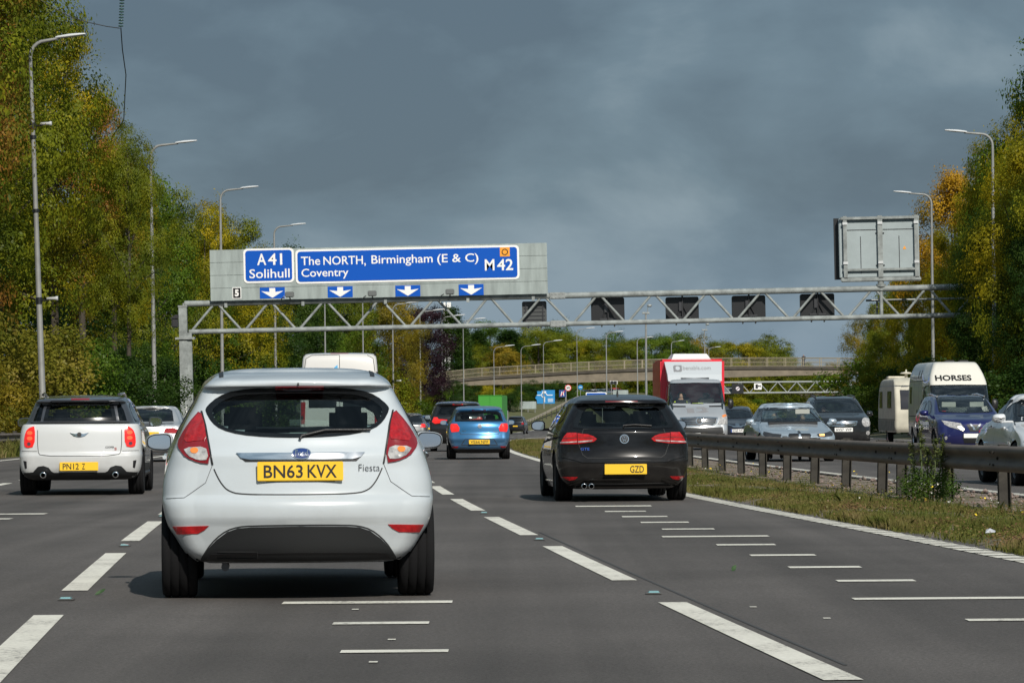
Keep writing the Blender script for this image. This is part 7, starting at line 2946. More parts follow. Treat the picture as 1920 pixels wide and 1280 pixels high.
def broad_proto(seed, H=15., Rr=5., zb=1.5, lobes=24, clumps=62, per=34, size=.155, top=1.0, wob=1.0):
    r = np.random.default_rng(seed)
    rr = random.Random(seed)
    L_, tips = [], []
    for i in range(lobes):
        u = (i + .5) / lobes
        z = zb + (H - zb) * (u ** .85)
        prof = math.sin(PI * min(1, .14 + .80 * u)) ** .55
        prof = max(.16, prof)
        ang = i * 2.399 + rr.uniform(-.5, .5)
        rad = Rr * prof * rr.uniform(.35, .95) * wob
        p = np.array([rad * math.cos(ang), rad * math.sin(ang), z + rr.uniform(-.6, .6)])
        lr = Rr * rr.uniform(.30, .50) * (1 - .30 * u)
        L_.append((p, lr))
    cl, ou = [], []
    for p, lr in L_:
        d = r.normal(0, 1, (clumps, 3))
        d /= np.linalg.norm(d, axis=1)[:, None]
        rad = lr * r.uniform(.62, 1.10, (clumps, 1))
        q = p + d * rad * np.array([1, 1, .78])
        cl.append(q)
        hz = np.array([p[0], p[1], 0]) / (np.linalg.norm(p[:2]) + .5)
        o_ = d + .55 * hz
        ou.append(o_ / np.linalg.norm(o_, axis=1)[:, None])
    cl, ou = np.concatenate(cl), np.concatenate(ou)
    ou = ou[cl[:, 2] > .3]
    cl = cl[cl[:, 2] > .3]
    # stray twigs beyond the outline
    tw = r.normal(0, 1, (60, 3))
    tw /= np.linalg.norm(tw, axis=1)[:, None]
    idx = r.integers(0, len(L_), 60)
    tw = np.array([L_[i][0] + t * L_[i][1] * 1.4 * np.array([1, 1, 1]) for i, t in zip(idx, tw)])
    tw = tw[tw[:, 2] > .5]
    cl = np.concatenate([cl, tw])
    ou = np.concatenate([ou, np.tile([[0, 0, .6]], (len(tw), 1))])
    crown = leaf_mesh('crown', cl, per, size, (.27, .27, .20), seed=seed, out=ou)
    m = MB()
    m.tube([(0, 0, -.5), (.05, .05, H * .2), (.1, -.1, H * .45), (0, 0, H * .75), (0, .1, H * .95)], [.30, .24, .18, .10, .03], 10)
    for p, lr in L_[::2]:
        z0 = max(1.2, p[2] * .62)
        m.tube([(0, 0, z0), (p[0] * .5, p[1] * .5, (z0 + p[2]) / 2 + .3), tuple(p)], [.09, .06, .02], 6)
    me = m.build('trunk', MATS.get('bark') or mat('bark', (.055, .045, .032), .9, var=.4, vscale=6, bump=.5, bscale=12))
    d = me.data
    bpy.data.objects.remove(me)
    return crown, d


def conifer_proto(seed, H=13., Rr=3.2):
    r = np.random.default_rng(seed)
    cl = []
    n = 900
    u = r.uniform(0, 1, n) ** .8
    z = .6 + (H - .6) * u
    lay = .82 + .18 * np.sin(z * 5.2)
    rad = Rr * (1 - u) ** .72 * np.sqrt(r.uniform(.25, 1.08, n)) * lay + .08
    a = r.uniform(0, 2 * PI, n)
    cl = np.stack([rad * np.cos(a), rad * np.sin(a), z - rad * .25], axis=1)
    cl = cl[cl[:, 2] > .2]
    crown = leaf_mesh('crown', cl, 24, .19, (.22, .22, .16), seed=seed, up=.2, aspect=.4, droop=.3)
    m = MB()
    m.tube([(0, 0, -.5), (0, 0, H * .5), (0, 0, H * .97)], [.24, .14, .02], 8)
    o = m.build('trunk', MATS.get('bark') or mat('bark', (.055, .045, .032), .9))
    d = o.data
    bpy.data.objects.remove(o)
    return crown, d


PROTO = {'a': broad_proto(1), 'b': broad_proto(2, Rr=4.2, lobes=22), 'c': broad_proto(3, Rr=5.6, lobes=28, zb=.8), 'd': broad_proto(4, H=15, Rr=4.6, zb=2.2), 's': broad_proto(5, H=4.0, Rr=2.4, zb=.2, lobes=16, clumps=34, per=22, size=.15), 't': broad_proto(6, H=4.0, Rr=2.0, zb=.1, lobes=14, clumps=32, per=22, size=.14),
         'k': conifer_proto(7), 'w': broad_proto(9, H=15, Rr=2.6, zb=3, lobes=16, clumps=14, per=10, size=.26)}
PH = {'a': 15, 'b': 15, 'c': 15, 'd': 15, 's': 4, 't': 4, 'k': 13, 'w': 15}
LM = {
    'green': leaf_mat('leaf_green', [(0.028, 0.058, 0.007), (0.063, 0.120, 0.012), (0.107, 0.170, 0.013), (0.189, 0.233, 0.018)]),
    'olive': leaf_mat('leaf_olive', [(0.044, 0.066, 0.007), (0.107, 0.139, 0.012), (0.189, 0.208, 0.013), (0.328, 0.296, 0.018)]),
    'gold': leaf_mat('leaf_gold', [(0.076, 0.094, 0.009), (0.202, 0.195, 0.012), (0.365, 0.302, 0.013), (0.554, 0.403, 0.016)]),
    'amber': leaf_mat('leaf_amber', [(0.088, 0.082, 0.010), (0.277, 0.189, 0.013), (0.479, 0.265, 0.016), (0.567, 0.353, 0.019)]),
    'rust': leaf_mat('leaf_rust', [(0.063, 0.091, 0.012), (0.151, 0.151, 0.015), (0.340, 0.164, 0.032), (0.529, 0.227, 0.057)], scale=.3),
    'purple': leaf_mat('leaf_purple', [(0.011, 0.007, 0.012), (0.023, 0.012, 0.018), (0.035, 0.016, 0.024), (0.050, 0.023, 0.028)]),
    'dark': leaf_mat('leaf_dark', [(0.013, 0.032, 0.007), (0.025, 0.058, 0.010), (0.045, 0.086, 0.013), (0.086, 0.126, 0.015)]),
    'brown': leaf_mat('leaf_brown', [(0.063, 0.066, 0.010), (0.151, 0.132, 0.013), (0.265, 0.195, 0.018), (0.378, 0.258, 0.025)]),
    'shrub': leaf_mat('leaf_shrub', [(0.050, 0.073, 0.010), (0.139, 0.145, 0.015), (0.239, 0.208, 0.028), (0.302, 0.221, 0.063)], scale=.6),
}
COLW = {'green': 'green', 'olive': 'olive green', 'gold': 'golden yellow', 'amber': 'amber orange', 'rust': 'green and rust-red', 'purple': 'dark purple', 'dark': 'dark green', 'brown': 'yellow-brown', 'shrub': 'yellowish'}
tree_cache = {}
PR = {'a': 5.3, 'b': 4.5, 'c': 6.0, 'd': 4.9, 'w': 3.0, 'k': 3.2}


def at_edge(kind, edge, Y, ytop, wd, side):
    """column of the trunk when the crown's outer edge is to reach a given column"""
    r = PR[kind] * wd * (Z(ytop, Y) - g(Y)) / PH[kind]
    return edge + side * r * F / Y



def tree(kind, col, px, Y, ytop=None, H=None, wid=1.0, label='', rz=None, name='tree', cat='tree', group='trees along the left verge', x=None, zb=None, lean=0):
    x = X(px, Y) if x is None else x
    z0 = (g(Y) + .25) if zb is None else zb
    if H is None:
        H = Z(ytop, Y) - z0
    s_ = H / PH[kind]
    crown, trunk = PROTO[kind]
    t = thing(name, label, cat, (x, Y, z0), rng.uniform(0, 2 * PI) if rz is None else rz, group, tilt=R(-lean))
    t.scale = (s_ * wid, s_ * wid, s_)
    key = (kind, col)
    if key not in tree_cache:
        cm = crown.copy()
        cm.materials.clear()
        cm.materials.append(LM[col])
        tree_cache[key] = cm
    link('crown', tree_cache[key], t)
    link('trunk', trunk, t)
    return t


GL_, GR_, GF_ = 'trees along the left verge', 'trees along the right verge', 'distant trees beyond the footbridge'
# left wall of trees, near to far; dark leaf colour paints shade under the canopy
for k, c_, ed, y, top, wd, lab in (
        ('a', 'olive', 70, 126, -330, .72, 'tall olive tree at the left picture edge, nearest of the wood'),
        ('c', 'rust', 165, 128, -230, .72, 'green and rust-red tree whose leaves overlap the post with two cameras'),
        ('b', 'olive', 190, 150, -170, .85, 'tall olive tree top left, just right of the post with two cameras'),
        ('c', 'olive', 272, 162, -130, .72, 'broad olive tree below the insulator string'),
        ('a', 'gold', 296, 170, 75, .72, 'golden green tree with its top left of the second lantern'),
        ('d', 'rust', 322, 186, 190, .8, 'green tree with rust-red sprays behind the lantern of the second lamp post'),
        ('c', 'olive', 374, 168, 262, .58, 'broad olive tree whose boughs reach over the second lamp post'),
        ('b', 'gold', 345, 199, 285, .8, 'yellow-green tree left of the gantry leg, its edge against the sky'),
        ('d', 'dark', 140, 176, 10, 1.1, 'shade-coloured tree deep in the left-hand wood'),
        ('c', 'dark', 215, 192, 100, 1.1, 'shade-coloured tree deep in the wood under the insulator string'),
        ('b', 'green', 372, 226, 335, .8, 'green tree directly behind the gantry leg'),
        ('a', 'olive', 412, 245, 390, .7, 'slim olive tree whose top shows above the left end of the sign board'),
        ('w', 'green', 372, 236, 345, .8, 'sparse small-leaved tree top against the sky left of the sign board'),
        ('a', 'dark', 60, 158, 250, 1.0, 'shade-coloured tree low in the left-hand wood behind the tall white hatchback'),
        ('c', 'dark', 170, 180, 360, .8, 'tree coloured dark for the shade of the left-hand wood'),
        ('b', 'dark', 250, 200, 440, 1.0, 'shade-coloured tree between the second lamp post and the first'),
        ('d', 'dark', 330, 215, 480, .9, 'low shade-coloured tree beside the gantry leg')):
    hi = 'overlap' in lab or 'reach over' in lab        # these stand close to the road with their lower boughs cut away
    tree(k, c_, at_edge(k, ed, y, top, wd, -1), y, top, wid=wd, label=lab, zb=g(y) + (4.5 if hi else (5.2 if c_ in ('olive', 'gold', 'rust') and 140 < y < 205 else .4)))  # front crowns raised to show the dark, shade-coloured trees behind
for k, c_, px, y, top, wd, lab in (
        ('c', 'gold', 385, 262, 415, .8, 'yellow-green tree behind the left end of the sign board'),
        ('a', 'olive', 432, 275, 428, .8, 'olive tree with its top over the left corner of the sign board'),
        ('d', 'gold', 475, 290, 470, .8, 'yellowish tree behind the A 41 panel'),
        ('b', 'dark', 520, 292, 480, 1.0, 'dark tree under the A 41 panel'),
        ('c', 'green', 560, 300, 490, .9, 'deep green tree under the gantry, left of the white van'),
        ('k', 'dark', 592, 305, 500, 1.3, 'dark conifer under the gantry above the white van'),
        ('a', 'olive', 632, 312, 510, .8, 'olive tree above the roof of the white van'),
        ('b', 'brown', 690, 322, 520, .95, 'yellow-brown tree right above the white van'),
        ('c', 'brown', 740, 330, 560, .75, 'golden brown tree right of the white van, by the retaining wall'),
        ('d', 'purple', 795, 350, 580, .9, 'dark purple tree left of the footbridge end'),
        ('c', 'purple', 772, 346, 640, .8, 'low dark purple tree behind the retaining wall'),
        ('k', 'dark', 848, 622, 578, 1.35, 'tall dark conifer at the left end of the footbridge'),
        ('k', 'dark', 868, 626, 612, 1.3, 'shorter dark conifer right beside the tall one'),
        ('a', 'green', 380, 262, 520, 1.0, 'low green tree right of the gantry leg'),
        ('b', 'gold', 420, 266, 545, .9, 'low yellow-leaved tree under the sign board corner'),
        ('c', 'dark', 480, 282, 560, 1.0, 'low dark tree under the left part of the gantry'),
        ('d', 'dark', 545, 296, 590, 1.0, 'low dark tree left of the white van roof'),
        ('a', 'green', 650, 318, 580, 1.0, 'low green tree behind the white van roof')):
    tree(k, c_, px, y, top, wid=wd, label=lab, zb=g(y) + .4)
# bushes at their feet
bl = 0
BUSH = [('s', 'shrub', -90, 128, 640), ('t', 'shrub', -20, 136, 615), ('s', 'shrub', 40, 140, 650), ('t', 'shrub', 105, 142, 640), ('s', 'brown', -40, 120, 705), ('t', 'green', 150, 156, 660), ('s', 'dark', 190, 164, 670), ('t', 'dark', 232, 178, 680), ('s', 'dark', 265, 190, 690), ('t', 'dark', 305, 204, 690),
        ('s', 'dark', 352, 225, 690), ('t', 'green', 400, 245, 690), ('s', 'dark', 455, 262, 680), ('t', 'dark', 520, 280, 680), ('s', 'green', 560, 288, 690), ('t', 'green', 610, 300, 690), ('s', 'olive', 700, 322, 690)]
BL = ['dry-tipped yellowish bush at the left picture edge', 'tall yellowish bush left of the first lamp post', 'yellowish bush behind the foot of the first lamp post', 'yellowish bush just right of the first lamp post', 'low brownish bush above the left crash barrier', 'green bush behind the dark-roofed white car',
      'dark bush right behind the dark-roofed white car', 'dark bush left of the second lamp post foot', 'dark bush at the foot of the second lamp post', 'dark bush left of the gantry leg foot', 'dark bush right of the gantry leg foot', 'green bush right of the gantry leg, behind the white hatchback roof',
      'dark bush left of the white van roof', 'dark bush hidden behind the white van, left half', 'green bush touching the left of the white van', 'green bush behind the white van', 'olive bush right of the white van']
for (k, c_, px, y, top), lab in zip(BUSH, BL):
    tree(k, c_, px, y, top, wid=1.1, label=lab, name='bush', cat='bush', group='bushes under the left-hand trees', zb=g(y) + .1)
tree('s', 'green', 812, 358, 728, wid=1.6, label='green bush spilling over the retaining wall', name='bush', cat='bush', group='bushes under the left-hand trees', zb=1.0)
tree('t', 'olive', 790, 345, 735, wid=1.3, label='small bush on top of the retaining wall by the lamp post', name='bush', cat='bush', group='bushes under the left-hand trees', zb=1.2)
tree('t', 'green', 783, 336, 755, wid=1.0, label='small bush growing against the retaining wall face', name='bush', cat='bush', group='bushes under the left-hand trees', zb=-1.2)

# right-hand wood
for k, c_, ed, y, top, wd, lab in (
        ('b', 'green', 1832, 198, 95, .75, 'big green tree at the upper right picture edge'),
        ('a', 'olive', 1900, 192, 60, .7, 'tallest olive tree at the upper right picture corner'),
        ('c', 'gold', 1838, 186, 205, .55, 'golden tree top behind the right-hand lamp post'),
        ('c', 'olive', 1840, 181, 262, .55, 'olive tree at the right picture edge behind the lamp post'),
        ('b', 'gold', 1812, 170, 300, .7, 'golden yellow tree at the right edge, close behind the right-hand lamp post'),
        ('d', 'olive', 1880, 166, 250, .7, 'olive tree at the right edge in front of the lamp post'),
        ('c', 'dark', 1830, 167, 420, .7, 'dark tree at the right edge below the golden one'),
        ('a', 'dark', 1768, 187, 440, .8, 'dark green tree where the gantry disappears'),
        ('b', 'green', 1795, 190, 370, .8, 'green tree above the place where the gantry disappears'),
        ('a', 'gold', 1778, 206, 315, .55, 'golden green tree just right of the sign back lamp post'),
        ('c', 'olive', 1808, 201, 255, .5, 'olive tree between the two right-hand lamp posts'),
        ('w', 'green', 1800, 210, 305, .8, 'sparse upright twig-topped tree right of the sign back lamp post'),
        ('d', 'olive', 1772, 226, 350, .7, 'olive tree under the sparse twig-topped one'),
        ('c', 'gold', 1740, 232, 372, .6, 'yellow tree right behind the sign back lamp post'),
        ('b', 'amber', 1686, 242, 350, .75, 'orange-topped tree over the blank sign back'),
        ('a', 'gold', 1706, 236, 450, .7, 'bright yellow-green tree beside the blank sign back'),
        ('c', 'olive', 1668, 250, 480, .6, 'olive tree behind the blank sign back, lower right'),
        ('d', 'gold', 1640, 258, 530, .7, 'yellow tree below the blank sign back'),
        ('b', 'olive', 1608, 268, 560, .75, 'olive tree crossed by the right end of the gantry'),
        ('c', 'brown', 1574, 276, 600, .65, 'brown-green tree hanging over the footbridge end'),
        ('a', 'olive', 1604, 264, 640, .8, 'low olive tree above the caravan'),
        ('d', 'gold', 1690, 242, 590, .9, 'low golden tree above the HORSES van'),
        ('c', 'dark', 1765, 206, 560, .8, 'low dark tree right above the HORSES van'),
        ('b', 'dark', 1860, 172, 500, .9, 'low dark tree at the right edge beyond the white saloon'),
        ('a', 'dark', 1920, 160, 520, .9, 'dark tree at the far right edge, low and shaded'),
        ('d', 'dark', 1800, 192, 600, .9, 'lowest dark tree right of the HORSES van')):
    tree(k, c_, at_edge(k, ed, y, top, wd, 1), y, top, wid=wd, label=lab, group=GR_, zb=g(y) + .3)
for k, c_, px, y, top, lab in (('s', 'dark', 1690, 245, 715, 'dark bush behind the caravan roof'), ('t', 'green', 1625, 268, 700, 'green bush left of the caravan'), ('s', 'dark', 1885, 175, 690, 'dark bush right of the HORSES van'), ('t', 'dark', 1935, 160, 700, 'dark bush at the right edge behind the white saloon'),
                             ('s', 'dark', 1750, 222, 700, 'dark bush hidden behind the HORSES van')):
    tree(k, c_, px, y, top, wid=1.4, label=lab, name='bush', cat='bush', group='bushes under the right-hand trees', zb=g(y))

# trees beyond the bend, round the footbridge
FT = [('k', 'dark', 898, 640, 628, 1.3, 'dark conifer beyond the footbridge, leftmost'), ('a', 'green', 918, 650, 625, 1.0, 'green tree beyond the footbridge beside the leftmost conifer'), ('c', 'olive', 905, 630, 665, 1.0, 'yellow-green tree right over the footbridge left end'),
      ('k', 'dark', 955, 645, 628, 1.6, 'dark cedar-like tree beyond the footbridge'), ('b', 'brown', 945, 625, 660, 1.1, 'brownish tree over the footbridge railing, left part'), ('d', 'olive', 985, 660, 645, 1.0, 'olive tree over the footbridge between two lamp posts'),
      ('a', 'olive', 1010, 655, 632, 1.0, 'olive tree beyond the footbridge by the map sign post'), ('c', 'green', 1030, 670, 627, 1.0, 'broad green tree, highest beyond the middle of the footbridge'), ('b', 'olive', 1062, 665, 640, 1.0, 'olive tree right of the highest far tree'),
      ('d', 'gold', 1092, 672, 648, 1.0, 'yellow tree beyond the footbridge by the tall middle lamp'), ('a', 'olive', 1115, 668, 655, 1.0, 'pale olive tree beyond the footbridge'), ('c', 'green', 1140, 680, 646, 1.0, 'green tree beyond the footbridge right of the yellow one'),
      ('b', 'olive', 1178, 676, 652, .9, 'olive tree beyond the footbridge near the camera mast'), ('d', 'green', 1222, 680, 643, 1.1, 'green tree beyond the footbridge, left of the lorry'), ('a', 'green', 1255, 684, 645, 1.0, 'green tree over the red lorry roof, left'),
      ('c', 'brown', 1295, 690, 652, .9, 'russet tree above the lorry roof pod'), ('w', 'brown', 1315, 692, 640, .8, 'thin bare-topped tree above the red lorry'), ('b', 'olive', 1350, 690, 656, 1.0, 'olive tree right of the red lorry roof'),
      ('d', 'gold', 1385, 694, 655, 1.0, 'yellow tree over the middle of the footbridge railing'), ('a', 'olive', 1412, 696, 660, .9, 'olive tree left of the footbridge walker'), ('c', 'olive', 1445, 698, 652, 1.0, 'last full tree left of the footbridge walker'), ('b', 'green', 1468, 702, 672, .8, 'low green tree just left of the footbridge walker'),
      ('c', 'olive', 1520, 705, 700, .9, 'low tree just behind the footbridge walker'), ('a', 'brown', 1570, 705, 700, .9, 'low brown tree behind the right end of the footbridge')]
for k, c_, px, y, top, wd, lab in FT:
    tree(k, c_, px, y, top - 7, wid=wd * 1.3, label=lab, group=GF_, zb=-1.5)
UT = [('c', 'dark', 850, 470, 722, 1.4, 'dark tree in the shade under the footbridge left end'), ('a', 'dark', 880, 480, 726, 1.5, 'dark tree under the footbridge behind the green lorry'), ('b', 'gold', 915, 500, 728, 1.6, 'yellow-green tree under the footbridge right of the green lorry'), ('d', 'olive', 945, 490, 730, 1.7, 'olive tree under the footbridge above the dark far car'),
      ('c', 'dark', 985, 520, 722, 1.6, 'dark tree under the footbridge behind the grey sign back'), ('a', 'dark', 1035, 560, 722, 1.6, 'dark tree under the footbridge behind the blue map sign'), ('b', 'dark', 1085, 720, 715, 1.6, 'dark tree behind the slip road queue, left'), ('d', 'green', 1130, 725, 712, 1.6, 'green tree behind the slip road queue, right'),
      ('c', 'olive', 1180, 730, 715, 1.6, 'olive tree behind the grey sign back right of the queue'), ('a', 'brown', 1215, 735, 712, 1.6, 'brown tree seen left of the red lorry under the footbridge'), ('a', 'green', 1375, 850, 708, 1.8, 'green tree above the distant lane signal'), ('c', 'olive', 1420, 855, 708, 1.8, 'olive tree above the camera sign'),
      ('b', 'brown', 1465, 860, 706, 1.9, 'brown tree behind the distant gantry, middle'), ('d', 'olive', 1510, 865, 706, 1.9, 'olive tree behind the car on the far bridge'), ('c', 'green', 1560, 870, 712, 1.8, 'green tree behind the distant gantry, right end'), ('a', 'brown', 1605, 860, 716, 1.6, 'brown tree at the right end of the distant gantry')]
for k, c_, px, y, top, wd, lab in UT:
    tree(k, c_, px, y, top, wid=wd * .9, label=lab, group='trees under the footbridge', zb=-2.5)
for px, y, top, c_, lab in ((1392, 640, 758, 'gold', 'yellow-green bush between the saloon and the dark hatchback'), (1430, 650, 760, 'green', 'green bush under the far road bridge')):
    tree('s', c_, px, y, top, wid=1.6, label=lab, name='bush', cat='bush', group='bushes under the far road bridge', zb=-2.4)

for k, c_, px, y, top, wd, lab in (('t', 'dark', 955, 430, 742, 1.6, 'dark bush above the distant navy SUV'), ('s', 'dark', 975, 470, 738, 1.6, 'dark bush behind the grey two-legged sign back'), ('t', 'olive', 938, 455, 735, 1.8, 'olive bush right of the green lorry'),
                                  ('s', 'dark', 1005, 492, 732, 1.8, 'dark bush at the left edge of the blue map sign'), ('t', 'dark', 1040, 505, 728, 1.8, 'dark bush between the map sign and the end of motorway sign'), ('s', 'green', 1078, 530, 732, 1.5, 'green bush at the tail of the slip road queue')):
    yy_ = min(y, 500)
    hb = float(np.interp(y, [330, 385, 405, 440, 520, 720], [.0, .25, .55, 2.2, 3.2, 4.0]))
    tree(k, c_, px, y, top, wid=wd, label=lab, name='bush', cat='bush', group='bushes on the far grass bank', zb=g(y) + hb - .2)

# roadside wood beside and behind the camera, mirrored in the paintwork
pts = []
for y in range(-120, 100, 6):
    for sx in (-1, 1):
        for k in range(60):
            r0 = abs(rng.gauss(0, 1))
            pts.append((D(y) + (-18 if sx < 0 else 32) + rng.gauss(0, 2.2), y + rng.uniform(-3, 3), rng.uniform(.3, 14 + 3 * math.sin(y * .3))))
me = leaf_mesh('roadside_wood', np.array(pts), 26, .42, (.8, .8, .6), seed=77)
me.materials.append(LM['olive'])
o = link('roadside_wood', me)
tag(o, 'wood lining both verges beside and behind the viewpoint', 'wood', kind='stuff')

# ------------------------------------------------------------------ grass and weeds of the reserve
def blades(name, n, y0, y1, o0, o1, h0, h1, width, cols, seed, patch_scale=.5, thr=.0, lay=.35, dens_y=True, zoff=.06, bend=.5, base=0):
    r = np.random.default_rng(seed)
    if dens_y:
        u = r.uniform(0, 1, n * 3)
        y = 1 / (1 / y0 + (1 / y1 - 1 / y0) * u)
    else:
        y = r.uniform(y0, y1, n * 3)
    o = r.uniform(o0, o1, n * 3)
    # tufts: a cheap patchy density
    f = np.sin(y * 1.7 * patch_scale + 3 * np.sin(o * 1.3)) + np.sin(o * 2.9 + y * .9 * patch_scale) + .8 * np.sin(y * 4.1 * patch_scale - o * 3.3)
    keep = f + r.normal(0, .9, n * 3) > thr
    y, o, f = y[keep][:n], o[keep][:n], f[keep][:n]
    n = len(y)
    hd = np.arctan(-.082 + .000538 * y)
    px_ = 2.572 - .082 * y + .000269 * y * y + o * np.cos(hd)
    py_ = y - o * np.sin(hd)
    gy = np.interp(y, np.arange(0, 460, 2), [g(k) for k in range(0, 460, 2)])
    h = r.uniform(h0, h1, n) * (1 + .25 * np.clip(f, -1, 2))
    a = r.uniform(0, 2 * PI, n)
    w_ = width * r.uniform(.6, 1.5, n) * np.maximum(1, y / 60)
    bx, by = np.cos(a) * w_ / 2, np.sin(a) * w_ / 2
    l1 = r.normal(0, lay, n) * h
    l2 = r.normal(0, lay, n) * h
    v = np.empty((n, 5, 3))
    z0 = gy + zoff
    v[:, 0] = np.stack([px_ - bx, py_ - by, z0 - .03], 1)
    v[:, 1] = np.stack([px_ + bx, py_ + by, z0 - .03], 1)
    v[:, 2] = np.stack([px_ + bx * .7 + l1 * .4, py_ + by * .7 + l2 * .4, z0 + h * .6], 1)
    v[:, 3] = np.stack([px_ + l1 * (1 + bend), py_ + l2 * (1 + bend), z0 + h], 1)
    v[:, 4] = np.stack([px_ - bx * .7 + l1 * .4, py_ - by * .7 + l2 * .4, z0 + h * .6], 1)
    me = bpy.data.meshes.new(name)
    me.vertices.add(n * 5)
    me.vertices.foreach_set('co', v.reshape(-1))
    me.loops.add(n * 5)
    me.loops.foreach_set('vertex_index', np.arange(n * 5, dtype=np.int32))
    me.polygons.add(n)
    me.polygons.foreach_set('loop_start', np.arange(0, n * 5, 5, dtype=np.int32))
    me.polygons.foreach_set('loop_total', np.full(n, 5, dtype=np.int32))
    me.update()
    me.validate()
    me.materials.append(cols)
    return me


GM = leaf_mat('grass_mix', [(.065, .088, .018), (.11, .135, .026), (.18, .175, .045), (.26, .21, .085), (.33, .26, .13)], scale=.7)
GM2 = leaf_mat('grass_green', [(.055, .09, .018), (.095, .135, .027), (.15, .165, .04), (.26, .215, .085)], scale=.8)
me = blades('grass', 170000, 22, 190, 3.50, 5.15, .02, .075, .0042, GM, 5, thr=.3, zoff=.03, lay=.3, bend=.2)
tag(link('grass', me), 'patchy green and straw-coloured grass on the central reserve', 'grass', kind='stuff')
me = blades('grass', 22000, 26, 150, 3.75, 5.4, .04, .125, .0026, GM2, 8, thr=1.1, lay=.2, zoff=.03, bend=.15)
tag(link('grass', me), 'taller green tufts of grass round the barrier posts', 'grass', kind='stuff')
me = blades('grass', 9000, 22, 150, 3.45, 3.75, .02, .06, .008, GM, 15, thr=-.5, zoff=.0)
tag(link('grass', me), 'ragged grass fringe along the white edge line of the reserve', 'grass', kind='stuff')
me = blades('grass', 40000, 75, 300, -18, -11.5, .10, .4, .02, GM, 9, thr=-.6, zoff=.05)
tag(link('grass', me), 'grass along the far left verge under the bushes', 'grass', kind='stuff')
# broad-leaved ground weeds
r5 = np.random.default_rng(21)
u = r5.uniform(0, 1, 3000)
yy = 1 / (1 / 23 + (1 / 110 - 1 / 23) * u)
oo = np.concatenate([r5.uniform(3.55, 5.4, 2500), r5.uniform(5.2, 6.6, 500)])
cl = np.stack([[D(a) + b for a, b in zip(yy, oo)], yy, [g(a) + .07 for a in yy]], 1)
me = leaf_mesh('weeds', cl, 16, .026, (.07, .08, .028), seed=31, up=.8)
me.materials.append(leaf_mat('weed_leaf', [(.06, .095, .018), (.11, .15, .028), (.19, .18, .05), (.24, .13, .075), (.30, .22, .12)], scale=.9))
tag(link('weeds', me), 'low leafy weeds scattered over the gravel of the reserve', 'weeds', kind='stuff')
# flowers: small yellow and white heads
for nm, cnt, colr, lab, sd_ in (('yellow_flowers', 45, (.75, .55, .03), 'tiny yellow flowers scattered in the reserve grass', 41), ('white_flowers', 30, (.7, .7, .62), 'tiny white flower heads scattered in the reserve grass', 43)):
    r6 = np.random.default_rng(sd_)
    u = r6.uniform(0, 1, cnt)
    yy = 1 / (1 / 24 + (1 / 80 - 1 / 24) * u)
    oo = r6.uniform(3.7, 6.2, cnt)
    cl = np.stack([[D(a) + b for a, b in zip(yy, oo)], yy, [g(a) + .2 + r6.uniform(-.06, .12) for a in yy]], 1)
    me = leaf_mesh(nm, cl, 5, .018, (.01, .01, .006), seed=sd_, up=1.0, aspect=1)
    me.materials.append(mat(nm, colr, .7))
    tag(link(nm, me), lab, 'flowers', kind='stuff')
# loose stones
r7 = np.random.default_rng(51)
m = MB()
for k in range(900):
    u = r7.uniform()
    y = 1 / (1 / 24 + (1 / 75 - 1 / 24) * u)
    o = r7.choice([r7.uniform(5.4, 7.4), r7.uniform(3.8, 6)], p=[.75, .25])
    s_ = r7.uniform(.02, .055)
    c = Vector((D(y) + o, y, g(y) + .045))
    vs = [c + Vector((r7.uniform(.6, 1) * s_ * a, r7.uniform(.6, 1) * s_ * b, r7.uniform(.5, .9) * s_ * d)) for a, b, d in ((1, 0, 0), (-1, 0, 0), (0, 1, 0), (0, -1, 0), (0, 0, 1), (0, 0, -1))]
    m.add(vs, [(0, 2, 4), (2, 1, 4), (1, 3, 4), (3, 0, 4), (2, 0, 5), (1, 2, 5), (3, 1, 5), (0, 3, 5)])
tag(m.build('loose_stones', mat('stone_pink', (.26, .20, .17), .9, var=.5, vscale=9, vcol=(.13, .10, .09)), fixn=False), 'pinkish loose stones on the gravel of the reserve', 'stones', kind='stuff')

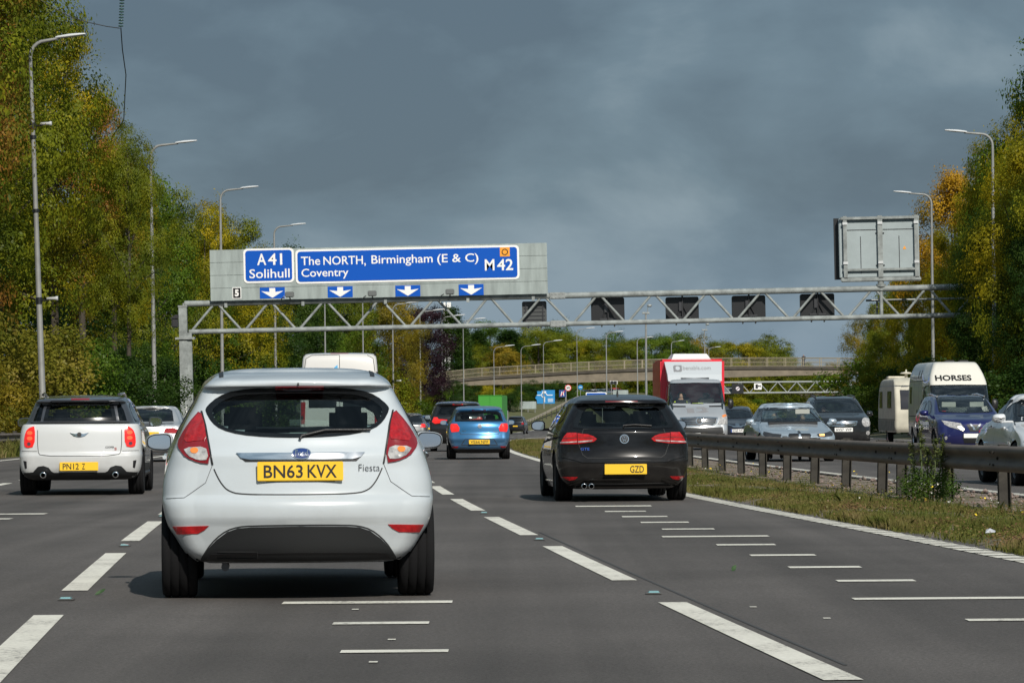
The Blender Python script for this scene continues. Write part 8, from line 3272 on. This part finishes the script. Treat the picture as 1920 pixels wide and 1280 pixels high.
# the big weed bush by the barrier
yb = 43.0
t = thing('weed_bush', 'big green weed bush with tall seed stems in front of the crash barrier', 'bush', (X(1740, yb), yb, g(yb) + .05))
r8 = np.random.default_rng(61)
n = 230
d = r8.normal(0, 1, (n, 3))
d /= np.linalg.norm(d, axis=1)[:, None]
q = d * r8.uniform(.2, 1, (n, 1)) ** .6 * np.array([.40, .34, .24]) + np.array([0, 0, .17])
q = q[q[:, 2] > .0]
me = leaf_mesh('foliage', q, 15, .042, (.05, .05, .04), seed=62, up=.5, aspect=.4)
me.materials.append(leaf_mat('weed_bush_leaf', [(.022, .055, .010), (.05, .10, .018), (.09, .15, .026), (.16, .19, .04)], scale=3))
link('foliage', me, t)
M_stem = mat('stem', (.09, .12, .045), .8)
for sx, sy, hh in ((-.12, -.1, .98), (.18, .0, .82), (.0, .1, .66), (-.2, .1, .7), (.26, .1, .58), (.08, -.12, .75)):
    m = MB()
    m.tube([(sx * .5, sy * .5, 0), (sx * .8, sy, hh * .5), (sx, sy, hh)], [.011, .008, .005], 5)
    s0 = m.build('stem', M_stem, t)
    pts = np.array([[sx * (.8 + .2 * k) + r8.normal(0, .035 * (1.25 - k)), sy + r8.normal(0, .035 * (1.25 - k)), hh * (.5 + .5 * k)] for k in r8.uniform(0, 1, 26)])
    me = leaf_mesh('seed_head', pts, 10, .04, (.014, .014, .02), seed=int(100 * hh), aspect=.4)
    me.materials.append(leaf_mat('seed_leaf%d' % int(hh * 100), [(.05, .08, .02), (.10, .13, .035), (.17, .16, .07)], scale=4))
    link('seed_head', me, s0)['kind'] = 'stuff'
# a scrap of pale litter
m = MB()
m.add([(-.08, -.05, 0), (.07, -.06, .01), (.09, .05, .03), (-.05, .06, .05), (0, 0, .07)], [(0, 1, 4), (1, 2, 4), (2, 3, 4), (3, 0, 4)])
yl = ground_Y(1026)
o = m.build('litter', mat('litter_white', (.4, .42, .45), .6))
o.location = (X(1855, yl), yl, g(yl) + .10)
o.scale = (.55, .55, .55)
tag(o, 'crumpled scrap of pale litter in the reserve grass', 'litter')
